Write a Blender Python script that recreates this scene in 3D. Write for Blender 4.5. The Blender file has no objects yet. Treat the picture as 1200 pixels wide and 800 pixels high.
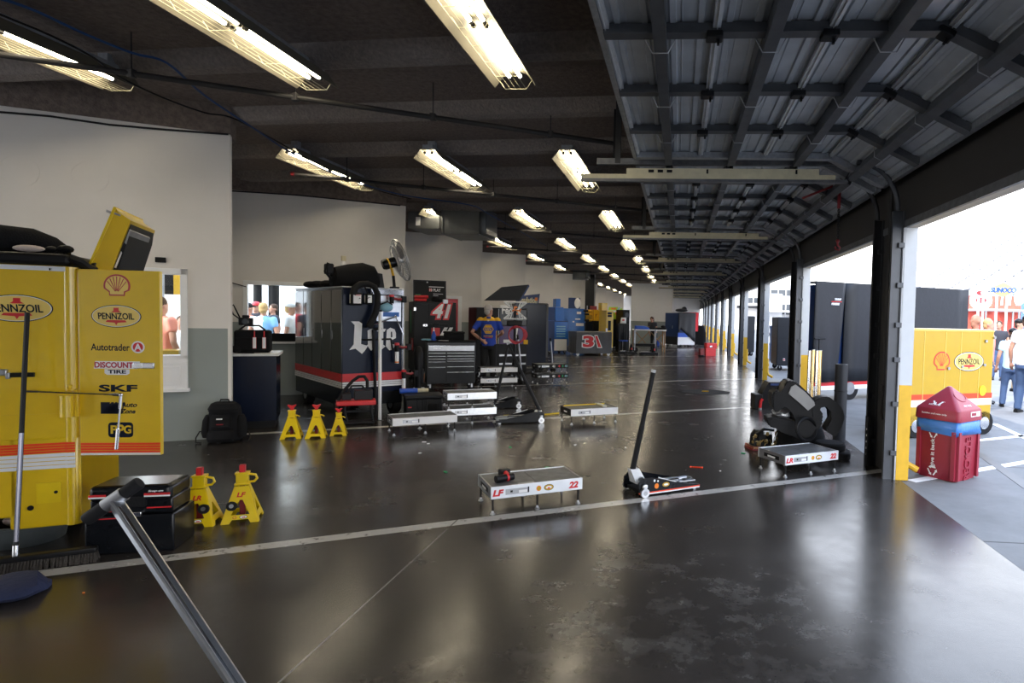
import bpy, bmesh, math, random
from mathutils import Vector, Matrix, Euler
random.seed(7)
SC = bpy.context.scene
COL = SC.collection
R = math.radians
PI = math.pi

# ------------------------------------------------------------------ camera
F_PX, CX, YAW, PITCH, ROLL, EYE = 715.6, 742.5, 0.07405, 0.0409, 0.02313, 1.6
_f = Vector((-math.sin(YAW)*math.cos(PITCH), math.cos(YAW)*math.cos(PITCH), -math.sin(PITCH)))
_r = Vector((math.cos(YAW), math.sin(YAW), 0.0))
_u = _r.cross(_f)
CR = _r*math.cos(ROLL) + _u*math.sin(ROLL)
CU = _u*math.cos(ROLL) - _r*math.sin(ROLL)
CF = _f
cam_d = bpy.data.cameras.new('camera')
cam = bpy.data.objects.new('camera', cam_d)
COL.objects.link(cam)
cam.matrix_world = Matrix(((CR.x, CU.x, -CF.x, 0), (CR.y, CU.y, -CF.y, 0), (CR.z, CU.z, -CF.z, EYE), (0, 0, 0, 1)))
cam_d.sensor_width = 36
cam_d.lens = F_PX*36/1200
cam_d.shift_x = (600-CX)/1200
cam_d.clip_end = 600
cam_d.clip_start = 0.05
SC.camera = cam

def ray(px, py):
    return CR*((px-CX)/F_PX) - CU*((py-400)/F_PX) + CF
def fl(px, py, z=0.0):            # the point at height z seen at a pixel of the photo
    d = ray(px, py); return Vector((0, 0, EYE)) + d*((z-EYE)/d.z)
def aty(px, py, Y):
    d = ray(px, py); return Vector((0, 0, EYE)) + d*(Y/d.y)
def atx(px, py, X):
    d = ray(px, py); return Vector((0, 0, EYE)) + d*(X/d.x)
def onplane(px, py, p, n):
    d = ray(px, py); e = Vector((0, 0, EYE)); return e + d*((p-e).dot(n)/d.dot(n))

# ------------------------------------------------------------------ materials
def lin(h):
    h = h.lstrip('#'); o = []
    for i in (0, 2, 4):
        c = int(h[i:i+2], 16)/255
        o.append(c/12.92 if c <= .04045 else ((c+.055)/1.055)**2.4)
    return tuple(o)
def nod(nt, t, **kw):
    n = nt.nodes.new(t)
    for k, v in kw.items():
        if hasattr(n, k): setattr(n, k, v)
    return n
def mat(name, col, rough=.5, metal=0., var=.06, scale=9., bump=0., spec=.5, coat=0., emit=None, estr=0., bscale=60.):
    m = bpy.data.materials.new(name); m.use_nodes = True
    nt = m.node_tree; b = nt.nodes['Principled BSDF']
    if isinstance(col, str): col = lin(col)
    tc = nod(nt, 'ShaderNodeTexCoord')
    no = nod(nt, 'ShaderNodeTexNoise'); no.inputs['Scale'].default_value = scale; no.inputs['Detail'].default_value = 4
    nt.links.new(tc.outputs['Object'], no.inputs['Vector'])
    cr = nod(nt, 'ShaderNodeValToRGB')
    cr.color_ramp.elements[0].color = tuple(c*(1-var) for c in col)+(1,)
    cr.color_ramp.elements[1].color = tuple(min(1, c*(1+var)) for c in col)+(1,)
    cr.color_ramp.elements[0].position = .3; cr.color_ramp.elements[1].position = .7
    nt.links.new(no.outputs['Fac'], cr.inputs['Fac']); nt.links.new(cr.outputs['Color'], b.inputs['Base Color'])
    b.inputs['Roughness'].default_value = rough; b.inputs['Metallic'].default_value = metal
    b.inputs['Specular IOR Level'].default_value = spec
    b.inputs['Coat Weight'].default_value = coat; b.inputs['Coat Roughness'].default_value = .06
    if bump:
        n2 = nod(nt, 'ShaderNodeTexNoise'); n2.inputs['Scale'].default_value = bscale; n2.inputs['Detail'].default_value = 6
        nt.links.new(tc.outputs['Object'], n2.inputs['Vector'])
        bp = nod(nt, 'ShaderNodeBump'); bp.inputs['Strength'].default_value = bump; bp.inputs['Distance'].default_value = .02
        nt.links.new(n2.outputs['Fac'], bp.inputs['Height']); nt.links.new(bp.outputs['Normal'], b.inputs['Normal'])
    if emit:
        b.inputs['Emission Color'].default_value = (lin(emit) if isinstance(emit, str) else emit)+(1,)
        b.inputs['Emission Strength'].default_value = estr
    return m
def glassmat(name):
    m = bpy.data.materials.new(name); m.use_nodes = True; nt = m.node_tree; nt.nodes.clear()
    o = nod(nt, 'ShaderNodeOutputMaterial'); t = nod(nt, 'ShaderNodeBsdfTransparent'); g = nod(nt, 'ShaderNodeBsdfGlossy')
    g.inputs['Roughness'].default_value = .03; mx = nod(nt, 'ShaderNodeMixShader'); fr = nod(nt, 'ShaderNodeFresnel')
    fr.inputs['IOR'].default_value = 1.35; t.inputs['Color'].default_value = (.94, .97, .96, 1)
    nt.links.new(fr.outputs[0], mx.inputs[0]); nt.links.new(t.outputs[0], mx.inputs[1]); nt.links.new(g.outputs[0], mx.inputs[2])
    nt.links.new(mx.outputs[0], o.inputs[0]); return m

M = {}
def D(k, *a, **kw): M[k] = mat(k, *a, **kw)
D('black', (.007, .007, .008), .45, spec=.22); D('black_gloss', (.007, .008, .010), .2, spec=.28); D('black_matte', (.010, .010, .011), .85, spec=.2, bump=.2)
D('black_fabric', (.010, .010, .011), .9, spec=.15, bump=.4, bscale=120); D('rubber', (.010, .010, .011), .75, spec=.25)
D('charcoal', (.020, .021, .024), .5, spec=.22); D('cover_grey', (.075, .077, .085), .5, bump=.15, bscale=12); D('cover_black', (.018, .020, .025), .45, spec=.3, bump=.15, bscale=10)
D('navy', (.005, .009, .024), .22, spec=.28); D('navy_cloth', (.010, .018, .062), .85, bump=.4, bscale=40)
D('yellow', (.74, .49, .008), .28, coat=.5, var=.03); D('yellow_bright', (.50, .30, .008), .3, coat=.4, var=.03); D('black_mirror', (.007, .008, .010), .05, spec=.6, coat=.6); D('yellow_light', (.80, .58, .14), .35, var=.03)
D('yellow_stand', (.78, .55, .004), .35, coat=.3, var=.05); D('yellow_post', (.75, .43, .02), .5, var=.07)
D('orange_red', (.85, .055, .012), .35, var=.03); D('white_paint', (.78, .79, .80), .4, var=.03); D('white', (.82, .82, .82), .5, var=.02)
D('red', (.62, .02, .025), .4, var=.05); D('red_dark', (.22, .01, .015), .4); D('red_bin', (.30, .022, .042), .42, var=.06, bump=.05)
D('red_cloth', (.70, .03, .04), .8); D('crimson', (.45, .03, .05), .5); D('purple', (.05, .016, .11), .35)
D('blue_bag', (.06, .22, .62), .35, bump=.3, bscale=25); D('blue', (.02, .09, .50), .4); D('blue_cart', (.012, .13, .50), .3, coat=.3); D('blue_deep', (.008, .03, .12), .35)
D('chrome', (.75, .76, .78), .12, 1.0, var=.02); D('alu', (.70, .72, .75), .3, 1.0, var=.08, scale=20); D('alu_white', (.80, .83, .87), .38, .35, var=.05)
D('dark_chrome', (.12, .12, .14), .2, 1.0, var=.02); D('steel', (.42, .43, .45), .38, 1.0, var=.1); D('galv', (.40, .42, .45), .42, .8, var=.15, scale=25); D('galv_bright', (.68, .70, .72), .4, .35, var=.1); D('galv_dark', (.16, .165, .175), .5, .6, var=.2, scale=14)
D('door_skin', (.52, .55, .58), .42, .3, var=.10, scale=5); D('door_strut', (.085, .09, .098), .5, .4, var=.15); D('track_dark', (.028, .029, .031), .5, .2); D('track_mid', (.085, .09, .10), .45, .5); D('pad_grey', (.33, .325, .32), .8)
D('wall_white', (.70, .67, .63), .75, var=.05, scale=1.3, bump=.06, bscale=90); D('wall_grey', (.27, .30, .285), .65, var=.05, scale=1.3)
D('wall_dark', (.028, .026, .025), .7, var=.12, scale=1.5); D('header', (.030, .027, .025), .6, var=.15, scale=1.2); D('pillar_white', (.58, .60, .62), .55, var=.03)
D('soffit', (.60, .52, .40), .6)
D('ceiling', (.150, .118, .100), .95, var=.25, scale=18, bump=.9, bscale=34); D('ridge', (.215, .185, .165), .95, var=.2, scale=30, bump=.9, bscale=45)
D('duct', (.17, .18, .185), .5, .55, var=.12, scale=3); D('duct_dark', (.05, .052, .055), .6)
D('pipe_dark', (.018, .016, .016), .6); D('cable_blue', (.01, .05, .16), .6); D('cream', (.62, .56, .38), .5, var=.1)
D('lamp_reflector', (.15, .135, .10), .5, var=.03, spec=.2); D('lamp_wire', (.70, .66, .45), .5)
D('tube_on', (1, .95, .85), .4, emit=(1.0, .88, .66), estr=26.)
D('bristle', (.05, .042, .035), .9, bump=.8, bscale=90); D('tub_grey', (.055, .065, .068), .55, bump=.2, bscale=25); D('rag', (.50, .42, .38), .95, bump=.5, bscale=30)
D('skin', (.46, .24, .165), .55, var=.1, scale=14); D('skin_tan', (.34, .16, .10), .55, var=.1); D('hair_grey', (.50, .47, .44), .85, bump=.6, bscale=120); D('hair_brown', (.06, .03, .015), .8, bump=.5); D('hair_blond', (.50, .33, .14), .8, bump=.5)
D('shirt_blue', (.012, .05, .36), .8, bump=.2, bscale=30); D('gold', (.75, .42, .01), .6); D('trouser_black', (.010, .010, .011), .9, bump=.2, bscale=30); D('shirt_sky', (.45, .70, .82), .85); D('denim', (.05, .09, .19), .9, bump=.2); D('shirt_white', (.8, .8, .8), .85); D('shirt_salmon', (.80, .30, .22), .85); D('shirt_dark', (.03, .03, .04), .85); D('shirt_red', (.6, .05, .06), .85); D('khaki', (.35, .27, .18), .85); D('shirt_azure', (.22, .46, .80), .85)
D('green', (.01, .30, .10), .5); D('lime', (.45, .72, .02), .5); D('gold_chrome', (.80, .60, .30), .15, 1.); D('copper', (.42, .30, .12), .35, .7, var=.4, scale=40); D('orange', (.85, .22, .02), .4)
D('cyan_band', (.25, .50, .62), .4); D('wood', (.28, .16, .07), .6)
D('stand_seat', (.55, .55, .57), .8, var=.25, scale=.5); D('stand_aisle', (.28, .28, .3), .8); D('building', (.75, .73, .72), .8); D('glass_dark', (.05, .06, .07), .2); D('hauler_red', (.75, .10, .06), .4); D('hauler_blue', (.06, .20, .55), .4)
D('counter_white', (.72, .72, .72), .4); D('poster', (.58, .06, .09), .45); D('tarp', (.02, .021, .024), .55, bump=.3, bscale=14)
M['glass'] = glassmat('glass')

def floor_material():
    m = bpy.data.materials.new('polished_concrete'); m.use_nodes = True; nt = m.node_tree; L = nt.links.new
    b = nt.nodes['Principled BSDF']
    tc = nod(nt, 'ShaderNodeTexCoord'); sx = nod(nt, 'ShaderNodeSeparateXYZ'); L(tc.outputs['Object'], sx.inputs[0])
    def mth(op, a, c=None, clamp=False):
        n = nod(nt, 'ShaderNodeMath', operation=op); n.use_clamp = clamp
        for i, v in enumerate((a, c)):
            if v is None: continue
            if isinstance(v, (int, float)): n.inputs[i].default_value = v
            else: L(v, n.inputs[i])
        return n.outputs[0]
    def noise(scale, det=6, rough=.6, vec=None, dim='3D'):
        n = nod(nt, 'ShaderNodeTexNoise'); n.inputs['Scale'].default_value = scale; n.inputs['Detail'].default_value = det; n.inputs['Roughness'].default_value = rough
        L(vec or tc.outputs['Object'], n.inputs['Vector']); return n.outputs['Fac']
    def ramp(fac, p0, p1, c0=(0, 0, 0, 1), c1=(1, 1, 1, 1)):
        n = nod(nt, 'ShaderNodeValToRGB'); e = n.color_ramp.elements
        e[0].position, e[1].position, e[0].color, e[1].color = p0, p1, c0, c1; L(fac, n.inputs[0]); return n.outputs[0]
    def mix(f, a, c):
        n = nod(nt, 'ShaderNodeMix', data_type='RGBA'); L(f, n.inputs[0])
        for i, v in ((6, a), (7, c)):
            if isinstance(v, tuple): n.inputs[i].default_value = v
            else: L(v, n.inputs[i])
        return n.outputs[2]
    base = ramp(noise(.7, 8), .3, .7, (.026, .0225, .020, 1), (.046, .041, .038, 1))
    fine = ramp(noise(7, 8, .7), .35, .75, (.85, .85, .85, 1), (1.25, 1.22, 1.2, 1))
    mm = nod(nt, 'ShaderNodeMix', data_type='RGBA', blend_type='MULTIPLY'); mm.inputs[0].default_value = .8
    L(base, mm.inputs[6]); L(fine, mm.inputs[7]); col = mm.outputs[2]
    # scuffed, dusty places in front of the bay
    dx = mth('SUBTRACT', sx.outputs[0], .15); dy = mth('SUBTRACT', sx.outputs[1], 3.35)
    dd = mth('SQRT', mth('ADD', mth('MULTIPLY', dx, mth('MULTIPLY', dx, .55)), mth('MULTIPLY', dy, mth('MULTIPLY', dy, .8))))
    spot = mth('SUBTRACT', 1.0, dd, True)
    sc = mth('MULTIPLY', ramp(noise(3.2, 10, .72), .48, .74), ramp(spot, .05, .6))
    sc2 = mth('MULTIPLY', ramp(noise(2.3, 10, .75), .66, .85), .08)
    dust = mth('MULTIPLY', mth('MAXIMUM', sc, sc2), .40)
    col = mix(dust, col, (.22, .21, .20, 1))
    # painted stall lines, 30 degrees off the wall, one per bay
    s = mth('SUBTRACT', mth('MULTIPLY', sx.outputs[1], math.cos(R(30))), mth('MULTIPLY', sx.outputs[0], math.sin(R(30))))
    ph = mth('ADD', mth('DIVIDE', mth('SUBTRACT', s, 4.71), 4.325), .5)
    dist = mth('MULTIPLY', mth('ABSOLUTE', mth('SUBTRACT', mth('FRACT', ph), .5)), 4.325)
    line = mth('LESS_THAN', dist, .060)
    front = mth('GREATER_THAN', s, 2.0)
    wear = ramp(noise(9, 8, .75), .36, .44)
    line = mth('MULTIPLY', mth('MULTIPLY', line, front), mth('MULTIPLY', wear, .9))
    col = mix(line, col, (.50, .49, .47, 1))
    # one saw cut along the bays
    jt = mth('LESS_THAN', mth('ABSOLUTE', mth('ADD', sx.outputs[0], 1.67)), .005)
    jn = mth('LESS_THAN', sx.outputs[1], 4.35)
    col = mix(mth('MULTIPLY', mth('MULTIPLY', jt, jn), .6), col, (.30, .29, .28, 1))
    col = mix(mth('MULTIPLY', mth('MULTIPLY', jt, mth('SUBTRACT', 1.0, jn)), .8), col, (.006, .006, .006, 1))
    L(col, b.inputs['Base Color'])
    rg = nod(nt, 'ShaderNodeMapRange'); L(noise(1.7, 8, .7), rg.inputs[0]); rg.inputs[1].default_value = .3; rg.inputs[2].default_value = .7
    rg.inputs[3].default_value = .17; rg.inputs[4].default_value = .30
    rr = mth('ADD', rg.outputs[0], mth('MULTIPLY', dust, .3)); L(rr, b.inputs['Roughness'])
    b.inputs['Specular IOR Level'].default_value = .5
    bp = nod(nt, 'ShaderNodeBump'); bp.inputs['Strength'].default_value = .04; bp.inputs['Distance'].default_value = .01
    L(noise(30, 6), bp.inputs['Height']); L(bp.outputs[0], b.inputs['Normal'])
    return m
def pavement_material():
    m = bpy.data.materials.new('pavement'); m.use_nodes = True; nt = m.node_tree; L = nt.links.new
    b = nt.nodes['Principled BSDF']; tc = nod(nt, 'ShaderNodeTexCoord')
    n = nod(nt, 'ShaderNodeTexNoise'); n.inputs['Scale'].default_value = 1.6; n.inputs['Detail'].default_value = 10; n.inputs['Roughness'].default_value = .7
    L(tc.outputs['Object'], n.inputs[0]); r = nod(nt, 'ShaderNodeValToRGB'); L(n.outputs[0], r.inputs[0])
    r.color_ramp.elements[0].position = .3; r.color_ramp.elements[1].position = .75
    r.color_ramp.elements[0].color = (.125, .122, .12, 1); r.color_ramp.elements[1].color = (.20, .198, .195, 1)
    # slab joints
    br = nod(nt, 'ShaderNodeTexBrick'); br.offset = 0; br.inputs['Scale'].default_value = 1; br.inputs['Mortar Size'].default_value = .012
    br.inputs['Brick Width'].default_value = 4.2; br.inputs['Row Height'].default_value = 2.5
    br.inputs['Color1'].default_value = br.inputs['Color2'].default_value = (1, 1, 1, 1); br.inputs['Mortar'].default_value = (.3, .3, .3, 1)
    mp = nod(nt, 'ShaderNodeMapping'); mp.inputs['Location'].default_value = (-2.28, .35, 0); L(tc.outputs['Object'], mp.inputs[0]); L(mp.outputs[0], br.inputs[0])
    mm = nod(nt, 'ShaderNodeMix', data_type='RGBA', blend_type='MULTIPLY'); mm.inputs[0].default_value = 1
    L(r.outputs[0], mm.inputs[6]); L(br.outputs[0], mm.inputs[7]); L(mm.outputs[2], b.inputs['Base Color']); b.inputs['Roughness'].default_value = .7
    return m
M['floor'] = floor_material(); M['pavement'] = pavement_material()

# ------------------------------------------------------------------ mesh builder
class Fr:                       # a flat frame: origin, right, up; normal = right x up
    def __init__(s, o, r, u):
        s.o, s.r, s.u = Vector(o), Vector(r).normalized(), Vector(u).normalized(); s.n = s.r.cross(s.u)
    def p(s, x, y, z=0.): return s.o + s.r*x + s.u*y + s.n*z
    def mat(s): return Matrix(((s.r.x, s.u.x, s.n.x, s.o.x), (s.r.y, s.u.y, s.n.y, s.o.y), (s.r.z, s.u.z, s.n.z, s.o.z), (0, 0, 0, 1)))
class MB:
    def __init__(s, m='black'): s.bm = bmesh.new(); s.fl = s.bm.faces.layers.int.new('flat'); s.ms = []; s.m(m)
    def m(s, k):
        if k not in s.ms: s.ms.append(k)
        s.i = s.ms.index(k); return s
    def _set(s, faces):
        for f in faces: f.material_index = s.i
    def box(s, x0, x1, y0, y1, z0, z1, bev=0., seg=2, rot=None):
        c = Vector(((x0+x1)/2, (y0+y1)/2, (z0+z1)/2)); T = Matrix.Translation(c)
        if rot is not None: T = T @ (rot.to_matrix().to_4x4() if isinstance(rot, Euler) else rot)
        T = T @ Matrix.Diagonal((abs(x1-x0), abs(y1-y0), abs(z1-z0), 1))
        s._T = T; v = bmesh.ops.create_cube(s.bm, size=1, matrix=T)['verts']
        return s._bev(v, bev, seg)
    def _bev(s, v, bev, seg):
        fs = {f for a in v for f in a.link_faces}; s._set(fs)
        for f in fs: f[s.fl] = 1
        if bev:
            r = bmesh.ops.bevel(s.bm, geom=list({e for a in v for e in a.link_edges}), offset=bev, segments=seg, profile=.5, affect='EDGES', clamp_overlap=True)
            ax = [s._T.col[i].to_3d().normalized() for i in range(3)]
            for f in r['faces']: f.normal_update(); f[s.fl] = 1 if max(abs(f.normal.dot(a)) for a in ax) > .999 else 0
        return s
    def obox(s, fr, x0, x1, y0, y1, z0, z1, bev=0., seg=2):       # a box in a frame
        T = fr.mat() @ Matrix.Translation(((x0+x1)/2, (y0+y1)/2, (z0+z1)/2)) @ Matrix.Diagonal((x1-x0, y1-y0, z1-z0, 1))
        s._T = T; v = bmesh.ops.create_cube(s.bm, size=1, matrix=T)['verts']
        return s._bev(v, bev, seg)
    def rings(s, rs, cap=True, closed=False):
        vs = [[s.bm.verts.new(p) for p in r] for r in rs]; n = len(vs[0]); fs = []
        k = len(vs)
        for i in range(k if closed else k-1):
            a, b = vs[i], vs[(i+1) % k]
            for j in range(n):
                try: fs.append(s.bm.faces.new((a[j], a[(j+1) % n], b[(j+1) % n], b[j])))
                except ValueError: pass
        if cap and not closed: fs.append(s.bm.faces.new(vs[0][::-1])); fs.append(s.bm.faces.new(vs[-1]))
        s._set(fs); return s
    def tube(s, pts, r, n=8, closed=False, cap=True):
        pts = [Vector(p) for p in pts]; k = len(pts); rr = r if isinstance(r, (list, tuple)) else [r]*k
        def tan(i):
            a = pts[(i-1) % k] if (closed or i > 0) else pts[i]; b = pts[(i+1) % k] if (closed or i < k-1) else pts[i]
            return (b-a).normalized()
        t = tan(0); x = t.orthogonal().normalized(); rs = []
        for i in range(k):
            t2 = tan(i); q = t.rotation_difference(t2); x = q @ x; t = t2; y = t.cross(x)
            rs.append([pts[i]+(x*math.cos(2*PI*j/n)+y*math.sin(2*PI*j/n))*rr[i] for j in range(n)])
        return s.rings(rs, cap, closed)
    def cyl(s, a, b, r, r2=None, n=20): return s.tube([a, b], [r, r if r2 is None else r2], n)
    def lathe(s, o, axis, prof, n=24, cap=True):
        o = Vector(o); a = Vector(axis).normalized(); x = a.orthogonal().normalized(); y = a.cross(x)
        return s.rings([[o+a*h+(x*math.cos(2*PI*j/n)+y*math.sin(2*PI*j/n))*max(r, 1e-4) for j in range(n)] for r, h in prof], cap)
    def ball(s, c, r, n=14, rot=None):
        r = (r, r, r) if isinstance(r, (int, float)) else r
        T = Matrix.Translation(Vector(c)); T = T @ (rot.to_matrix().to_4x4() if rot else Matrix()) @ Matrix.Diagonal((*r, 1))
        v = bmesh.ops.create_uvsphere(s.bm, u_segments=n, v_segments=max(6, n*2//3), radius=1, matrix=T)['verts']
        s._set({f for a in v for f in a.link_faces}); return s
    def poly(s, fr, pts, z0=0., z1=.002):                          # an outline, z0 to z1 thick on a frame
        a = sum(pts[i][0]*pts[(i+1) % len(pts)][1]-pts[(i+1) % len(pts)][0]*pts[i][1] for i in range(len(pts)))
        if a < 0: pts = pts[::-1]
        A = [s.bm.verts.new(fr.p(x, y, z0)) for x, y in pts]; B = [s.bm.verts.new(fr.p(x, y, z1)) for x, y in pts]; n = len(pts)
        fs = [s.bm.faces.new(A[::-1]), s.bm.faces.new(B)]
        for i in range(n): fs.append(s.bm.faces.new((A[i], A[(i+1) % n], B[(i+1) % n], B[i])))
        s._set(fs); return s
    def rect(s, fr, x0, x1, y0, y1, z0=0., z1=.002): return s.poly(fr, [(x0, y0), (x1, y0), (x1, y1), (x0, y1)], z0, z1)
    def ell(s, fr, cx, cy, a, b, z0=0., z1=.002, n=36): return s.poly(fr, [(cx+a*math.cos(2*PI*i/n), cy+b*math.sin(2*PI*i/n)) for i in range(n)], z0, z1)
    def frame_poly(s, fr, outer, inner, z0, z1):                   # a plate with one hole; outlines of equal length
        n = len(outer)
        V = lambda P, z: [s.bm.verts.new(fr.p(x, y, z)) for x, y in P]
        a, b, c, d = V(outer, z0), V(outer, z1), V(inner, z0), V(inner, z1); fs = []
        for i in range(n):
            j = (i+1) % n
            for q in ((b[i], b[j], d[j], d[i]), (a[j], a[i], c[i], c[j]), (a[i], a[j], b[j], b[i]), (c[j], c[i], d[i], d[j])): fs.append(s.bm.faces.new(q))
        s._set(fs); return s
    def text(s, fr, t, x, y, h, w=None, z=0., d=.002, shear=0., bold=.0, align='CENTER'):
        cu = bpy.data.curves.new('t', 'FONT'); cu.body = t; cu.size = 1; cu.align_x = 'LEFT'; cu.shear = shear; cu.offset = bold; cu.resolution_u = 3
        cu.extrude = .5
        ob = bpy.data.objects.new('t', cu); COL.objects.link(ob)
        dg = bpy.context.evaluated_depsgraph_get(); me = bpy.data.meshes.new_from_object(ob.evaluated_get(dg))
        xs = [v.co.x for v in me.vertices]; ys = [v.co.y for v in me.vertices]
        if xs:
            x0, x1, y0, y1 = min(xs), max(xs), min(ys), max(ys); sy = h/max(1e-6, y1-y0); sxx = sy if w is None else w/max(1e-6, x1-x0); W = (x1-x0)*sxx
            ox = {'CENTER': x-W/2, 'LEFT': x, 'RIGHT': x-W}[align]
            for v in me.vertices: v.co = fr.p(ox+(v.co.x-x0)*sxx, y-h/2+(v.co.y-y0)*sy, z+(v.co.z+.5)*d)
            k = len(s.bm.faces); s.bm.from_mesh(me); s.bm.faces.ensure_lookup_table()
            for f in s.bm.faces[k:]: f.material_index = s.i
        bpy.data.objects.remove(ob); bpy.data.curves.remove(cu); bpy.data.meshes.remove(me); return s
    def build(s, name, parent=None, loc=None, rotz=0., smooth=True, ang=35, recalc=True, **props):
        if recalc: bmesh.ops.recalc_face_normals(s.bm, faces=s.bm.faces[:])
        me = bpy.data.meshes.new(name); flat = [f[s.fl] == 0 for f in s.bm.faces]; s.bm.to_mesh(me); s.bm.free()
        at_ = me.attributes.get('flat')
        if at_: me.attributes.remove(at_)
        for k in s.ms: me.materials.append(M[k])
        if smooth:
            me.polygons.foreach_set('use_smooth', [True]*len(flat)); me.set_sharp_from_angle(angle=R(ang)); me.polygons.foreach_set('use_smooth', flat)
        o = bpy.data.objects.new(name, me); COL.objects.link(o)
        if parent: o.parent = parent
        if loc is not None: o.location = loc
        if rotz: o.rotation_euler = (0, 0, rotz)
        for k, v in props.items(): o[k] = v
        return o
def thing(name, label, cat, loc=(0, 0, 0), rotz=0., group=None):
    o = bpy.data.objects.new(name, None); COL.objects.link(o); o.empty_display_size = .1
    o.location = loc; o.rotation_euler = (0, 0, rotz); o['label'] = label; o['category'] = cat
    if group: o['group'] = group
    return o
def struct_root(name, loc=(0, 0, 0), rotz=0.):
    o = bpy.data.objects.new(name, None); COL.objects.link(o); o.location = loc; o.rotation_euler = (0, 0, rotz); o['kind'] = 'structure'; return o
def tag(o, label, cat, group=None):
    o['label'] = label; o['category'] = cat
    if group: o['group'] = group
    return o
def dup(root, loc, rotz=None, label=None, group=None):
    r = root.copy(); COL.objects.link(r); r.location = loc
    if rotz is not None: r.rotation_euler = (0, 0, rotz)
    if label: r['label'] = label
    if group: r['group'] = group
    for ch in list(root.children):
        c = ch.copy(); COL.objects.link(c); c.parent = r
        for g in list(ch.children):
            d = g.copy(); COL.objects.link(d); d.parent = c
    return r
def arc(cx, cy, r, a0, a1, n): return [(cx+r*math.cos(R(a0+(a1-a0)*i/n)), cy+r*math.sin(R(a0+(a1-a0)*i/n))) for i in range(n+1)]
U30 = Vector((math.cos(R(30)), math.sin(R(30)), 0)); V30 = Vector((-math.sin(R(30)), math.cos(R(30)), 0)); Z = Vector((0, 0, 1))
A30 = R(30)
FRONT = lambda x=0, y=0, z=0: Fr((x, y, z), (1, 0, 0), (0, 0, 1))      # faces -y in a thing's own frame
RIGHT = lambda x=0, y=0, z=0: Fr((x, y, z), (0, 1, 0), (0, 0, 1))      # faces +x
LEFT = lambda x=0, y=0, z=0: Fr((x, y, z), (0, -1, 0), (0, 0, 1))      # faces -x
TOP = lambda x=0, y=0, z=0: Fr((x, y, z), (1, 0, 0), (0, 1, 0))
# ------------------------------------------------------------------ the building
XW = 2.23                          # inner face of the door wall
BAY0, BAY = 6.33, 5.0              # first pillar, bay width
NB = 8
b = MB('floor'); b.poly(TOP(), [(-12, -7), (2.28, -7), (2.28, 72), (-12, 72)], -.2, 0); b.build('floor', kind='structure', smooth=False)
b = MB('pavement'); b.poly(TOP(), [(2.285, -30), (120, -30), (120, 140), (2.285, 140)], -.25, -.006); b.build('pavement', kind='structure', smooth=False)
b = MB('pavement'); b.poly(TOP(), [(-120, -30), (-12.02, -30), (-12.02, 140), (-120, 140)], -.25, -.006); b.build('pavement', kind='structure', smooth=False)
# painted lines outside
b = MB('white_paint')
for (p, q, w) in (((1068, 563), (1200, 541), .10), ((1130, 517), (1200, 510), .10), ((1165, 496), (1200, 512), .10)):
    A, B = fl(*p), fl(*q); d = (B-A).normalized(); A = A-d*.0; B = B+d*6; n = Vector((-d.y, d.x, 0))*w/2
    b.poly(TOP(), [(A-n).to_2d()[:], (B-n).to_2d()[:], (B+n).to_2d()[:], (A+n).to_2d()[:]], -.006, -.003)
b.build('parking_line', kind='structure', smooth=False)
b = MB('track_mid'); A, B = fl(1150, 532), fl(1200, 567); d = (B-A).normalized(); n = Vector((-d.y, d.x, 0))*.06
b.poly(TOP(), [(A-n-d*.1).to_2d()[:], (B-n+d*4).to_2d()[:], (B+n+d*4).to_2d()[:], (A+n-d*.1).to_2d()[:]], -.006, -.0025); b.build('drain_grate', kind='structure', smooth=False)

# ceiling with ridges, ridges 4 degrees off square
NW = 12
def saw_x(y):                      # left edge of the hall at depth y
    k = math.floor((y-7.04)/4.72)
    if k < 0: return max(-11, -5.45-(7.04-y)*1.732)
    d = y-(7.04+4.72*k); return -5.45-3.46*d/2.72 if d < 2.72 else -8.91+3.46*(d-2.72)/2.0
_P = [(3.0, -7), (3.0, 72), (-5.9, 72)]
for k in range(13, -1, -1):
    y = 7.04+4.72*k; _P += [(-5.75, y+.12), (-9.25, y-2.0+.15)] if k else [(-5.75, y+.12), (-11.3, 3.95)]
_P += [(-11.3, -7)]
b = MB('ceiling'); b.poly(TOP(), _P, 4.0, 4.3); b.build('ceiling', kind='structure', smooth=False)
tn = math.tan(R(-4))
for k in range(-4, 41):
    y = 5.12+1.53*k-tn*3.0
    b = MB('ridge'); rs = []
    for x in (saw_x(y), XW+.05):
        yy = y+tn*x+tn*0
        rs.append([(x, yy-.20, 4.01), (x, yy-.10, 3.86), (x, yy, 3.84), (x, yy+.07, 3.86), (x, yy+.16, 4.01)])
    b.rings(rs); b.build('ceiling_ridge', kind='structure', smooth=False)

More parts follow.
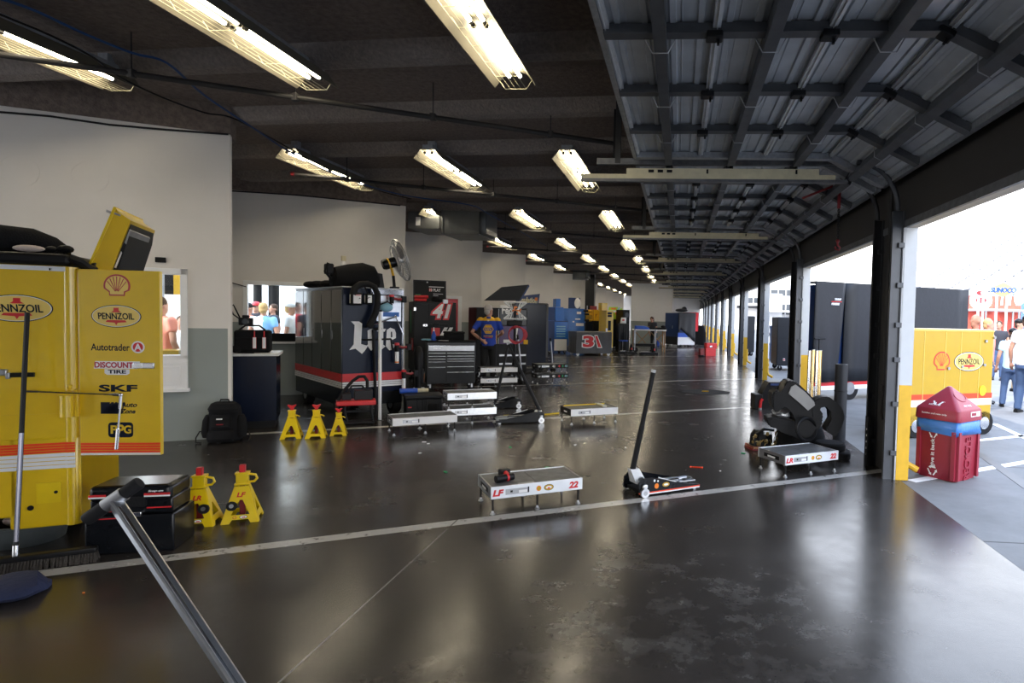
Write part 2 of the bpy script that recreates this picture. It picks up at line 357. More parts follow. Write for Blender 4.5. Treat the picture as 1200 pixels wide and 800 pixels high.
# left wall: one panel per bay, 30 degrees off, stepped like a saw
def saw_panel(k):
    c = Vector((-5.45, 7.04+4.72*k, 0)) if k else Vector((-5.45, 7.04, 0)); L = 6.5 if k == 0 else 4.0
    return c, L
WALLS = []
wins = {}
def _win(k, c, pl, pr, pt, pb):
    a, b_ = onplane(pl, (pt+pb)/2, c, V30), onplane(pr, (pt+pb)/2, c, V30); wins[k] = ((a-c).dot(U30), (b_-c).dot(U30), onplane(pr, pb, c, V30).z, onplane(pr, pt, c, V30).z)
_win(0, saw_panel(0)[0], 155, 214, 320, 419); _win(1, saw_panel(1)[0], 288.5, 392, 335.5, 397)
def wall_panel(k, c, L):
    # frame with x along the wall (0 at the free corner, negative going left), facing the room
    root = struct_root('wall_left', c, A30)
    t = .12; zt = 3.67; zs = 1.34
    def quad(x0, x1, z0, z1):
        m2 = MB('wall_white')
        segs = [(z0, min(z1, zs), 'wall_grey'), (max(z0, zs), z1, 'wall_white')]
        for a, d, mm in segs:
            if d > a+1e-4: bb.m(mm); bb.box(x0, x1, 0, t, a, d)
    bb = MB('wall_white')
    if k in wins:
        x0, x1, z0, z1 = wins[k]
        quad(-L, x0, 0, zt); quad(x1, 0, 0, zt); quad(x0, x1, 0, z0); quad(x0, x1, z1, zt)
    else: quad(-L, 0, 0, zt)
    bb.m('wall_white'); bb.box(-.02, .012, -.006, t, 0, zt)
    bb.build('panel', root, smooth=False)
    # return wall going back
    rb = MB('wall_white'); ra = R(106.5); rf = Fr((-.09, t-.02, 0), (math.cos(ra), math.sin(ra), 0), (0, 0, 1))
    rb.m('wall_grey'); rb.obox(rf, 0, 4.25, 0, zs, -.04, .04); rb.m('wall_white'); rb.obox(rf, 0, 4.25, zs, zt, -.04, .04); rb.build('return_wall', root, smooth=False)
    # sprayed beam over the panel
    s2 = MB('ceiling'); s2.box(-L, .02, -.02, .4, zt, 4.02); s2.obox(rf, 0, 4.25, zt, 4.02, -.08, .08); s2.build('soffit', root, smooth=False)
    # cast rings in the plaster
    if k < 5:
        r2 = MB('wall_white')
        for (px, py, rr) in {0: ((22, 200, .17), (105, 207, .17), (219, 215, .165), (182, 193, .06), (188, 197, .05)), 1: ((327, 262, .17), (376, 263, .17), (441, 266, .17)), 2: ((498, 292, .17), (541, 296, .17), (527, 295, .06))}.get(k, ((0, 0, 0),)):
            if rr == 0: continue
            P = onplane(px, py, c, V30); lx = (P-c).dot(U30)
            ff = FRONT(lx, 0, P.z); n = 40
            r2.frame_poly(ff, [(rr*math.cos(2*PI*i/n), rr*math.sin(2*PI*i/n)) for i in range(n)], [((rr-.012)*math.cos(2*PI*i/n), (rr-.012)*math.sin(2*PI*i/n)) for i in range(n)], 0, .003)
        if len(r2.bm.verts): r2.build('cast_ring', root)
        else: r2.bm.free()
    return root
for k in range(NW):
    c, L = saw_panel(k)
    WALLS.append((c, wall_panel(k, c, L)))
def onwall(k, px, py): return onplane(px, py, WALLS[k][0], V30)

# windows
def window(n, k):
    x0, x1, z0, z1 = wins[k]; root = struct_root('window_%d' % n, WALLS[k][0], A30)
    f = MB('white'); w = .05
    f.box(x0-w, x0+.02, -.02, .13, z0-.02, z1+w, .004); f.box(x1-.02, x1+w, -.02, .13, z0-.02, z1+w, .004); f.box(x0-w, x1+w, -.02, .13, z1-.02, z1+w, .004); f.box(x0-w, x1+w, -.02, .13, z0-.06, z0+.03, .004)
    f.build('window_frame', root)
    if n == 1:
        s = MB('white'); s.box(x0-w, x1+w, -.03, .02, z0-.36, z0-.06, .004); s.box(x0-w-.02, x1+w+.02, -.06, .02, z0-.40, z0-.36, .004); s.box(x0+.02, x1-.02, -.038, -.028, z0-.32, z0-.1, .003); s.build('window_sill', root)
    else:
        s = MB('counter_white'); s.box(x0-w, x1+w, -.10, .02, z0-.09, z0-.05, .004); s.build('window_sill', root)
    g = MB('glass'); g.box(x0, x1, .05, .054, z0, z1); g.build('pane', root)
window(1, 0); window(2, 1)

# far wall closing the hall and a narrow wall beyond
b = MB('white'); b.m('wall_grey'); b.box(-2.85, -.45, 35.8, 36.1, 0, 1.34); b.m('white'); b.box(-2.85, -.45, 35.8, 36.1, 1.34, 3.55)  # upper part whiter than the other walls, standing in for daylight on it
b.m('wall_white').box(-.46, -.40, 35.72, 36.2, 0, 3.4); b.build('wall_far', kind='structure', smooth=False)
b = MB('charcoal'); P_ = aty(685, 380, 33.6); Q_ = aty(695.5, 380, 33.6); b.box(P_.x, Q_.x, 33.6, 34.1, 0, 4.0); b.build('pillar', kind='structure', smooth=False)
b = MB('wall_white'); b.box(-12, 2.3, 68.5, 68.8, 0, 4.0); b.build('wall_back', kind='structure', smooth=False)
b = MB('wall_dark'); b.box(-16.2, -16, -7, 62, 0, 4.0); 
b2 = MB('wall_white'); b2.box(-12, 2.28, -7.2, -7, 0, 4.0); b2.build('wall_front', kind='structure', smooth=False)
b.bm.free()

# right wall: dark header beam over the doors
b = MB('header'); b.box(XW, XW+.13, -7, 72, 2.62, 4.02); b.m('galv_dark'); b.box(XW-.012, XW+.02, -7, 72, 2.55, 2.62)
b.m('soffit'); b.box(XW+.02, XW+.13, -7, 72, 2.55, 2.62); b.build('wall_right', kind='structure', smooth=False)

# pillars between the doors
def pillar(y):
    r = struct_root('pillar', (XW, y, 0))
    zs = .97; zt = 2.55
    p = MB('yellow_post'); p.box(.0, .125, 0, .10, 0, zs, .003); p.m('pillar_white'); p.box(.0, .125, 0, .10, zs, zt); p.box(-.012, .0, .004, .06, 0, zt); p.build('front_face', r, smooth=False)
    p = MB('wall_dark'); p.box(.0, .125, .10, .70, 0, zt); p.build('post_core', r, smooth=False)
    p = MB('yellow_post'); p.box(.01, .125, .70, .74, 0, zs); p.m('pillar_white'); p.box(.01, .125, .70, .74, zs, zt); p.build('rear_face', r, smooth=False)
    # bent steel guard pipe outside
    p = MB('yellow_post'); p.tube([(.16, .30, .55), (.16, .28, .2), (.19, .26, .12), (.30, .22, .06)], .035, 10); p.box(.12, .2, .26, .34, .35, .42, .004); p.build('guard_pipe', r)
    # door tracks: near pair belongs to this bay's door, far pair to the next
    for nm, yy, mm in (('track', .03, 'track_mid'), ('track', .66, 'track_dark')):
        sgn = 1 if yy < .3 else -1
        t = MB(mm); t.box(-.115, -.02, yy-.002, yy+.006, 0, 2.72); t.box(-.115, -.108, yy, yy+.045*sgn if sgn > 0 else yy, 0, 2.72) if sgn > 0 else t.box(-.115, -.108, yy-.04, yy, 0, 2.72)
        t.box(-.02, 0, yy-.02, yy+.02, 0, 2.72)
        for z in (.25, .75, 1.2, 1.55, 1.95, 2.35): t.box(-.06, 0, yy-.035, yy+.035, z, z+.05, .003)
        # curve to the horizontal run
        pts = [(-.07-.42*(1-math.cos(R(a))), yy, 2.72+.48*math.sin(R(a))) for a in range(0, 91, 10)]
        t.tube(pts, .026, 8); t.build(nm, r, smooth=False)
    # conduit with a lock box
    t = MB('pipe_dark'); t.cyl((-.02, .40, .9), (-.02, .40, 3.1), .018, n=8); t.tube([(-.02, .40, .9), (-.03, .40, .78), (-.02, .45, .62), (-.02, .40, .55)], .012, 6); t.box(-.05, 0, .36, .44, .86, .93, .004); t.build('conduit', r)
    t = MB('rubber'); t.box(-.12, -.10, .56, .66, 0, .55); t.m('white'); 
    for i in range(5): t.box(-.123, -.119, .59, .60, .12+i*.07, .14+i*.07)
    t.build('floor_bracket', r, smooth=False)
for k in range(-1, NB+3): pillar(BAY0+BAY*k)

# overhead doors standing open under the ceiling
def overhead(n, y0):
    r = struct_root('door_%d' % n, (0, y0, 0)); Wd = 4.86
    zc = 3.36
    # four sections, the last one bending down into the curve
    xs = [(-.50, zc), (.165, zc), (.84, zc), (1.53, zc-.01), (2.10, zc-.30)]
    for i in range(4):
        (xa, za), (xb, zb) = xs[i], xs[i+1]; d = Vector((xb-xa, 0, zb-za)); Ls = d.length; d.normalize()
        # frame: x along section, y along door; facing down
        ff = Fr((xa, 0, za), d, (0, 1, 0))        # normal up
        s = MB('door_skin'); prof = []; nr = 4
        w = Ls/nr; P = []
        for j in range(nr):
            a = j*w
            P += [(a, 0), (a+w*.36, 0), (a+w*.40, -.014), (a+w*.60, -.014), (a+w*.64, 0), (a+w*.80, 0), (a+w*.81, -.006), (a+w*.84, -.006), (a+w*.85, 0)]
        P += [(Ls, 0), (Ls, .02), (0, .02)]
        s.rings([[ff.p(x, y, z) for x, z in P] for y in (0, Wd)]); s.build('door_section', r, smooth=False)
        # long edge rails and the deep strut
        e = MB('galv_bright'); e.obox(ff, -.012, .035, 0, Wd, -.045, -.014); e.obox(ff, .010, .016, 0, Wd, -.056, -.045); e.build('edge_rail', r, smooth=False)
        sx = {0: .34, 1: .34, 2: .36, 3: .33}[i]
        e = MB('door_strut'); e.obox(ff, sx-.038, sx+.038, 0, Wd, -.125, -.115); e.obox(ff, sx-.038, sx-.030, 0, Wd, -.115, -.01); e.obox(ff, sx+.030, sx+.038, 0, Wd, -.115, -.01); e.build('strut', r, smooth=False)
        # cross stiffeners
        for j, yy in enumerate((.06, .97, 1.92, 2.88, 3.84, 4.76)):
            e = MB('door_strut' if 0 < j < 5 else 'galv'); e.obox(ff, .0, Ls, yy-.035, yy+.035, -.072, -.010); e.obox(ff, .0, Ls, yy-.045, yy+.045, -.074, -.068); e.build('stiffener', r, smooth=False)
            if 0 < j < 5 and i > 0:
                e = MB('black'); e.obox(ff, -.05, .05, yy-.05, yy+.05, -.10, -.06, .008); e.obox(ff, .015, .03, yy-.012, yy+.012, -.13, -.09); e.build('hinge', r)
            if 0 < j < 5:
                e = MB('steel'); e.tube([ff.p(sx-.11, yy+.06, -.03), ff.p(sx-.047, yy+.06, -.15), ff.p(sx+.047, yy+.06, -.15), ff.p(sx+.11, yy+.06, -.03)], .004, 6); e.build('tie_wire', r)
    e = MB('galv'); e.box(-.54, -.50, 0, Wd, zc-.06, zc+.03); e.build('end_rail', r, smooth=False)
    e = MB('galv'); (xa, za) = xs[-1]; e.box(xa-.02, xa+.03, 0, Wd, za-.05, za); e.build('bottom_rail', r, smooth=False)
    # horizontal tracks and hangers
    for yy in (-.06, Wd+.06):
        t = MB('galv_dark'); t.box(-.95, 1.78, yy-.02, yy+.02, zc-.10, zc-.09); t.box(-.95, 1.78, yy-.005, yy+.005, zc-.10, zc-.03); t.build('track', r, smooth=False)
    for xx in (-.72, ):
        t = MB('track_dark'); t.box(xx-.03, xx+.03, Wd+.05, Wd+.10, zc-.1, 3.99); t.build('hanger', r, smooth=False)
    t = MB('rubber'); t.box(-.78, -.70, Wd+.12, Wd+.17, zc-.08, 3.99); t.build('hanger', r, smooth=False)
for n, k in enumerate(range(-2, NB+1)): overhead(n+1, BAY0+BAY*k+.49)

# cream channel across each bay line
for k in range(-1, NB+1):
    y = BAY0+BAY*k+.42
    b = MB('cream'); zc = 3.105
    b.box(-1.12, 1.62, y-.03, y+.03, zc, zc+.05); b.m('galv_dark'); b.box(-1.12, 1.75, y-.035, y+.035, zc-.03, zc)
    b.m('cream'); b.box(-.62, 1.45, y-.02, y+.02, zc+.05, zc+.115); b.m('black')
    for xx in (-.38, -.28, -.18): b.box(xx, xx+.06, y-.023, y-.02, zc+.07, zc+.10)
    for xx in (.25, 1.2): b.box(xx, xx+.02, y-.024, y-.02, zc+.06, zc+.105)
    tag(b.build('door_operator_rail', smooth=False), 'cream operator channel hung between the overhead doors, bay %s of the hall' % ['behind', 'one', 'two', 'three', 'four', 'five', 'six', 'seven', 'eight', 'nine'][k+1], 'rail', 'operator channels between the doors')
# ------------------------------------------------------------------ helpers for things set at an angle
def facexz(px, py, c, ang):
    """where a pixel falls on the upright face through c that runs at ang: (along, height)"""
    n = Vector((-math.sin(ang), math.cos(ang), 0)); c = Vector(c); P = onplane(px, py, c, n)
    return (P-c).dot(Vector((math.cos(ang), math.sin(ang), 0))), P.z
def loc(c, ang, x, y, z=0.):
    return Vector(c) + Vector((math.cos(ang), math.sin(ang), 0))*x + Vector((-math.sin(ang), math.cos(ang), 0))*y + Z*z
def mirror(pts): return pts + [(-x, y) for x, y in reversed(pts)]

def oil_oval(b, fr, cx, cy, a, z=.0015, bold=.02):
    h = a*.50
    b.m('navy').ell(fr, cx, cy, a, h, 0, z); b.m('white').ell(fr, cx, cy, a*.965, h*.94, z, z*1.5); b.m('yellow_light').ell(fr, cx, cy, a*.94, h*.90, z*1.5, z*2)
    b.m('red')
    b.poly(fr, [(cx+x*a, cy+y*a) for x, y in ((-.20, .17), (.20, .17), (.10, .25), (.10, .37), (-.10, .37), (-.10, .25))], z*2, z*2.4)
    b.poly(fr, [(cx+x*a, cy+y*a) for x, y in ((-.36, -.17), (.36, -.17), (.42, -.26), (.06, -.29), (.0, -.40), (-.06, -.29), (-.42, -.26))], z*2, z*2.4)
    b.m('navy'); b.text(fr, 'PENNZOIL', cx, cy, a*.29, a*1.46, z*2.4, z*.6, shear=-.12, bold=bold)
def shell_sign(b, fr, cx, cy, a, rim='red', fill='yellow_bright', z=.0015):
    def out(k):
        P = [(cx+k*a*math.cos(R(t)), cy+k*a*.96*math.sin(R(t))) for t in range(-22, 203, 9)]
        return P + [(cx-k*a*.60, cy-k*a*.52), (cx-k*a*.58, cy-k*a*.82), (cx+k*a*.58, cy-k*a*.82), (cx+k*a*.60, cy-k*a*.52)]
    b.m(rim).poly(fr, out(1), 0, z); b.m(fill).poly(fr, out(.86), z, z*1.6); b.m(rim)
    for t in (28, 50, 70, 90, 110, 130, 152):
        c, s = math.cos(R(t)), math.sin(R(t)); w = .022*a
        p0 = (cx+c*a*.12, cy-a*.50+s*a*.1); p1 = (cx+c*a*.80, cy+s*a*.77)
        b.poly(fr, [(p0[0]-w*s, p0[1]+w*c), (p0[0]+w*s, p0[1]-w*c), (p1[0]+w*1.5*s, p1[1]-w*1.5*c), (p1[0]-w*1.5*s, p1[1]+w*1.5*c)], z*1.6, z*2.2)
def stripes(b, fr, x0, x1, zr1, zr0, zw0, n=4, g=.16):
    """four red-orange bands between zr0 and zr1, white bands down to zw0"""
    b.m('orange_red'); d = (zr1-zr0)/n
    for i in range(n): b.rect(fr, x0, x1, zr0+i*d, zr0+(i+1-g)*d, 0, .001)
    b.m('white_paint'); d = (zr0-zw0)/n
    for i in range(n): b.rect(fr, x0, x1, zw0+i*d, zw0+(i+1-g)*d, 0, .001)

# ------------------------------------------------------------------ the yellow pit cart at the left edge
C0 = Vector((-3.91, 3.69, 0))
yc = thing('pit_cart', 'tall yellow pit cart with its side door swung open, at the left edge', 'cart', C0, A30)
W, Dp, zt, zb = 1.42, .82, 1.84, .15
b = MB('yellow'); 
b.box(-W, -.05, 0, Dp, .72, zt, .012); b.box(-W, -.0, .02, Dp, zb+.13, .72, .008)
b.box(-.34, 0, 0, Dp, zb, .73, .012); b.box(-W, -.30, .0, Dp, zb+.08, .73, .012)
b.build('body', yc)
b = MB('yellow'); b.tube([(-.035, .035, zb), (-.035, .035, zt-.005)], .042, 14); b.m('steel').box(-.004, .004, .03, .05, .62, 1.80); b.build('corner_post', yc)
b = MB('white_paint'); b.box(-W, -.03, -.004, .01, zt-.035, zt-.005, .003); b.m('black'); 
for x in (-.86, -.42, -.13): b.box(x, x+.015, -.012, 0, zt-.035, zt-.015, .003)
b.build('top_trim', yc)
b = MB('black'); f = FRONT(0, -.001, 0)
b.m('yellow_stand')
x0, z0 = facexz(43, 590, C0, A30); x1, z1 = facexz(72, 564, C0, A30)
b.rect(f, x0, x1, z0, z1, 0, .004); b.m('black'); x, z = facexz(66, 576, C0, A30); b.ell(f, x, z, .010, .010, .004, .007); x, z = facexz(36, 595, C0, A30); b.ell(f, x, z, .016, .016, 0, .004)
b.m('yellow'); xx, zz = facexz(50, 486, C0, A30); b.rect(f, -W, -.04, zz, zz+.006, 0, .003)
b.build('access_hatch', yc)
b = MB('orange_red'); stripes(b, FRONT(0, -.0005, 0), -W, -.045, .700, .632, .530); stripes(b, FRONT(0, -.008, 0), -.062, -.012, .700, .632, .530); b.build('stripe', yc)
b = MB('navy'); x, z = facexz(20, 361, C0, A30); xr, _ = facexz(62.5, 361, C0, A30); oil_oval(b, FRONT(0, -.0005, 0), x, z, xr-x); b.build('logo_decal', yc)
# black wheels under the skirt
for (x, y) in ((-.52, .45), (-1.15, .45), (-.2, .62), (-1.15, .62)):
    w_ = MB('rubber'); w_.tube([(x-.05, y, .115), (x+.05, y, .115)], .115, 20); w_.m('steel').tube([(x-.055, y, .115), (x+.055, y, .115)], .05, 12); w_.build('wheel', yc)
# latch, canister and rods on the front
b = MB('steel'); x, z = facexz(4, 436, C0, A30); b.box(x-.08, x+.025, -.03, 0, z-.02, z+.02, .006); b.box(x+.02, x+.04, -.035, -.01, z-.04, z, .004); b.build('latch', yc)
b = MB('black'); x0, z0 = facexz(14, 439, C0, A30); x1, _ = facexz(42, 439, C0, A30); b.box(x0, x1, -.03, -.005, z0-.014, z0+.014, .004); b.build('grab_bar', yc)
b = MB('yellow'); x, z = facexz(82, 472, C0, A30); b.tube([(x-.005, -.035, z-.085), (x-.005, -.035, z+.055)], .036, 16); b.box(x-.05, x+.04, -.06, .0, z+.055, z+.075, .004); b.box(x+.03, x+.05, -.03, 0, z-.09, z+.09, .003); b.ball((x+.01, -.03, z+.11), .014); b.build('canister', yc)
rod = MB('chrome'); P0 = loc(C0, A30, facexz(36, 457, C0, A30)[0], -.06, facexz(36, 457, C0, A30)[1])
inv = Matrix.Rotation(-A30, 4, 'Z') @ Matrix.Translation(-C0)
P1 = onplane(142, 462.5, C0+Vector((0, -.10, 0)), Vector((-math.sin(R(14)), math.cos(R(14)), 0))); P2 = onplane(136.5, 526, C0+Vector((0, -.08, 0)), Vector((-math.sin(R(14)), math.cos(R(14)), 0)))
a0, a1, a2 = inv @ P0, inv @ P1, inv @ P2
rod.tube([a0, a1], .0055, 8); rod.tube([a0, a0+(a1-a0)*.12], .008, 8); rod.tube([a1-(a1-a0)*.09, a1], .009, 8); rod.ball(a1, .013, 10); rod.tube([a1, a1+(a2-a1)*.25], .011, 8); rod.tube([a1, a2], .0065, 8); rod.tube([a1+(a2-a1)*.62, a2], .011, 10)
rod.build('hinged_rod', yc)
# open door
TH = R(12); DW = .5
DA = TH-A30
dxr, _ = facexz(187.3, 420, C0, TH); DW = dxr-.012
zd1, zd0 = 1.825, .605
dr = MB('yellow'); fd = Fr((.012, -.005, 0), (math.cos(DA), math.sin(DA), 0), (0, 0, 1)); dr.obox(fd, 0, DW, zd0, zd1, -.035, 0, .004); door_o = dr.build('side_door', yc)
dX = lambda px: (px-93)/(187.3-93)*DW
dZ = lambda py: zd1+(py-317)/(529.5-317)*(zd0-zd1)
sc_ = DW/(187.3-93)
def decal(fn): 
    q = MB('black'); fn(q); return q.build('logo_decal', door_o)
decal(lambda q: shell_sign(q, fd, dX(138), dZ(335), 15.5*sc_, 'crimson', 'yellow_light'))
decal(lambda q: oil_oval(q, fd, dX(137), dZ(369.5), 29*sc_))
def _at(q):
    q.m('navy').text(fd, 'Autotrader', dX(129.5), dZ(405), 9.0*sc_, 45*sc_, 0, .001, bold=.015)
    q.m('white').ell(fd, dX(161.7), dZ(404.5), 7.8*sc_, 7.8*sc_, 0, .001); q.m('red').ell(fd, dX(161.7), dZ(404.5), 6.0*sc_, 6.0*sc_, .001, .0015); q.m('white').text(fd, 'A', dX(161.7), dZ(404.5), 9*sc_, 9*sc_, .0015, .001, bold=.03)
decal(_at)
def _dt(q):
    q.m('white').poly(fd, [(dX(110), dZ(429.5)), (dX(161), dZ(429.5)), (dX(164), dZ(421)), (dX(112), dZ(421))], 0, .001)
    q.m('crimson').text(fd, 'DISCOUNT', dX(133.5), dZ(425.3), 7.6*sc_, 45*sc_, .001, .001, bold=.035)
    q.m('white').poly(fd, [(dX(137)+x*sc_*14.5, dZ(433)+y*sc_*4) for x, y in ((-1, -.5), (-.8, -1), (.8, -1), (1, -.5), (1, .8), (-1, .8))], .0002, .0009)
    q.m('navy').text(fd, 'TIRE', dX(137), dZ(433), 4.8*sc_, 21*sc_, .001, .001, bold=.03)
decal(_dt)
decal(lambda q: q.m('navy').text(fd, 'SKF', dX(138), dZ(452), 9.2*sc_, 45*sc_, 0, .001, bold=.04))
def _az(q):
    q.m('navy'); x0, x1, y0, y1 = dX(117.5), dX(143), dZ(481.5), dZ(468)
    xs = [0, .30, .36, .48, .54, .64, .70, .78, .83, .89, .93, .97]
    for i in range(0, len(xs), 2):
        a, c = xs[i]*(x1-x0)+x0, xs[i+1]*(x1-x0)+x0; k = .22*(x1-x0) if i else 0
        q.poly(fd, [(a if not i else x0, y0), (c, y0), (c+.22*(x1-x0)*.6, y1), ((a+.22*(x1-x0)*.6) if i else x0, y1)], 0, .001)
    q.text(fd, 'Auto', dX(150), dZ(471), 6.2*sc_, 20*sc_, 0, .001, shear=.3, bold=.03); q.text(fd, 'Zone', dX(149), dZ(478.5), 6.2*sc_, 18*sc_, 0, .001, shear=.3, bold=.03)
decal(_az)
def _pg(q):
    cx, cy, a, h, r = dX(140.5), dZ(500), 14.6*sc_, 9.8*sc_, 4*sc_
    P = [(cx+a-r+r*math.cos(t), cy+h-r+r*math.sin(t)) for t in (0, .52, 1.05, 1.57)]+[(cx-a+r+r*math.cos(t), cy+h-r+r*math.sin(t)) for t in (1.57, 2.1, 2.6, 3.14)]+[(cx-a+r+r*math.cos(t), cy-h+r+r*math.sin(t)) for t in (3.14, 3.67, 4.2, 4.71)]+[(cx+a-r+r*math.cos(t), cy-h+r+r*math.sin(t)) for t in (4.71, 5.24, 5.76, 6.28)]
    q.m('navy').poly(fd, P, 0, .001); q.m('yellow')
    q.text(fd, 'P', cx-a*.52, cy+h*.05, h*1.1, a*.55, .001, .001, bold=.03); q.text(fd, 'P', cx, cy-h*.02, h*1.45, a*.6, .001, .001, bold=.03); q.text(fd, 'G', cx+a*.55, cy+h*.05, h*1.1, a*.6, .001, .001, bold=.03)
decal(_pg)
q = MB('orange_red'); stripes(q, fd, .005, DW-.002, dZ(514.5), dZ(526.5), dZ(529), 4); q.build('stripe', door_o)
q = MB('chrome'); q.obox(fd, dX(157), dX(182), dZ(429), dZ(422), 0, .014, .003); q.m('white').obox(fd, dX(168), dX(181), dZ(428), dZ(423), .014, .02, .002); q.build('door_latch', door_o)
q = MB('black'); q.obox(fd, .03, DW-.02, zd0+.03, zd0+.6, -.05, -.036); q.build('door_liner', door_o)
# black tray on top and the raised lid
b = MB('black'); b.box(-W-.02, -.02, -.03, Dp, zt+.002, zt+.075, .025, 3); b.tube([(-.03, -.0, zt+.05), (.02, .02, zt+.03), (.045, .05, zt-.005), (.05, .3, zt-.01)], .03, 8); b.build('top_tray', yc)
yl = .14
cl = loc(C0, A30, 0, yl)
def q2(px, py): return facexz(px, py, cl, A30)
lid = MB('yellow'); fl_ = FRONT(0, yl, 0)
lid.poly(fl_, [q2(103, 316), q2(108, 302), q2(136, 243.5), q2(138, 248), q2(153, 258), q2(131, 316)], -.62, 0)
lo = lid.build('lid', yc)
b = MB('yellow_stand'); b.poly(fl_, [q2(101, 316), q2(133.5, 242), q2(136.8, 243), q2(104.5, 316)], -.62, .006); b.build('lid_rim', lo)
b = MB('black'); b.poly(fl_, [q2(131, 316), q2(152, 262), q2(150, 277), q2(137, 316)], -.6, -.02); b.m('white').poly(fl_, [q2(133, 313), q2(141, 294), q2(142, 296), q2(135, 314)], -.5, -.015); b.m('steel').poly(fl_, [q2(145, 284), q2(151, 268), q2(152, 270), q2(147, 286)], -.5, -.015); b.build('tool_tray', lo)
b = MB('steel'); b.poly(fl_, [q2(124, 245), q2(131, 248), q2(130, 250.5), q2(123.5, 248)], -.03, -.01); b.m('chrome').poly(fl_, [q2(134.5, 249), q2(142, 251.5), q2(141, 253.5), q2(134, 251)], 0, .004); b.build('latch', lo)
b = MB('black'); b.poly(fl_, [q2(108, 315), q2(109, 309), q2(113, 308), q2(112, 315)], 0, .03); b.build('lid_stay', lo)
# things lying on the cart
ztop = zt+.076
b = MB('black_fabric'); pp = []
for i, (x, r) in enumerate(((-1.30, .06), (-1.2, .085), (-1.0, .10), (-.80, .09), (-.66, .085), (-.55, .06), (-.48, .03))): pp.append((Vector(loc(C0, A30, x+.38, .20, ztop+max(.03, r))), r))
b.tube([p for p, r in pp], [r for p, r in pp], 14); o = b.build('tool_bag'); tag(o, 'long soft black bag lying on top of the tall yellow pit cart', 'bag')
b = MB('black_matte'); c_ = loc(C0, A30, 0, .16, 0); f = Fr(c_, U30, Z); x0, _ = facexz(48, 297, c_, A30); x1, _ = facexz(72.5, 297, c_, A30); b.obox(f, x0, x1, ztop, ztop+.065, -.16, 0, .004); o = b.build('flat_case'); tag(o, 'flat black case on the right end of the yellow pit cart top', 'case')
b = MB('rag'); P = loc(C0, A30, facexz(30, 293, C0, A30)[0], .045, ztop+.028); b.ball(P, (.08, .03, .022), 12, Euler((0, 0, A30))); o = b.build('rag'); tag(o, 'crumpled pale rag on the front edge of the yellow pit cart top', 'rag')
b = MB('black'); P = loc(C0, A30, -.07, .07, ztop); b.ball(P+Vector((0, 0, .036)), (.05, .04, .028), 10); b.ball(P+U30*-.07+Vector((0, 0, .03)), (.035, .03, .022), 10); o = b.build('glove'); tag(o, 'crumpled black work glove at the corner of the yellow pit cart top', 'glove')

# ------------------------------------------------------------------ push broom, tub, rags
BH = fl(52, 664); bang = R(33)
br = thing('push_broom', 'wide push broom with dark bristles standing in front of the yellow pit cart', 'broom', BH, bang)
b = MB('black'); b.box(-.42, .25, -.03, .03, .055, .09, .01); b.build('brush_head', br)
b = MB('bristle'); n = 46
for i in range(n):
    x = -.41+.65*i/(n-1)
    for y in (-.02, .0, .02): b.tube([(x, y, .06), (x+random.uniform(-.006, .006), y*2+random.uniform(-.008, .008), .0)], [.006, .0085], 5)
b.build('bristles', br)
top = aty(32, 366, (fl(30, 657).y)+.02); inb = Matrix.Rotation(-bang, 4, 'Z') @ Matrix.Translation(-BH)
bt = inb @ aty(30.5, 641, fl(30, 657).y); tp = inb @ top
bt = Vector((bt.x, 0, .085))
b = MB('black'); b.tube([bt, tp], .0125, 10); b.build('pole', br)
b = MB('chrome'); b.tube([bt+(tp-bt)*-.0, bt+(tp-bt)*.045], .016, 12); b.m('dark_chrome').tube([bt+(tp-bt)*.06, bt+(tp-bt)*.5], .0132, 10); b.build('pole_sleeve', br)
TBc = fl(8, 646) + V30*.24
tb = thing('wash_tub', 'round grey plastic tub under the edge of the yellow pit cart', 'tub', TBc)
b = MB('tub_grey'); b.lathe((0, 0, 0), Z, [(.01, .0), (.21, .0), (.235, .13), (.25, .135), (.25, .145), (.225, .145), (.20, .02), (.01, .02)], 40, False); b.build('basin', tb)
b = MB('tub_grey'); b.tube([(.245*math.cos(2*PI*i/40), .245*math.sin(2*PI*i/40), .143) for i in range(40)], .009, 8, True); b.build('rim', tb)
b = MB('rag')
for i in range(11):
    a = random.uniform(0, 6.28); rr = random.uniform(.0, .11); b.ball((TBc.x+rr*math.cos(a), TBc.y+rr*math.sin(a), random.uniform(.09, .17)), (random.uniform(.05, .09), random.uniform(.03, .06), random.uniform(.02, .04)), 10, Euler((random.uniform(-.5, .5), random.uniform(-.5, .5), random.uniform(0, 3))))
o = b.build('rag'); tag(o, 'pinkish shop rags heaped in the round grey tub', 'rag')

# ------------------------------------------------------------------ black seat-box tool chest
B0 = fl(204, 645); ba = R(18)
tc = thing('tool_chest', 'black two-tier tool box with red and white band beside the yellow pit cart', 'tool box', B0, ba)
x0, _ = facexz(99, 650, B0, ba); Wb = -x0; zm = facexz(204, 601, B0, ba)[1]; zt2 = facexz(204, 562, B0, ba)[1]-.03
b = MB('black_gloss'); b.box(-Wb, 0, 0, .30, 0.0, zm, .012); b.build('lower_box', tc)
b = MB('black_gloss'); b.box(-Wb+.02, -.015, .02, .28, zm, zm+.10, .012); b.box(-Wb+.02, -.015, .0, .29, zm+.085, zt2, .03, 4); b.build('lid', tc)
b = MB('black_matte'); b.box(-Wb*.55, -Wb*.32, -.006, .05, zm+.05, zm+.12, .01); b.build('handle_recess', tc)
b = MB('red'); f = FRONT(0, -.002, 0); zb1 = zm+.125
f2 = FRONT(0, -.001, 0)
for (xa, xb) in ((-.165, -.02), (-Wb+.025, -Wb+.12)):
    b.m('red').rect(f2, xa, xb, zb1, zb1+.014, 0, .003); b.m('white').rect(f2, xa, xb, zb1-.01, zb1, 0, .003)
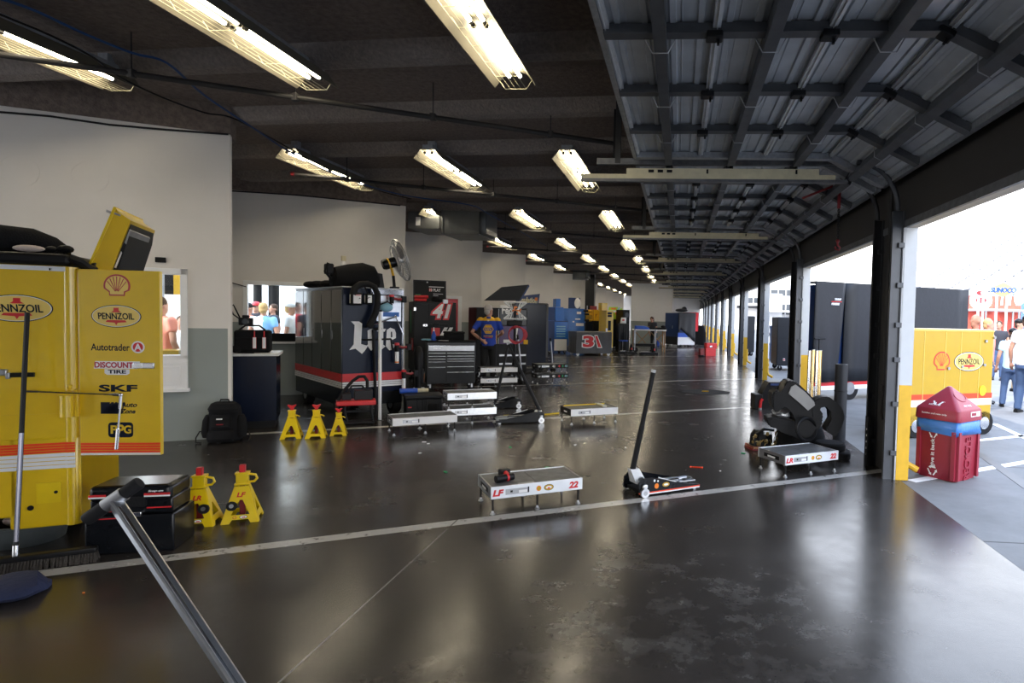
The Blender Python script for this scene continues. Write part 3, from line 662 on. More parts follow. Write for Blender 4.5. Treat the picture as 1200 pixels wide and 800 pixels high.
b.m('white').text(f2, 'Snap-on', -.10, zb1+.026, .016, .085, 0, .003, shear=.25, bold=.02)
b.m('red').rect(FRONT(0, .018, 0), -.16, -.02, zm+.035, zm+.043, 0, .003); b.m('red').rect(FRONT(0, .018, 0), -Wb+.05, -.30, zm+.02, zm+.028, 0, .003); b.m('red').rect(FRONT(0, -.0005, 0), -Wb+.05, -.30, zm-.02, zm-.014, 0, .002)  # thin red lines paint the red reflection on the black body
b.build('band', tc)
b = MB('chrome'); b.box(-.24, -.18, -.008, .02, zm-.01, zm+.02, .004); b.build('latch', tc)

# ------------------------------------------------------------------ T-handle dolly in the foreground
dT = 1.62
def cz(px, py, d): return Vector((0, 0, EYE)) + ray(px, py)*d
tl, tr_, tm, bo = cz(101, 609, dT), cz(164, 565, dT+.03), cz(134, 586, dT+.015), cz(276, 800, 1.50)
dirn = (bo-tm).normalized(); foot = tm + dirn*((tm.z-.06)/-dirn.z)
th = thing('tow_handle', 'silver tow bar with black T grip rising in the lower left foreground', 'handle', (foot.x, foot.y, 0))
o3 = Vector((foot.x, foot.y, 0))
b = MB('alu'); ax = (tm-foot).normalized(); sx = ax.cross(Vector((0.5, .8, 0))).normalized(); sy = ax.cross(sx)
hw = .0145
ringp = lambda p: [p+sx*a*hw+sy*c*hw for a, c in ((-1, -.7), (-.7, -1), (.7, -1), (1, -.7), (1, .7), (.7, 1), (-.7, 1), (-1, .7))]
b.rings([ringp(foot-o3), ringp(tm-o3)]); b.build('shaft', th)
b = MB('chrome'); vd = (Vector((0, 0, EYE))-tm).normalized(); vd = (vd-ax*vd.dot(ax)).normalized(); b.tube([(foot-o3)+vd*hw*.86+ax*.1, tm-o3+vd*hw*.86-ax*.03], .0045, 8); b.build('highlight_strip', th)  # bright strip standing in for the highlight along the shaft
b = MB('steel'); b.tube([tm-o3+(tr_-tl)*-.16, tm-o3+(tr_-tl)*.18], .019, 14); b.build('collar', th)
for p, q in ((tl, tl+(tm-tl)*.72), (tr_, tr_+(tm-tr_)*.66)):
    b = MB('rubber'); b.tube([p-o3, p-o3+(q-p)*.12, q-o3], [.016, .0175, .0165], 14); b.build('grip', th)
b = MB('black'); b.box(-.12, .12, -.06, .06, .05, .09, .01); b.m('rubber'); b.tube([(-.16, 0, .05), (-.11, 0, .05)], .05, 16); b.tube([(.11, 0, .05), (.16, 0, .05)], .05, 16); b.build('axle', th)

# navy cloth pouch on the floor
P = fl(14, 706); b = MB('navy_cloth')
rs = []
for (px, py0, py1) in ((-30, 715, 700), (-5, 714, 688), (15, 712, 682), (30, 708, 680), (44, 701, 680), (56, 692, 681), (61, 686, 683)):
    A, Bq = fl(px, py0), fl(px, py1); c_ = (A+Bq)/2; d_ = (Bq-A)/2; h = .045 if px < 50 else .015
    rs.append([c_+d_*math.cos(2*PI*j/12)+Z*max(.003, (h*(1+math.sin(2*PI*j/12)))) for j in range(12)])
b.rings(rs); o = b.build('cloth_pouch'); tag(o, 'navy blue cloth pouch lying on the floor below the push broom', 'pouch')

# ------------------------------------------------------------------ jack stands
def jack_stand(label, loc_, ang, letters=None, side=1, sc=1., group=None, wide=False):
    t = thing('jack_stand', label, 'jack stand', loc_, ang, group); t.scale = (sc, sc, sc)
    H0 = .27
    fr = MB('yellow_stand')
    outer = [(-.12, 0), (-.068, 0), (-.052, .028), (.052, .028), (.068, 0), (.12, 0), (.042, H0), (-.042, H0)]
    inner = [(-.060, .062), (-.04, .062), (-.02, .062), (.02, .062), (.04, .062), (.060, .062), (.010, .17), (-.010, .17)]
    k = .085/H0
    for sgn in (-1, 1):
        f = Fr((0, sgn*.11, 0), (1, 0, 0), Vector((0, -sgn*k, 1)))
        fr.frame_poly(f, outer, inner, -.003, .003)
    k2 = (.12-.042)/H0
    o2 = [(-.11, 0), (-.07, 0), (-.05, .028), (.05, .028), (.07, 0), (.11, 0), (.026, H0), (-.026, H0)]
    i2 = [(-.055, .07), (-.03, .07), (-.01, .07), (.01, .07), (.03, .07), (.055, .07), (.006, .16), (-.006, .16)]
    for sgn in (-1, 1):
        f = Fr((sgn*.12, 0, 0), (0, sgn, 0), Vector((-sgn*k2, 0, 1))); fr.frame_poly(f, o2, i2, -.003, .003)
    fr.build('base', t, smooth=False)
    c = MB('yellow_stand'); c.box(-.040, .040, -.028, .028, H0-.005, H0+.085, .004); c.box(-.046, .046, -.034, .034, H0+.075, H0+.09, .003); c.box(-.05, .05, -.034, .034, H0-.006, H0+.008, .003); c.build('collar', t)
    p = MB('red_dark'); p.box(-.018, .018, -.016, .016, .03, H0, .002); p.m('red'); p.box(-.02, .02, -.018, .018, H0, .415, .003)
    if wide: p.poly(Fr((0, .022, 0), (1, 0, 0), (0, 0, 1)), [(-.022, .385), (.022, .385), (.05, .42), (.045, .43), (0, .415), (-.045, .43), (-.05, .42)], 0, .044)
    p.build('ratchet_post', t)
    h = MB('yellow_stand')
    if wide: h.tube([(.03, -.02, H0+.03), (.06, -.03, H0+.025), (.085, -.03, H0+.015), (.095, -.03, H0+.005)], .008, 8)
    else: h.tube([(.03, 0, H0+.01), (.075, 0, H0+.012), (.095, 0, H0+.035), (.085, 0, H0+.062), (.04, 0, H0+.072)], .009, 8)
    h.build('handle', t)
    if letters:
        fy = Fr((0, -.11, 0), (1, 0, 0), Vector((0, k, 1)))
        r = MB('rubber'); r.tube([fy.p(side*.055, .128, .003), fy.p(side*.055, .128, .03)], .034, 24); r.m('steel').tube([fy.p(side*.055, .128, .02), fy.p(side*.055, .128, .033)], .015, 16); r.build('roller', t)
        l = MB('red'); l.text(fy, letters, 0, .208, .036, .058, .003, .001, shear=.2, bold=.04); l.build('lettering', t)
        l = MB('red'); l.ell(fy, -.035, .044, .013, .011, .003, .004); l.m('yellow_stand').ell(fy, -.035, .044, .009, .007, .004, .005); l.m('navy').ell(fy, .022, .044, .026, .013, .003, .004); l.m('white').ell(fy, .022, .044, .022, .010, .004, .005); l.m('red').rect(fy, .012, .034, .038, .046, .005, .0055); l.build('logo_decal', t)
    return t
S1 = (fl(209, 619)+fl(253, 616))/2+V30*.10; S2 = (fl(262, 615)+fl(302, 610))/2+V30*.10
jack_stand('yellow jack stand lettered LR with red post, beside the black tool box', S1, R(20), 'LR', 1)
jack_stand('yellow jack stand lettered LF with red post, right of the one lettered LR', S2, R(27), 'LF', -1)
for i, ((xa, ya), (xb, yb), s, lb) in enumerate((((328, 514.5), (355, 514), .96, 'left'), ((357, 514), (384, 513), .96, 'middle'), ((387, 511), (407, 510.5), .80, 'small right-hand'))):
    c_ = (fl(xa, ya)+fl(xb, yb))/2+V30*.09
    jack_stand(['yellow jack stand with red saddle nearest the dark cabinet and black backpack', 'middle yellow jack stand of three beside the dark blue cart', 'smallest yellow jack stand, right-hand of three by the dark blue cart'][i], c_, R(24), None, 1, s, None, True)

# ------------------------------------------------------------------ scale platforms
def platform(label, loc_, ang, L=.78, Wd=.44, h=.225, face='alu_white', deck='galv_dark', letters=None, number=None, marks=True, legz=0., group=None, end='steel'):
    t = thing('scale_platform', label, 'platform', loc_, ang, group)
    z0 = h-.098; b = MB(face); b.box(0, L, 0, .012, z0, h, .002); b.build('front_rail', t)
    b = MB(face if end == 'steel' else end); b.box(0, L, Wd-.012, Wd, z0, h, .002); b.build('rear_rail', t)
    b = MB(end); b.box(0, .012, .012, Wd-.012, z0, h, .002); b.m('black').box(-.002, .001, .10, .34, z0+.03, h-.03); b.m('white').box(-.003, .0, .16, .28, z0+.035, h-.045); b.build('end_rail', t)
    b = MB(end); b.box(L-.012, L, .012, Wd-.012, z0, h, .002); b.build('end_rail', t)
    b = MB(deck); b.box(.012, L*.498, .012, Wd-.012, h-.022, h-.006, .002); b.box(L*.502, L-.012, .012, Wd-.012, h-.022, h-.006, .002); b.m('galv').box(L*.30, L*.47, .014, .06, h-.006, h-.004); b.build('deck', t)
    for x in (.02, L*.5, L-.03):
        for y in (.022, Wd-.022):
            g = MB('black'); g.cyl((x, y, .02), (x, y, z0+.02), .0085, n=10); g.m('steel'); g.lathe((x, y, 0), Z, [(.021, 0), (.021, .006), (.012, .014), (.009, .03), (.006, .032)], 14); g.build('leg', t)
    f = FRONT(0, 0, 0); zc = (z0+h)/2
    l = MB('steel'); l.rect(f, L*.15, L*.40, z0+.025, h-.028, 0, .001); l.m('black').rect(f, L*.385, L*.40, z0+.028, h-.024, .001, .002); l.m('white').rect(f, L*.29, L*.38, z0+.03, h-.045, .001, .002); l.m('black').rect(f, L*.20, L*.225, zc-.008, zc+.008, .001, .002); l.build('readout_plate', t)
    if letters:
        l = MB('red'); l.text(f, letters, L*.075, zc-.002, .052, .09, 0, .002, shear=.2, bold=.05)
        l.text(f, number, L*.895, zc-.002, .056, .085, 0, .002, shear=.2, bold=.05); l.build('lettering', t)
        if marks:
            l = MB('orange'); l.ell(f, L*.505, zc, .021, .022, 0, .001); l.m('yellow_bright').ell(f, L*.505, zc, .015, .016, .001, .0015); l.m('navy').ell(f, L*.615, zc, .042, .026, 0, .001); l.m('yellow_bright').ell(f, L*.615, zc, .038, .023, .001, .0015); l.m('white').ell(f, L*.615, zc, .026, .011, .0015, .002); l.m('red').ell(f, L*.615, zc-.006, .012, .006, .002, .0025); l.build('logo_decal', t)
    return t
PA = fl(575, 604)
platform('silver scale platform lettered LF and 22, alone in the middle of the floor', PA, R(31.5), letters='LF', number='22')
PB = fl(920, 560)
platform('silver scale platform lettered LR and 22 in front of the black seat pile', PB, R(31), L=.72, letters='LR', number='22')
PC = fl(669, 498)
pc = platform('white-faced scale platform standing alone behind the black floor jack', PC, R(32), L=.76, face='white', end='black')
b = MB('yellow_stand'); b.box(.03, .70, .36, .375, .225, .24, .002); b.m('alu').box(.55, .62, .1, .40, .222, .245, .002); b.build('clamp_bar', pc)
PD = fl(460, 511)
platform('low white scale platform in front of the black storage case', PD, R(35), L=.82, Wd=.40, face='white')
PE = fl(524, 498)
for k in range(2):
    platform(['lower silver scale platform of the pair stacked beside the black storage case', 'upper silver scale platform of the pair stacked beside the black storage case'][k], PE+Z*(.226*k), R(30), L=.70, Wd=.42, face='alu', letters='LF' if 0 else None)
PF = fl(563, 456)
for k in range(2):
    platform(['lower white platform of the stack behind which the man stands', 'upper white platform of the stack behind which the man stands'][k], PF+Z*(.226*k), R(28), L=.78, Wd=.42, face='white', end='black')
PG = fl(629, 450)
for k in range(2):
    t = platform(['lower black platform with coloured decals right of the bracket stand', 'upper black platform with coloured decals right of the bracket stand'][k], PG+Z*(.232*k), R(30), L=.76, Wd=.42, face='black', end='black')
    f = FRONT(0, 0, 0); l = MB('white'); l.text(f, '42', .40, .176, .055, .07, 0, .002, bold=.03); l.m('red').text(f, '4', .53, .176, .055, .05, 0, .002, bold=.04); l.m('green').text(f, '1', .62, .176, .055, .03, 0, .002, bold=.04); l.m('tub_grey').m('cyan_band').text(f, '41', .70, .176, .055, .07, 0, .002, bold=.03); l.m('white').text(f, 'LF', .06, .172, .035, .05, 0, .002, bold=.03); l.build('decal', t)
# cordless drill on the LF platform
dp = loc(PA, R(31.5), .17, .16, .219)
t = thing('impact_driver', 'red and black cordless impact driver lying on the LF platform', 'power tool', dp, R(45))
b = MB('black'); b.tube([(-.10, 0, .03), (.06, 0, .03)], [.030, .028], 14); b.m('red').tube([(-.005, 0, .03), (.012, 0, .03)], .031, 14); b.build('motor_body', t)
b = MB('red'); b.tube([(.03, .01, .03), (.06, .10, .026), (.07, .15, .026)], [.02, .018, .022], 10); b.build('grip', t)
b = MB('black'); b.box(.03, .115, .14, .21, .0, .055, .008); b.build('battery', t)
# ------------------------------------------------------------------ low racing jacks
def floor_jack(label, c, ang, hb, ht, L=.66, marks=True, grip='black'):
    t = thing('floor_jack', label, 'floor jack', c, ang); Wj = .27
    prof = [(.0, .035), (.02, .015), (L, .02), (L, .05), (L*.82, .065), (L*.20, .165), (.04, .165), (.0, .13)]
    for y in (0, Wj):
        b = MB('black_gloss'); b.poly(Fr((0, y, 0), (1, 0, 0), (0, 0, 1)), prof, -.006, .006); o = b.build('side_plate', t, smooth=False)
        if y == 0:
            f = Fr((0, -.0065, 0), (1, 0, 0), (0, 0, 1)); q = MB('orange_red'); q.rect(f, .0, L, .030, .040, 0, .001); q.m('white').rect(f, .10, L, .018, .029, 0, .001); q.m('white').poly(f, [(.20, .165), (L*.60, .102), (L*.60, .096), (.20, .158)], 0, .001)
            if marks:
                q.m('orange').ell(f, L*.28, .085, .022, .024, 0, .001); q.m('navy').ell(f, L*.43, .088, .042, .024, 0, .001); q.m('yellow_bright').ell(f, L*.43, .088, .038, .021, .001, .0015); q.m('white').ell(f, L*.43, .088, .025, .010, .0015, .002)
                q.m('white').ell(f, L*.245, .135, .010, .012, 0, .001); q.m('white').ell(f, L*.30, .128, .008, .010, 0, .001)
            q.build('decal', o)
    b = MB('black'); b.box(.03, L*.9, .01, Wj-.01, .02, .05, .004); b.m('steel').box(L*.25, L*.75, .09, .17, .05, .10, .01); b.tube([(L*.25, .13, .09), (L*.9, .13, .085)], .02, 10); b.build('chassis', t)
    b = MB('steel'); b.box(L*.72, L*1.0, .06, Wj-.06, .06, .075, .004); b.lathe((L*.90, .13, .075), Z, [(.05, 0), (.06, .012), (.045, .014)], 20); b.build('saddle', t)
    for y in (-.025, Wj+.025):
        b = MB('alu'); b.tube([(.05, y-.016, .042), (.05, y+.016, .042)], .042, 20); b.m('steel').tube([(.05, y-.018, .042), (.05, y+.018, .042)], .02, 12); b.m('white_paint').box(.03, .075, y-.014, y+.014, .08, .115, .008); b.build('wheel', t)
    for y in (.02, Wj-.02):
        b = MB('steel'); b.tube([(L-.05, y-.015, .022), (L-.05, y+.015, .022)], .022, 14); b.build('roller', t)
    iv = Matrix.Rotation(-ang, 4, 'Z') @ Matrix.Translation(-Vector(c)); a, d = iv @ hb, iv @ ht
    b = MB('white_paint'); b.rings([[(.02, .07, .10), (.13, .07, .10), (.13, .20, .10), (.02, .20, .10)], [(a.x-.045, a.y-.03, a.z-.03), (a.x+.045, a.y-.03, a.z-.03), (a.x+.045, a.y+.03, a.z-.03), (a.x-.045, a.y+.03, a.z-.03)]]); b.m('steel').tube([(.06, .05, .15), (.06, .22, .15)], .02, 12); b.build('handle_socket', t)
    b = MB(grip); e = a+(d-a)*.42; b.tube([a-(d-a)*.06, e], .026, 14); b.tube([e, d], .022, 14); b.m('steel').tube([d-(d-a)*.02, d+(d-a)*.008], .0225, 14); b.build('handle', t)
    return t
J1 = fl(748, 583)
floor_jack('black low floor jack with handle upright in the middle of the floor', J1, R(34), aty(742.5, 545, J1.y+.08), aty(766, 434, J1.y+.12))
J2 = fl(632, 497)
# this one points left, its handle end to the right
def jack_left():
    ang = R(24+180); c = fl(640, 495)+V30*.27
    return floor_jack('black low floor jack beside the stacked silver platforms, tall handle leaning left', c, ang, aty(631, 478, c.y-.10), aty(595, 402, c.y-.05), L=.70)
jack_left()
def jack_rear():
    c = fl(613, 478)+V30*.27
    return floor_jack('second black floor jack, partly behind the nearer one with stacked platforms', c, R(204), aty(581, 470, c.y-.3), aty(596, 402, c.y-.1), L=.62, marks=False)
jack_rear()
# ------------------------------------------------------------------ the middle of the left side
def reach(px, c, ang, py=420):
    """how far along ang from c the pixel column px is met"""
    return facexz(px, py, c, ang)[0]
def cart_box(t, m, x0, x1, y0, y1, z0, z1, name='body', bev=.008):
    b = MB(m); b.box(x0, x1, y0, y1, z0, z1, bev); return b.build(name, t)
def casters(t, x0, x1, y0, y1, r=.055, m='rubber', name='caster'):
    for x in (x0, x1):
        for y in (y0, y1):
            b = MB(m); b.tube([(x, y-.018, r), (x, y+.018, r)], r, 16); b.m('steel').box(x-.02, x+.02, y-.028, y+.028, r, r*2+.03, .004); b.build(name, t)
# counter with white top behind the wall corner
cc = fl(324, 501); ca = A30
ct = thing('counter', 'dark counter with white top below the inner window, left of the dark blue cart', 'counter', cc, ca)
zt = facexz(324, 417, cc, ca)[1]
b = MB('navy'); b.box(-.52, 0, 0, .62, .10, zt, .003); b.m('black').box(-.50, -.02, .05, .60, 0, .10); b.build('cabinet', ct)
b = MB('counter_white'); b.box(-.54, .03, -.03, .66, zt, zt+.035, .006); b.build('countertop', ct)
zc = zt+.036
P = loc(cc, ca, -.30, .25, zc)
t = thing('camera_bag', 'black camera bag with two white tags on the white counter top', 'bag', P, ca)
b = MB('black_fabric'); b.box(-.20, .22, -.12, .14, 0, .30, .035, 4); b.box(-.19, .21, -.15, -.10, .03, .20, .02, 3); b.build('body', t)
b = MB('black'); b.tube([(-.15, 0, .30), (-.08, 0, .36), (.08, 0, .36), (.15, 0, .30)], .012, 8); b.build('handle', t)
for x in (.04, .15):
    b = MB('red'); b.box(x-.006, x+.006, -.155, -.15, .20, .29); b.m('white').box(x-.022, x+.022, -.162, -.155, .06, .21, .004); b.build('luggage_tag', t)
P = loc(cc, ca, -.38, .22, zc+.365)
t = thing('camera', 'black camera with strap loop standing on the black camera bag', 'camera', P, A30)
b = MB('black'); b.box(-.07, .09, -.05, .05, 0, .10, .012); b.box(-.03, .05, -.05, .05, .10, .135, .012); b.build('camera_body', t)
b = MB('black'); b.tube([(.02, -.04, .05), (.02, -.14, .05)], [.042, .048], 18); b.m('glass_dark').tube([(.02, -.139, .05), (.02, -.142, .05)], .04, 18); b.build('lens', t)
b = MB('black_fabric'); b.tube([(-.07, 0, .09), (-.13, -.02, .14), (-.16, -.02, .22), (-.13, -.02, .27), (-.10, -.02, .20), (-.06, 0, .10)], .009, 6); b.build('strap', t)
P = loc(cc, ca, -.47, .12, zc)
b = MB('black_fabric'); b.ball(P+Z*.05, (.06, .08, .05), 12); b.tube([P+Vector((.02, -.05, .03)), P+Vector((.10, -.10, .012)), P+Vector((.2, -.10, .012)), P+Vector((.3, -.07, .012))], .008, 6); o = b.build('cable_bundle'); tag(o, 'coiled black cables at the left end of the white counter top', 'cable')
# long case on the window ledge
wl = WALLS[1][0]
x0, z0 = facexz(317, 400, wl+V30*-.09, A30); x1, _ = facexz(352, 390, wl+V30*-.09, A30)
b = MB('black_matte'); f = Fr(wl, U30, Z); b.obox(f, x0, x1+.25, wins[1][2]-.047, wins[1][2]+.10, .01, .10, .01); o = b.build('long_case'); tag(o, 'long black case lying on the inner window ledge', 'case')
# backpack
P = (fl(240, 519)+fl(284, 518))/2+V30*.08
t = thing('backpack', 'black backpack standing against the grey painted wall', 'backpack', P, R(22))
b = MB('black_fabric')
def sq(x, y, z, a, c, k=.75, n=20): return [(x+a*math.copysign(abs(math.cos(2*PI*j/n))**k, math.cos(2*PI*j/n)), y+c*math.copysign(abs(math.sin(2*PI*j/n))**k, math.sin(2*PI*j/n)), z) for j in range(n)]
b.rings([sq(0, .02, .0, .15, .10), sq(0, .01, .03, .18, .13), sq(0, .02, .18, .175, .13), sq(0, .03, .34, .165, .11), sq(.0, .04, .42, .15, .09), sq(0, .05, .455, .11, .06)]); b.build('main_bag', t)
b = MB('black_fabric'); b.rings([sq(-.01, -.10, .02, .13, .06), sq(-.01, -.115, .06, .14, .07), sq(-.01, -.11, .13, .135, .06), sq(-.01, -.10, .15, .12, .05)]); b.build('lower_pocket', t)
b = MB('black_fabric'); b.rings([sq(-.01, -.09, .16, .11, .05), sq(-.01, -.105, .20, .115, .055), sq(-.01, -.09, .30, .105, .05), sq(-.01, -.075, .33, .09, .03)]); b.m('white').box(-.04, .02, -.165, -.155, .285, .30); b.m('red_dark').box(-.04, .03, -.168, -.158, .225, .235); b.build('front_pocket', t)
b = MB('black_fabric'); b.rings([sq(-.0, -.02, .36, .15, .10), sq(-.0, -.03, .40, .16, .10), sq(0, -.02, .46, .13, .08), sq(0, 0, .475, .10, .06)]); b.build('top_flap', t)
for sx_ in (-1, 1):
    b = MB('black_fabric'); b.rings([sq(sx_*.17, .0, .06, .05, .07), sq(sx_*.18, .0, .12, .055, .08), sq(sx_*.175, .0, .26, .045, .07), sq(sx_*.165, .01, .32, .03, .04)]); b.build('side_pocket', t)
    b = MB('black'); b.tube([(sx_*.18, .02, .12), (sx_*.25, -.02, .13), (sx_*.28, -.05, .06), (sx_*.27, -.08, .012), (sx_*.21, -.10, .01)], .008, 6); b.build('strap', t)
b = MB('black'); b.tube([(-.05, 0, .465), (-.04, 0, .50), (.04, 0, .50), (.05, 0, .465)], .010, 8); b.build('handle', t)

# ------------------------------------------------------------------ dark blue cart
CL = fl(401, 490); la = R(48)
lw = reach(471.5, CL, la); Ld = 2.35
t = thing('pit_cart', 'long dark blue cart with red and white band and large white lettering', 'cart', CL, la); LC = t
Zf = lambda px, py: facexz(px, py, CL, la)
zT = 1.935; zr1 = .655; zr0 = .535; zw = .44
cart_box(t, 'navy', 0, lw, 0, Ld, .17, zT)
b = MB('black_gloss'); 
for i in range(5): b.box(-.006, 0, .02+i*Ld/5, Ld/5*(i+1)-.012, .20, zT-.03, .002)
b.build('side_door', t) if False else b.bm.free()
for i in range(5):
    b = MB('black_mirror'); b.box(-.010, 0, .012+i*Ld/5, Ld/5*(i+1)-.008, zw-.01, zT-.04, .003); b.m('steel').box(-.016, -.009, Ld/5*(i+1)-.06, Ld/5*(i+1)-.045, 1.15, 1.28, .003); b.build('side_door', t)
b = MB('red'); b.rect(FRONT(0, -.0005, 0), 0, lw, zr0, zr1, 0, .002); b.rect(LEFT(-.0105, Ld, 0), 0, Ld, zr0, zr1, 0, .002)
b.m('white_paint')
for i in range(3):
    d = (zr0-zw)/3; b.rect(FRONT(0, -.0005, 0), 0, lw, zw+i*d, zw+(i+.82)*d, 0, .002); b.rect(LEFT(-.0105, Ld, 0), 0, Ld, zw+i*d, zw+(i+.82)*d, 0, .002)
b.build('stripe', t)
b = MB('steel'); b.box(-.015, lw+.01, -.012, Ld, zT-.005, zT+.012, .004); b.m('chrome').box(lw-.012, lw+.012, -.014, .03, zw+.1, zT, .004); b.box(lw*.45, lw, -.012, .0, zT-.09, zT-.01, .003); b.build('edge_trim', t)
x0, z0 = Zf(411, 412); x1, z1 = Zf(464, 377)
# big blackletter word, built letter by letter
b = MB('white_paint'); f = FRONT(0, -.001, 0); w_ = x1-x0; h_ = z1-z0
def S(pts): return [(x0+x*w_, z0+y*h_) for x, y in pts]
b.poly(f, S([(.0, 1.0), (.17, 1.0), (.24, .93), (.22, .25), (.34, .20), (.40, .26), (.30, .02), (.24, -.08), (.10, .10), (-.03, .06), (.06, .24), (.08, .88)]), 0, .002)
for (a, c) in ((.36, .48), ):
    b.poly(f, S([(a, .70), (a+.10, .78), (a+.14, .70), (a+.13, .22), (a+.17, .16), (a+.08, .02), (a+.01, .16)]), 0, .002); b.poly(f, S([(a+.01, .95), (a+.08, 1.04), (a+.14, .95), (a+.07, .86)]), 0, .002)
a = .56; b.poly(f, S([(a, .68), (a+.04, .76), (a+.05, .96), (a+.14, 1.05), (a+.15, .76), (a+.21, .76), (a+.18, .66), (a+.15, .66), (a+.15, .22), (a+.2, .16), (a+.09, .02), (a+.04, .16), (a+.04, .66)]), 0, .002)
a = .77; b.poly(f, S([(a, .16), (a+.02, .72), (a+.10, .80), (a+.20, .74), (a+.23, .62), (a+.23, .44), (a+.12, .36), (a+.12, .26), (a+.18, .22), (a+.23, .24), (a+.16, .04), (a+.08, .02)]), 0, .002)
b.m('navy').poly(f, S([(a+.11, .66), (a+.14, .66), (a+.15, .48), (a+.11, .46)]), .002, .003)
b.build('lettering', t)
# upper silver panel, its silver and blue standing in for a reflection
b = MB('alu'); x2, z2 = Zf(441, 376); x3, z3 = Zf(470, 347); b.rect(FRONT(0, -.001, 0), x2, x3, z2, z3, 0, .002); b.m('blue_cart').rect(FRONT(0, -.001, 0), x2+.1, x3-.03, z2+.07, z2+.14, .002, .003); b.build('reflection_panel', t)
for (x, y) in ((.10, .35), (lw-.08, .12), (.10, 1.95), (lw-.08, 1.95)):
    b = MB('rubber'); b.tube([(x-.06, y, .15), (x+.06, y, .15)], .15, 24); b.m('steel').tube([(x-.065, y, .15), (x+.065, y, .15)], .08, 16); b.build('wheel', t)
b = MB('black_gloss'); b.box(lw*.62, lw-.02, -.03, .02, .17, .36, .01); b.build('step_box', t)

def at_front(px, py, off=.0):   # a point off the blue cart's front face
    x, z = Zf(px, py); return loc(CL, la, x, -off, z)
# hose, headset, poles, rods and impact guns on the blue cart's end
b = MB('rubber'); pts = [(409, 345), (411, 338), (418, 333), (427, 332.5), (434, 336), (438, 345), (438, 356), (436, 366), (432, 374), (428, 382)]
b.tube([at_front(px, py, .15) for px, py in pts], .045, 12); b.tube([at_front(430.5, 377.5, .15), at_front(428, 383, .15)], .052, 12); o = b.build('vacuum_hose'); tag(o, 'thick black hose looped over the end of the dark blue cart', 'hose')
t = thing('radio_headset', 'black radio headset with white lettering hanging on the dark blue cart', 'headset', at_front(420, 350, .09), la)
b = MB('black'); b.box(-.15, .02, -.05, .05, -.10, .09, .03, 3); b.m('white').text(FRONT(-.06, -.05, 0), 'Lite', 0, .0, .06, .09, 0, .003, bold=.05); b.m('red').rect(FRONT(-.06, -.05, 0), -.04, .04, .045, .055, 0, .003); b.build('ear_cup', t)
b = MB('black'); b.box(.06, .17, -.05, .05, -.08, .08, .025, 3); b.m('white').text(FRONT(.11, -.05, 0), '2', 0, 0, .06, .05, 0, .003, bold=.05); b.build('ear_cup', t)
b = MB('black'); b.tube([(-.06, 0, .08), (-.04, 0, .16), (.06, 0, .18), (.11, 0, .07)], .012, 8); b.build('headband', t)
b = MB('white_paint'); bp = fl(445, 492); tp = at_front(443, 365, .08); b.tube([bp, tp], .024, 14); b.m('black').tube([tp, tp+Z*.03], .03, 12); o = b.build('pole'); tag(o, 'white pole standing upright against the end of the dark blue cart', 'pole')
b = MB('black'); bp = loc(CL, la, Zf(439, 478)[0], -.06, .0); tp = at_front(436, 386, .05); b.tube([bp, tp], .022, 12); b.tube([tp, tp+(tp-bp)*.0+U30*.12+Z*.02], .018, 10); o = b.build('pole'); tag(o, 'black pole standing beside the white pole at the dark blue cart', 'pole')
b = MB('black'); b.tube([at_front(424, 398, .04), at_front(457, 397, .04)], .014, 10); b.tube([at_front(457, 397, .04), at_front(459, 410, .04)], .014, 10); o = b.build('hook_bar', LC) if False else b.build('hook_bar'); o['label'] = 'thin black bar across the white lettering of the dark blue cart'; o['category'] = 'bar'
b = MB('chrome'); b.tube([at_front(426, 384, .04), at_front(462, 371, .05), at_front(471, 392, .06)], .012, 8); b.ball(at_front(462, 371, .05), .024, 10); o = b.build('hinged_rod'); tag(o, 'jointed chrome rod slanting over the lettering of the dark blue cart', 'rod')
def impact(label, p, rz, sleeve=True, body='black'):
    t = thing('impact_wrench', label, 'power tool', p, rz, 'impact wrenches on the dark blue cart')
    b = MB(body); b.tube([(0, 0, -.02), (0, 0, .10)], [.032, .036], 14); b.m('red').tube([(0, 0, .08), (0, 0, .115)], .037, 14); b.build('motor_body', t)
    b = MB('red_dark'); b.tube([(.02, 0, .06), (.10, 0, .045), (.16, 0, .05)], [.022, .019, .022], 10); b.build('grip', t)
    b = MB('black'); b.box(.15, .22, -.04, .04, .0, .10, .01); b.build('battery', t)
    if sleeve:
        b = MB('white'); b.tube([(0, 0, -.20), (0, 0, -.02)], .028, 14); b.m('orange').tube([(0, 0, -.19), (0, 0, -.17)], .0285, 14); b.build('socket_sleeve', t)
    return t
impact('red and black impact wrench in the upper holder of the dark blue cart', at_front(462, 410, .10), la)
impact('red and black impact wrench in the lower holder of the dark blue cart', at_front(470, 441, .10), la)
t = impact('black impact wrench hanging over the silver reflection panel of the dark blue cart', at_front(456, 354, .10), la, False)
t = thing('face_shield', 'blue tinted face shield hanging on the silver reflection panel of the dark blue cart', 'shield', at_front(451, 360, .06), la)
b = MB('cyan_band'); b.ball((0, 0, 0), (.10, .05, .07), 14); b.build('visor', t); b = MB('black'); b.tube([(-.09, 0, .04), (0, -.04, .09), (.09, 0, .04)], .012, 8); b.build('headband', t)
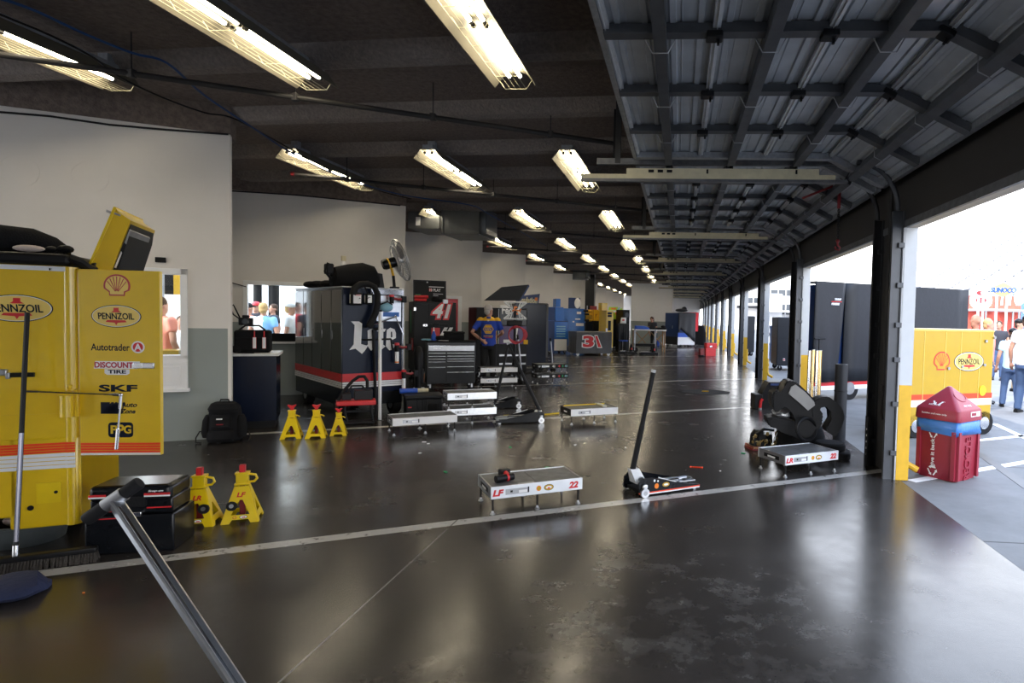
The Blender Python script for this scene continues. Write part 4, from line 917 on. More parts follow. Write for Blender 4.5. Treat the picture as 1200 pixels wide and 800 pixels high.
# on top of the blue cart
zt2 = zT+.014
def on_cart(x, y, z=0.): return loc(CL, la, x, y, zt2+z)
t = thing('duffel_bag', 'black duffel bag on top of the dark blue cart', 'bag', on_cart(.33, .42), la)
b = MB('black_fabric'); b.rings([[(x, r*1.0*math.cos(2*PI*j/16), max(.004, r*.95+r*math.sin(2*PI*j/16))) for j in range(16)] for x, r in ((-.36, .10), (-.32, .15), (-.12, .18), (.10, .20), (.26, .18), (.33, .12), (.35, .05))]); b.build('body', t)
b = MB('black'); b.box(-.44, -.34, -.08, .08, .18, .34, .02, 3); b.tube([(-.38, -.05, .12), (-.46, -.05, .22), (-.42, -.05, .34), (-.34, -.05, .30)], .02, 8); b.build('strap', t)
t = thing('spray_bottle', 'clear bottle with pale cap behind the duffel bag on the dark blue cart', 'bottle', on_cart(.26, .75), la)
b = MB('white'); b.lathe((0, 0, 0), Z, [(.05, 0), (.055, .02), (.055, .34), (.03, .40), (.02, .42)], 16); b.build('body', t); b = MB('cream'); b.box(-.035, .035, -.02, .02, .42, .50, .008); b.build('trigger', t)
b = MB('charcoal'); f = Fr(on_cart(.42, .80), (math.cos(la), math.sin(la), 0), Z); b.poly(f, [(-.12, 0), (.50, 0), (.46, .26), (.05, .30)], -.02, .02); o = b.build('lid_panel'); tag(o, 'grey sloping lid panel behind the fan on the dark blue cart', 'panel')
b = MB('black_fabric'); 
for (x, y, s) in ((.08, 1.55, .13), (.06, 1.9, .11), (.1, 1.2, .10)): b.ball(on_cart(x+.06, y, .064), (s, s*1.5, .06), 12)
o = b.build('cloth_heap'); tag(o, 'black cloth heap at the far end of the dark blue cart top', 'cloth')
# fan
t = thing('pedestal_fan', 'wire cage fan tilted upward on the end of the dark blue cart', 'fan', on_cart(lw-.09, .10), la)
b = MB('black'); b.box(-.06, .06, -.05, .05, 0, .03, .008); b.tube([(0, 0, .02), (-.02, 0, .20)], .022, 10); b.build('stand', t)
hc = Vector((-.05, 0, .40)); ax = Vector((.93, -.15, .33)).normalized()
b = MB('black_gloss'); b.tube([hc-ax*.14, hc-ax*.10, hc+ax*.06], [.07, .085, .08], 16); b.m('gold').tube([hc-ax*.06, hc-ax*.04], .086, 16); b.tube([hc-ax*.0-Z*.08, Vector((-.02, 0, .19))], .02, 8); b.build('motor', t)
g = MB('steel'); gx = ax.orthogonal().normalized(); gy = ax.cross(gx); gc = hc+ax*.14
ringp = lambda r, d: [gc+ax*d+gx*r*math.cos(2*PI*j/30)+gy*r*math.sin(2*PI*j/30) for j in range(30)]
for r, d in ((.33, 0), (.33, .02), (.25, .055), (.15, .075), (.06, .08), (.25, -.06), (.15, -.075)): g.tube(ringp(r, d), .0045 if r < .32 else .008, 5, True)
for j in range(40):
    a = 2*PI*j/40; d_ = gx*math.cos(a)+gy*math.sin(a)
    for s_ in (1, -1): g.tube([gc+d_*.05+ax*.08*s_, gc+d_*.15+ax*.075*s_, gc+d_*.25+ax*.057*s_, gc+d_*.33], .0026, 4)
g.build('cage', t)
b = MB('alu')
for j in range(4):
    a = j*PI/2; d_ = gx*math.cos(a)+gy*math.sin(a); e_ = ax.cross(d_)
    b.rings([[gc+d_*.05+e_*.05+ax*.015, gc+d_*.05-e_*.05-ax*.015, gc+d_*.05-e_*.05-ax*.018, gc+d_*.05+e_*.05+ax*.012], [gc+d_*.30+e_*.13+ax*.03, gc+d_*.30-e_*.07-ax*.02, gc+d_*.30-e_*.07-ax*.023, gc+d_*.30+e_*.13+ax*.027]])
b.tube([gc-ax*.03, gc+ax*.03], .05, 14); b.build('blades', t)

# red tray caddy with hose handle in front of the blue cart
P = fl(417, 498)+V30*.15
t = thing('tool_caddy', 'small wheeled caddy with red tray and black hose handle by the dark blue cart', 'caddy', P, A30)
b = MB('red'); b.box(-.25, .26, -.14, .16, .27, .335, .015, 3); b.build('tray', t)
b = MB('charcoal'); b.box(-.02, .22, -.06, .12, .336, .47, .012); b.build('battery_box', t)
b = MB('charcoal'); b.box(-.18, -.06, -.04, .10, .336, .43, .012); b.build('charger', t)
b = MB('rubber'); b.tube([(-.23, 0, .33), (-.14, .02, .48), (-.04, .03, .60), (.04, .03, .66), (.11, .03, .66), (.15, .03, .60), (.15, .03, .50)], .022, 10); b.build('hose_handle', t)
b = MB('charcoal'); b.tube([(-.1, .03, .44), (-.05, .03, .53), (.08, .03, .53), (.14, .03, .46)], .014, 8)
for x in (-.14, .2): b.tube([(x, 0, .28), (x-.0, 0, .17), (x+.03, 0, .03)], .016, 8)
b.tube([(-.14, 0, .17), (.2, 0, .17)], .016, 8); b.build('frame', t)
b = MB('charcoal'); b.box(-.20, .24, -.13, .13, .012, .035, .01); b.build('base', t)
for (x, y) in ((-.18, -.11), (.22, -.11), (-.18, .11), (.22, .11)):
    b = MB('rubber'); b.tube([(x, y-.012, .02), (x, y+.012, .02)], .02, 12); b.build('wheel', t)
# black storage case, blue roll
P = fl(476, 491)+V30*.10
t = thing('storage_case', 'black plastic storage case behind the low white scale platform', 'case', P, A30)
wC = reach(519, P, A30); b = MB('black'); b.box(.0, wC, 0, .38, 0, .28, .02, 3); b.build('case_body', t); b = MB('charcoal'); b.box(-.015, wC+.015, -.015, .395, .28, .335, .02, 3); b.build('lid', t)
b = MB('black_matte'); b.box(wC*.60, wC*.85, -.02, .0, .06, .20, .01); b.m('red').rect(FRONT(0, -.001, 0), wC*.06, wC*.16, .15, .165, 0, .002); b.m('charcoal')
for k in (.30, .45, .55, .9): b.box(wC*k, wC*k+.02, -.012, 0, .02, .27, .004)
b.build('ribs', t)
t = thing('fabric_roll', 'blue roll with pale end lying on the black storage case', 'roll', P+Z*.375, A30)
b = MB('blue'); b.tube([(-.06, .30, .0), (.20, .30, .0)], .038, 14); b.build('roll', t); b = MB('cream'); b.tube([(.20, .30, 0), (.36, .30, 0)], [.034, .03], 14); b.build('roll_end', t)

# ------------------------------------------------------------------ black cart with 41
C4 = fl(484, 446); fa = A30
fw = reach(534, C4, fa); sd4 = 1.1
t = thing('pit_cart', 'tall black cart with the number 41 outlined in red', 'cart', C4, fa)
F4 = lambda px, py: facexz(px, py, C4, fa)
z4 = F4(484, 353)[1]
cart_box(t, 'charcoal', 0, fw, 0, sd4, .20, z4)
xa, za = F4(486, 449); xb, zb_ = F4(502, 358)
b = MB('charcoal'); b.box(.015, xb, -.012, 0, .35, z4-.06, .004); b.m('chrome'); b.box(.0, .05, -.03, -.01, F4(484, 364)[1], F4(484, 360)[1], .004); x, z = F4(497, 381); b.box(x-.03, x+.07, -.035, -.01, z-.03, z+.03, .008); b.m('black').box(x, x+.05, -.04, -.03, z-.015, z+.015, .004); b.build('door', t)
b = MB('charcoal'); b.box(xb+.015, fw-.01, -.012, 0, .35, z4-.04, .004); b.m('black'); x, z = F4(505, 381); b.box(x-.05, x+.38, -.06, -.01, z-.02, z+.03, .006); b.box(x+.05, x+.18, -.09, -.01, z-.02, z+.06, .01); b.build('drawer_front', t)
x, z = F4(517.5, 364.5); hh = F4(517, 355)[1]-F4(517, 374)[1]; ww = F4(531, 364)[0]-F4(504, 364)[0]
f = FRONT(0, -.0125, 0); b = MB('red'); b.text(f, '41', x, z, hh*1.08, ww*.98, 0, .002, shear=.25, bold=.10); b.m('white').text(f, '41', x, z, hh*.88, ww*.80, .002, .002, shear=.25, bold=.035); b.build('number', t)
x, z = F4(518, 388); b = MB('red'); b.rect(f, x-.24, x-.05, z-.11, z+.08, 0, .001); b.m('white').poly(f, [(x-.05, z-.10), (x+.03, z-.10), (x+.13, z+.09), (x+.05, z+.09)], 0, .002); b.poly(f, [(x+.07, z-.10), (x+.15, z-.10), (x+.25, z+.09), (x+.17, z+.09)], 0, .002); b.poly(f, [(x+.03, z-.02), (x+.14, z-.02), (x+.155, z+.015), (x+.045, z+.015)], 0, .002); b.build('logo_decal', t)
fL = LEFT(-.001, sd4, 0); b = MB('green')
for k in range(3): b.poly(fL, [(sd4-.75+k*.13, z4-.45), (sd4-.72+k*.13, z4-.72), (sd4-.69+k*.13, z4-.74), (sd4-.67+k*.13, z4-.40), (sd4-.71+k*.13, z4-.18), (sd4-.78+k*.13, z4-.22)], 0, .002)
b.m('red').rect(fL, sd4-.5, sd4-.02, .70, .98, 0, .001); b.m('white').poly(fL, [(sd4-.40, .75), (sd4-.34, .75), (sd4-.28, .93), (sd4-.34, .93)], .001, .002); b.poly(fL, [(sd4-.28, .75), (sd4-.22, .75), (sd4-.16, .93), (sd4-.22, .93)], .001, .002); b.poly(fL, [(sd4-.34, .82), (sd4-.2, .82), (sd4-.2, .86), (sd4-.34, .86)], .001, .002); b.build('side_decal', t)
casters(t, .08, fw-.08, .1, sd4-.1, .085)
# raised lid with writing
x0, z0 = F4(485, 351); x1, z1 = F4(524, 327)
b = MB('charcoal'); f = Fr((x0, .10, z4+.005), (1, 0, 0), (0, .10, 1)); b.obox(f, 0, x1-x0, 0, z1-z0, -.03, 0, .006); lo = b.build('lid', t)
W4 = x1-x0; H4 = z1-z0; b = MB('black'); b.rect(f, .03, W4-.03, .03, H4-.03, 0, .003); b.m('white'); b.rect(f, W4*.47, W4*.93, H4*.68, H4*.71, .003, .005); b.text(f, '10 PLAY', W4*.66, H4*.55, H4*.14, W4*.34, .003, .002, bold=.02)
b.m('red').rect(f, W4*.47, W4*.56, H4*.48, H4*.62, .0031, .0045); b.m('white'); b.rect(f, W4*.6, W4*.9, H4*.36, H4*.38, .003, .005); b.rect(f, W4*.6, W4*.75, H4*.28, H4*.30, .003, .005); b.m('green').rect(f, W4*.06, W4*.22, H4*.30, H4*.33, .003, .005); b.m('steel').ell(f, W4*.42, H4*.9, .02, .02, .003, .006); b.build('lid_print', lo)
b = MB('steel'); b.box(F4(519, 352)[0], F4(525, 352)[0], -.02, .04, z4-.03, z4+.07, .008); b.build('hinge_bracket', t)
for k, (px0, px1, zz) in enumerate(((474, 500, .05), (478, 502, .10))):
    b = MB('red'); A, Bq = F4(px0, 350)[0], F4(px1, 350)[0]; b.tube([loc(C4, fa, max(A, .02), .035, z4+.04+.074*k), loc(C4, fa, Bq, .035, z4+.04+.074*k)], .034, 12); o = b.build('air_hammer'); tag(o, ['front red tube lying on top of the black cart numbered 41', 'rear red tube lying on top of the black cart numbered 41'][k], 'tube')
b = MB('black_fabric'); A = F4(510, 350)[0]; b.ball(loc(C4, fa, A, .02, z4+.065), (.09, .05, .06), 12); b.ball(loc(C4, fa, A+.10, .02, z4+.05), (.05, .05, .045), 12); o = b.build('headset'); tag(o, 'black headset lying under the raised lid of the cart numbered 41', 'headset')
# red board on the wall behind
k = 2; wc = WALLS[2][0]; x0, z0 = facexz(519, 424, wc, A30); x1, z1 = facexz(541, 347, wc, A30)
t = struct_root('door_20', wc, A30); b = MB('poster'); b.box(x0-.2, x1-.09, -.025, -.005, .05, z1-.07); b.build('panel', t); b = MB('white'); b.box(x1-.10, x1, -.05, -.002, .02, z1, .004); b.box(x0-.2, x1, -.05, -.002, z1-.08, z1, .004); b.build('frame', t)

# rolling drawer chest
CD = fl(500, 458)+V30*.02; da = R(27); dw = reach(557.5, CD, da)
t = thing('drawer_chest', 'black rolling chest with silver drawer pulls in front of the cart numbered 41', 'tool chest', CD, da)
FD = lambda px, py: facexz(px, py, CD, da)
zdt = FD(500, 399)[1]; zdb = .135
cart_box(t, 'black_gloss', 0, dw, 0, .52, zdb, zdt-.03); b = MB('black_matte'); b.box(-.015, dw+.015, -.015, .535, zdt-.03, zdt, .008); b.build('top', t)
rows = [(404, 412)]; xm = FD(523, 420)[0]
b = MB('steel'); b.box(.03, dw-.03, -.014, 0, FD(520, 411)[1], FD(520, 405)[1], .004); b.m('chrome').box(.03, dw-.03, -.022, -.01, FD(520, 405)[1]-.008, FD(520, 405)[1]+.004, .003); b.build('drawer', t)
for (xa, xb, ys) in ((.03, xm-.01, (413, 416.7, 420, 423.2, 429.5, 448)), (xm+.01, dw-.03, (413, 416.5, 419.8, 422.5, 429, 435.5, 448))):
    for a, c in zip(ys, ys[1:]):
        zA, zB = FD(520, a)[1], FD(520, c)[1]; b = MB('black_gloss'); b.box(xa, xb, -.014, 0, zB+.004, zA-.004, .003); d_ = b.build('drawer', t)
        b = MB('alu_white'); b.box(xa+.005, xb-.005, -.022, -.012, zA-.015, zA-.006, .002); b.build('pull', d_)
b = MB('white'); b.text(FRONT(0, -.0145, 0), 'Snap-on', dw*.2, FD(510, 408)[1], .03, .15, 0, .002, shear=.2, bold=.02); b.build('lettering', t)
casters(t, .07, dw-.07, .06, .46, .05)
def on_chest(px, y, z=0.): return loc(CD, da, FD(px, 398)[0], y, zdt+z)
t = thing('tool_case', 'black lidded case on the right end of the rolling drawer chest', 'case', on_chest(533, .22), da)
b = MB('black_fabric'); b.box(-.19, .20, -.16, .14, 0, .14, .02, 3); b.build('case_body', t); b = MB('black_matte'); b.box(-.20, .21, -.17, .15, .14, .185, .02, 3); b.build('lid', t)
t = thing('blue_bottle', 'blue cone-topped bottle on the rolling drawer chest', 'bottle', on_chest(509, .15), da)
b = MB('blue'); b.lathe((0, 0, 0), Z, [(.045, 0), (.05, .01), (.046, .10), (.02, .18), (.014, .19)], 16); b.build('bottle_body', t); b = MB('white'); b.lathe((0, 0, 0), Z, [(.016, .188), (.016, .21), (.008, .22), (.006, .27)], 12); b.build('nozzle', t)
b = MB('cyan_band'); p = on_chest(503, .2); b.box(p.x-.11, p.x+.06, p.y-.10, p.y+.06, p.z, p.z+.028, .006); o = b.build('shop_towels'); tag(o, 'folded pale blue towels at the left end of the rolling drawer chest', 'towels')
b = MB('black_fabric'); p = on_chest(516, .12); b.ball(p+Z*.05, (.09, .07, .05), 12); b.ball(p+Vector((.08, .03, .035)), (.06, .05, .035), 10); o = b.build('glove'); tag(o, 'black gloves heaped between the blue bottle and the lidded case', 'glove')
b = MB('white'); p = on_chest(518, .05); b.box(p.x-.06, p.x+.14, p.y-.04, p.y+.02, p.z, p.z+.008); o = b.build('notepad'); tag(o, 'white pad at the front edge of the rolling drawer chest', 'pad')
# black tyre-shaped cart end and crossed white wheels
p = fl(490, 462)+V30*.05
t = thing('hose_reel_cart', 'slim black cart with rounded top between the dark blue cart and the drawer chest', 'cart', p, A30)
b = MB('black'); b.rings([sq(0, .0, .12, .06, .10), sq(0, 0, .45, .07, .12), sq(0, 0, .62, .09, .13), sq(0, 0, .80, .09, .12), sq(0, .0, .90, .06, .08), sq(0, 0, .93, .03, .04)]); b.build('body', t)
b = MB('charcoal'); b.rings([sq(.09, -.03, .42, .03, .08), sq(.10, -.03, .52, .035, .09), sq(.10, -.03, .28, .035, .09), sq(.09, -.03, .2, .03, .08)]) if False else b.box(.05, .10, -.08, .06, .20, .50, .02, 3); b.m('orange').box(.10, .112, -.07, .0, .24, .40, .004); b.build('side_panel', t)
for x in (-.05, .09):
    b = MB('white'); b.tube([(x-.02, -.02, .05), (x+.02, .02, .05)], .05, 16); b.m('steel').tube([(x-.025, -.025, .05), (x+.025, .025, .05)], .02, 10); b.box(x-.03, x+.03, -.03, .03, .06, .13, .006); b.build('caster', t)

# ------------------------------------------------------------------ cart with white letters, truss bracket, covered cart
C5 = fl(561, 446)+V30*.35; w5 = reach(617, C5, A30); z5 = facexz(597, 361, C5, A30)[1]
t = thing('pit_cart', 'black and purple cart with white lettering behind the standing man', 'cart', C5, A30)
F5 = lambda px, py: facexz(px, py, C5, A30)
cart_box(t, 'black', 0, w5, 0, 1.0, .18, z5); x6 = F5(585, 400)[0]
zp1, zp0 = F5(600, 382)[1], F5(600, 403)[1]
b = MB('purple'); b.box(x6, w5-.02, -.012, 0, zp0, zp1, .004); b.m('white').rect(FRONT(0, -.0125, 0), x6+.1, x6+.32, zp0+.03, zp0+.11, 0, .002); b.m('white').poly(FRONT(0, -.0125, 0), [(F5(602, 392)[0], zp0+.14), (F5(605, 392)[0], zp0+.14), (F5(607, 392)[0], zp1-.05), (F5(604, 392)[0], zp1-.05)], 0, .002); b.build('lower_door', t)
b = MB('black_gloss'); b.box(x6, w5-.02, -.012, 0, zp1+.02, z5-.03, .004); b.m('steel').box(x6-.03, x6-.015, -.01, 0, zp0, z5-.02, .002); d_ = b.build('upper_door', t)
b = MB('white'); x, z = F5(597, 363.5); b.text(FRONT(0, -.0125, 0), 'Fed', F5(588, 363)[0], z, .20, .26, 0, .002, align='LEFT', bold=.03); b.m('orange').text(FRONT(0, -.0125, 0), 'Ex', F5(602, 363)[0], z, .20, .20, 0, .002, align='LEFT', bold=.03); b.build('lettering', d_)
b = MB('black'); b.box(x6, w5-.02, -.005, 0, .22, zp0-.02, .003); b.m('steel')
for z in (.34, .55): b.box(x6, w5-.02, -.02, -.004, z, z+.05, .004)
b.build('drawer_stack', t)
b = MB('white'); b.box(F5(586, 352)[0], F5(597, 352)[0], -.02, .03, z5, z5+.07, .004); b.build('label_plate', t)
casters(t, .1, w5-.1, .12, .9, .08)
P1_, P2_, P3_, P4_ = F5(569, 352), F5(590, 336), F5(622, 333), F5(611, 352)
b = MB('charcoal'); f = FRONT(0, .18, 0); b.poly(f, [P1_, P2_, P3_, P4_], -.03, 0); b.m('blue_deep').poly(f, [P4_, P3_, (P3_[0]+.02, P3_[1]-.04), (P4_[0]+.04, P4_[1])], -.04, .0); b.build('lid', t)
# cart beyond with lettered lid board
C6 = fl(606, 436)+V30*.25; F6 = lambda px, py: facexz(px, py, C6, A30)
t = thing('pit_cart', 'dark cart with a lettered navy lid board beyond the white truss bracket', 'cart', C6, A30)
w6 = F6(640, 400)[0]; z6 = F6(620, 356)[1]
cart_box(t, 'navy', 0, w6, 0, .9, .15, z6); casters(t, .1, w6-.1, .1, .8, .07)
Pq = [F6(604, 357), F6(608, 347), F6(634, 344), F6(632, 357)]
b = MB('blue_deep'); f = FRONT(0, .1, 0); b.poly(f, Pq, -.04, 0); b.m('cream').text(f, 'mulation', (F6(610, 350)[0]+F6(631, 350)[0])/2, F6(620, 351.5)[1], .17, F6(631, 350)[0]-F6(610, 350)[0], 0, .004, shear=.15, bold=.05); b.m('orange').rect(f, F6(628, 350)[0], F6(631, 350)[0], F6(628, 352)[1], F6(628, 348.5)[1], .004, .006); b.build('lid', t)
# grey covered cart
def cover(t, x0, x1, y0, y1, z0, z1, m='cover_grey', fold=.02, seed=1, name='cover'):
    rnd = random.Random(seed); n = 12; b = MB(m); per = []
    for i in range(n): per.append((x0+(x1-x0)*i/n, y0, 0, -1))
    for i in range(n): per.append((x1, y0+(y1-y0)*i/n, 1, 0))
    for i in range(n): per.append((x1-(x1-x0)*i/n, y1, 0, 1))
    for i in range(n): per.append((x0, y1-(y1-y0)*i/n, -1, 0))
    off = [rnd.uniform(-1, 1)*fold for _ in per]; rs = []
    for k, zz in enumerate((z0, z0+(z1-z0)*.3, z0+(z1-z0)*.65, z1-.03, z1)):
        s_ = (1, .8, .5, .15, -.6)[k]; rs.append([(x+nx*off[i]*s_-(nx*.03 if k == 4 else 0)-(0), y+ny*off[i]*s_-(ny*.03 if k == 4 else 0), zz+(off[i]*.5 if k == 0 else 0)) for i, (x, y, nx, ny) in enumerate(per)])
    b.rings(rs); return b.build(name, t, ang=50)
C7 = fl(617, 424)+V30*.1; F7 = lambda px, py: facexz(px, py, C7, A30)
t = thing('covered_cart', 'tall cart under a grey cover, right of the white truss bracket', 'cart', C7, A30)
w7 = F7(642, 400)[0]; cover(t, 0, w7, 0, .8, .12, F7(630, 355)[1], seed=3); casters(t, .1, w7-.1, .1, .7, .05)
# stand with truss bracket and red hose coil
CB = fl(611, 450)+V30*.05; FB = lambda px, py: facexz(px, py, CB, R(20))
t = thing('engine_bracket', 'white truss bracket on a black stand with a red hose coil', 'stand', CB, R(20))
b = MB('white'); L_, R_, T_, B_ = FB(590.5, 363)[0], FB(617, 363)[0], FB(603, 354)[1], FB(603, 373.5)[1]; m_ = (L_+R_)/2; c_ = (T_+B_)/2; r = .017
for zz in (T_, B_): b.tube([(L_, -.02, zz), (R_, -.02, zz)], r*1.2, 8)
for s_ in (-1, 1):
    for e in (L_, R_):
        zz = T_ if s_ > 0 else B_
        b.tube([(e, -.02, zz), (m_+(.03 if e > m_ else -.03), -.02, c_)], r*1.1, 8); b.tube([(m_+(e-m_)*.45, -.02, zz), (m_+(.05 if e > m_ else -.05), -.02, c_)], r*.8, 8); b.tube([(m_+(e-m_)*.72, -.02, c_+(zz-c_)*.95), (m_+(e-m_)*.45, -.02, c_+(zz-c_)*.55)], r*.7, 8)
b.build('truss', t); b = MB('orange'); b.box(m_-.07, m_-.03, -.05, .01, c_-.02, c_+.02, .005); b.box(m_+.03, m_+.07, -.05, .01, c_-.02, c_+.02, .005); b.build('clamp', t)
b = MB('black'); b.tube([(m_, .02, .5), (m_, .02, c_)], .03, 10); b.box(m_-.18, m_+.16, -.05, .10, B_-.16, B_-.04, .02); b.tube([(m_, .02, .5), (m_-.02, .02, .2)], .05, 12)
b.build('post', t)
for a in (200, 320, 80):
    b = MB('black'); b.tube([(m_, 0, .36), (m_+.24*math.cos(R(a)), .24*math.sin(R(a)), .02)], [.03, .022], 8); b.build('leg', t)
b = MB('crimson'); hz = FB(606, 392)[1]
for k in range(4): b.tube([(m_+.02+(.17+.012*k)*math.cos(2*PI*j/26)+.015*k, -.10+.015*k, hz+(.20-.012*k)*math.sin(2*PI*j/26)) for j in range(26)], .012, 6, True)
b.build('hose_coil', t)
b = MB('gold'); b.box(FB(613, 400)[0], FB(618, 400)[0], -.12, -.04, FB(615, 403)[1], FB(615, 398)[1], .01); b.build('hose_fitting', t)
# slanting bars standing here
for (pa, pb, m__, lab) in (((606.5, 392), (612, 424), 'steel', 'silver handle bar leaning in front of the red hose coil'), ((645, 396), (648, 428), 'steel', 'silver handle bar leaning right of the grey covered cart')):
    Pb = fl(pb[0], pb[1]+6) if 'coil' not in lab else fl(612, 449); q_ = aty(pa[0], pa[1], Pb.y); b = MB(m__); b.tube([Pb+Z*.03, q_], .022, 10); b.m('rubber').tube([q_+(Pb-q_)*.0, q_+(Pb-q_)*.1], .024, 10); b.m('black').ball(Pb+Z*.03, (.09, .06, .04), 10); o = b.build('pry_bar'); tag(o, lab, 'handle')

# ------------------------------------------------------------------ carts further down the hall
C31 = fl(675, 417); a31 = R(27); w31 = reach(716.5, C31, a31); F31 = lambda px, py: facexz(px, py, C31, a31)
t = thing('covered_cart', 'low cart under a dark cover with the number 31', 'cart', C31, a31)
z31 = F31(675, 388.5)[1]; cover(t, 0, w31, 0, 1.1, .10, z31, 'cover_grey', .03, 5); casters(t, .1, w31-.1, .1, .9, .06, 'white')
x0, z0 = F31(682.5, 406); x1, z1 = F31(704, 394); b = MB('white'); f = FRONT(0, -.045, 0); b.text(f, '3', x0+(x1-x0)*.30, (z0+z1)/2, (z1-z0)*1.3, (x1-x0)*.72, 0, .004, bold=.09); b.poly(f, [(x0+(x1-x0)*.62, z1+.05), (x0+(x1-x0)*.80, z1+.05), (x1+.06, z0-.05), (x1-.15, z0-.05)], 0, .004)
b.m('red').text(f, '3', x0+(x1-x0)*.30, (z0+z1)/2, (z1-z0)*1.12, (x1-x0)*.60, .004, .004, bold=.045); b.poly(f, [(x0+(x1-x0)*.66, z1+.02), (x0+(x1-x0)*.78, z1+.02), (x1+.01, z0-.02), (x1-.12, z0-.02)], .004, .008); b.build('number', t)
# blue display and blue carts
CB1 = fl(651, 415)+V30*.25; FB1 = lambda px, py: facexz(px, py, CB1, A30)
t = thing('pit_cart', 'blue cart with a white-bottomed blue front panel left of the covered cart 31', 'cart', CB1, A30)
w = FB1(665.5, 400)[0]; zA = FB1(655, 376)[1]
cart_box(t, 'blue_deep', -.25, w, 0, .9, .12, zA); b = MB('blue_cart'); b.rect(FRONT(0, -.001, 0), .02, w-.02, .62, zA-.03, 0, .004); b.m('white').rect(FRONT(0, -.001, 0), .02, w-.05, .14, .60, 0, .004); b.m('cyan_band'); f = FRONT(0, -.005, 0)
for i in range(5): b.rect(f, .10, w-.12, .70+.1*i, .745+.1*i, 0, .002)
b.build('front_panel', t); casters(t, -.15, w-.1, .1, .8, .06)
for k, (pa, pb) in enumerate((((651, 376), (661, 360)), ((652, 360), (657.5, 350)))):
    xa, za = FB1(*pa); xb, zb2 = FB1(*pb); b = MB('blue_cart'); b.box(xa, xb, .05, .45, zA+.001 if k == 0 else FB1(651, 360)[1]+.02, zb2, .01); b.m('blue_deep').box(xa-.28, xa-.01, .05, .45, zA+.001 if k == 0 else FB1(651, 360)[1]+.02, zb2, .01) if k == 0 else None
    o = b.build('crate', None, CB1, A30); tag(o, ['wide blue crate on top of the blue cart left of cover 31', 'narrow blue crate topmost on the blue cart left of cover 31'][k], 'crate')
CB2 = fl(667, 412)+V30*2.2; FB2 = lambda px, py: facexz(px, py, CB2, A30)
t = thing('pit_cart', 'bright blue cart with tools hung on its front above the covered cart 31', 'cart', CB2, A30)
w = FB2(685, 380)[0]; zA = FB2(675, 361.5)[1]; cart_box(t, 'blue_cart', 0, w, 0, .9, .15, zA); casters(t, .1, w-.1, .1, .8, .07)
x0, z0 = FB2(667, 362); x1, z1 = FB2(681, 349); b = MB('blue_deep'); b.box(x0, x1, .1, .14, zA, z1, .01); b.m('white').ball((x0+(x1-x0)*.75, .08, zA+(z1-zA)*.5), (.16, .03, .25), 12); b.build('lid', t)
b = MB('white'); f = FRONT(0, -.001, 0)
for (pa, pb) in (((676, 365), (681, 368)), ((674, 373), (680, 374.5)), ((675, 378.5), (684, 382)), ((671, 376), (673, 377.5))): A_, B2 = FB2(*pa), FB2(*pb); b.rect(f, A_[0], B2[0], B2[1], A_[1], 0, .003)
b.build('decal', t)
for k, (px, py) in enumerate(((683, 364), (684, 368), (684, 375))):
    A_ = FB2(px, py); p = loc(CB2, A30, A_[0], -.12, A_[1]); b = MB('black'); b.tube([p, p+U30*.22], .05, 8); b.m('gold').tube([p+U30*.22, p+U30*.36], .055, 8); o = b.build('impact_wrench'); tag(o, '%s black and amber wrench hung on the bright blue cart' % ['uppermost', 'middle', 'lowest'][k], 'power tool')
CB3 = fl(690, 408)+V30*2.5
t = thing('tool_cart', 'low black cart with blue edges right of the bright blue cart', 'cart', CB3, A30); F_ = lambda px, py: facexz(px, py, CB3, A30)
x0, z0 = F_(684, 400); x1, z1 = F_(695, 378); cart_box(t, 'black', x0, x1, 0, .7, .1, z1); casters(t, x0+.1, x1-.1, .1, .6, .05); b = MB('blue_cart'); b.box(x0, x1, -.01, .7, z1, z1+.04, .005); b.box(x1-.03, x1, -.02, 0, .1, z1); b.build('edge_trim', t); b = MB('steel'); b.tube([(x0+.2, .1, z1+.0), (x0+.2, .1, z1+.9)], .03, 8); b.m('white').box(x0+.12, x0+.42, -.02, .1, z1+.04, z1+.2, .01); b.build('hoist_arm', t)
CRD = Vector((-4.6, 28.6, 0)); F_ = lambda px, py: facexz(px, py, CRD, A30)
t = thing('pit_cart', 'dark red cart with a golden arched letter, black below', 'cart', CRD, A30)
x0, z0 = F_(695, 388); x1, z1 = F_(712, 363); zm = F_(700, 376)[1]; cart_box(t, 'black', x0, x1, 0, 1, .12, zm); b = MB('red_dark'); b.box(x0, x1, 0, 1, zm, z1, .01); b.m('gold').text(FRONT(0, -.001, 0), 'm', F_(700.5, 372)[0], F_(700, 371)[1], .26, .24, 0, .003, bold=.02); b.build('upper_body', t); x2, z2 = F_(700.5, 358.5); b = MB('red_dark'); b.box(x0, x2, .1, .5, z1, z2, .01); b.build('lid', t); casters(t, x0+.1, x1-.1, .1, .8, .06)
CY = Vector((-3.3, 27.6, 0)); F_ = lambda px, py: facexz(px, py, CY, A30)
t = thing('pit_cart', 'yellow cart with black print in the distance behind cover 31', 'cart', CY, A30)
x0, z0 = F_(710.5, 388); x1, z1 = F_(719, 364); cart_box(t, 'yellow', x0, x1, 0, .9, .15, z1); b = MB('black'); f = FRONT(0, -.001, 0)
for py in (367, 370): A_ = F_(712, py); b.rect(f, A_[0], x1-.08, A_[1]-.05, A_[1]+.05, 0, .003)
A_ = F_(713.5, 382); b.rect(f, A_[0]-.05, A_[0]+.10, A_[1]-.2, A_[1]+.25, 0, .003); b.m('white').rect(f, A_[0]-.15, A_[0]-.06, A_[1]-.45, A_[1]-.1, 0, .004); b.build('print', t); casters(t, x0+.1, x1-.1, .1, .8, .07)
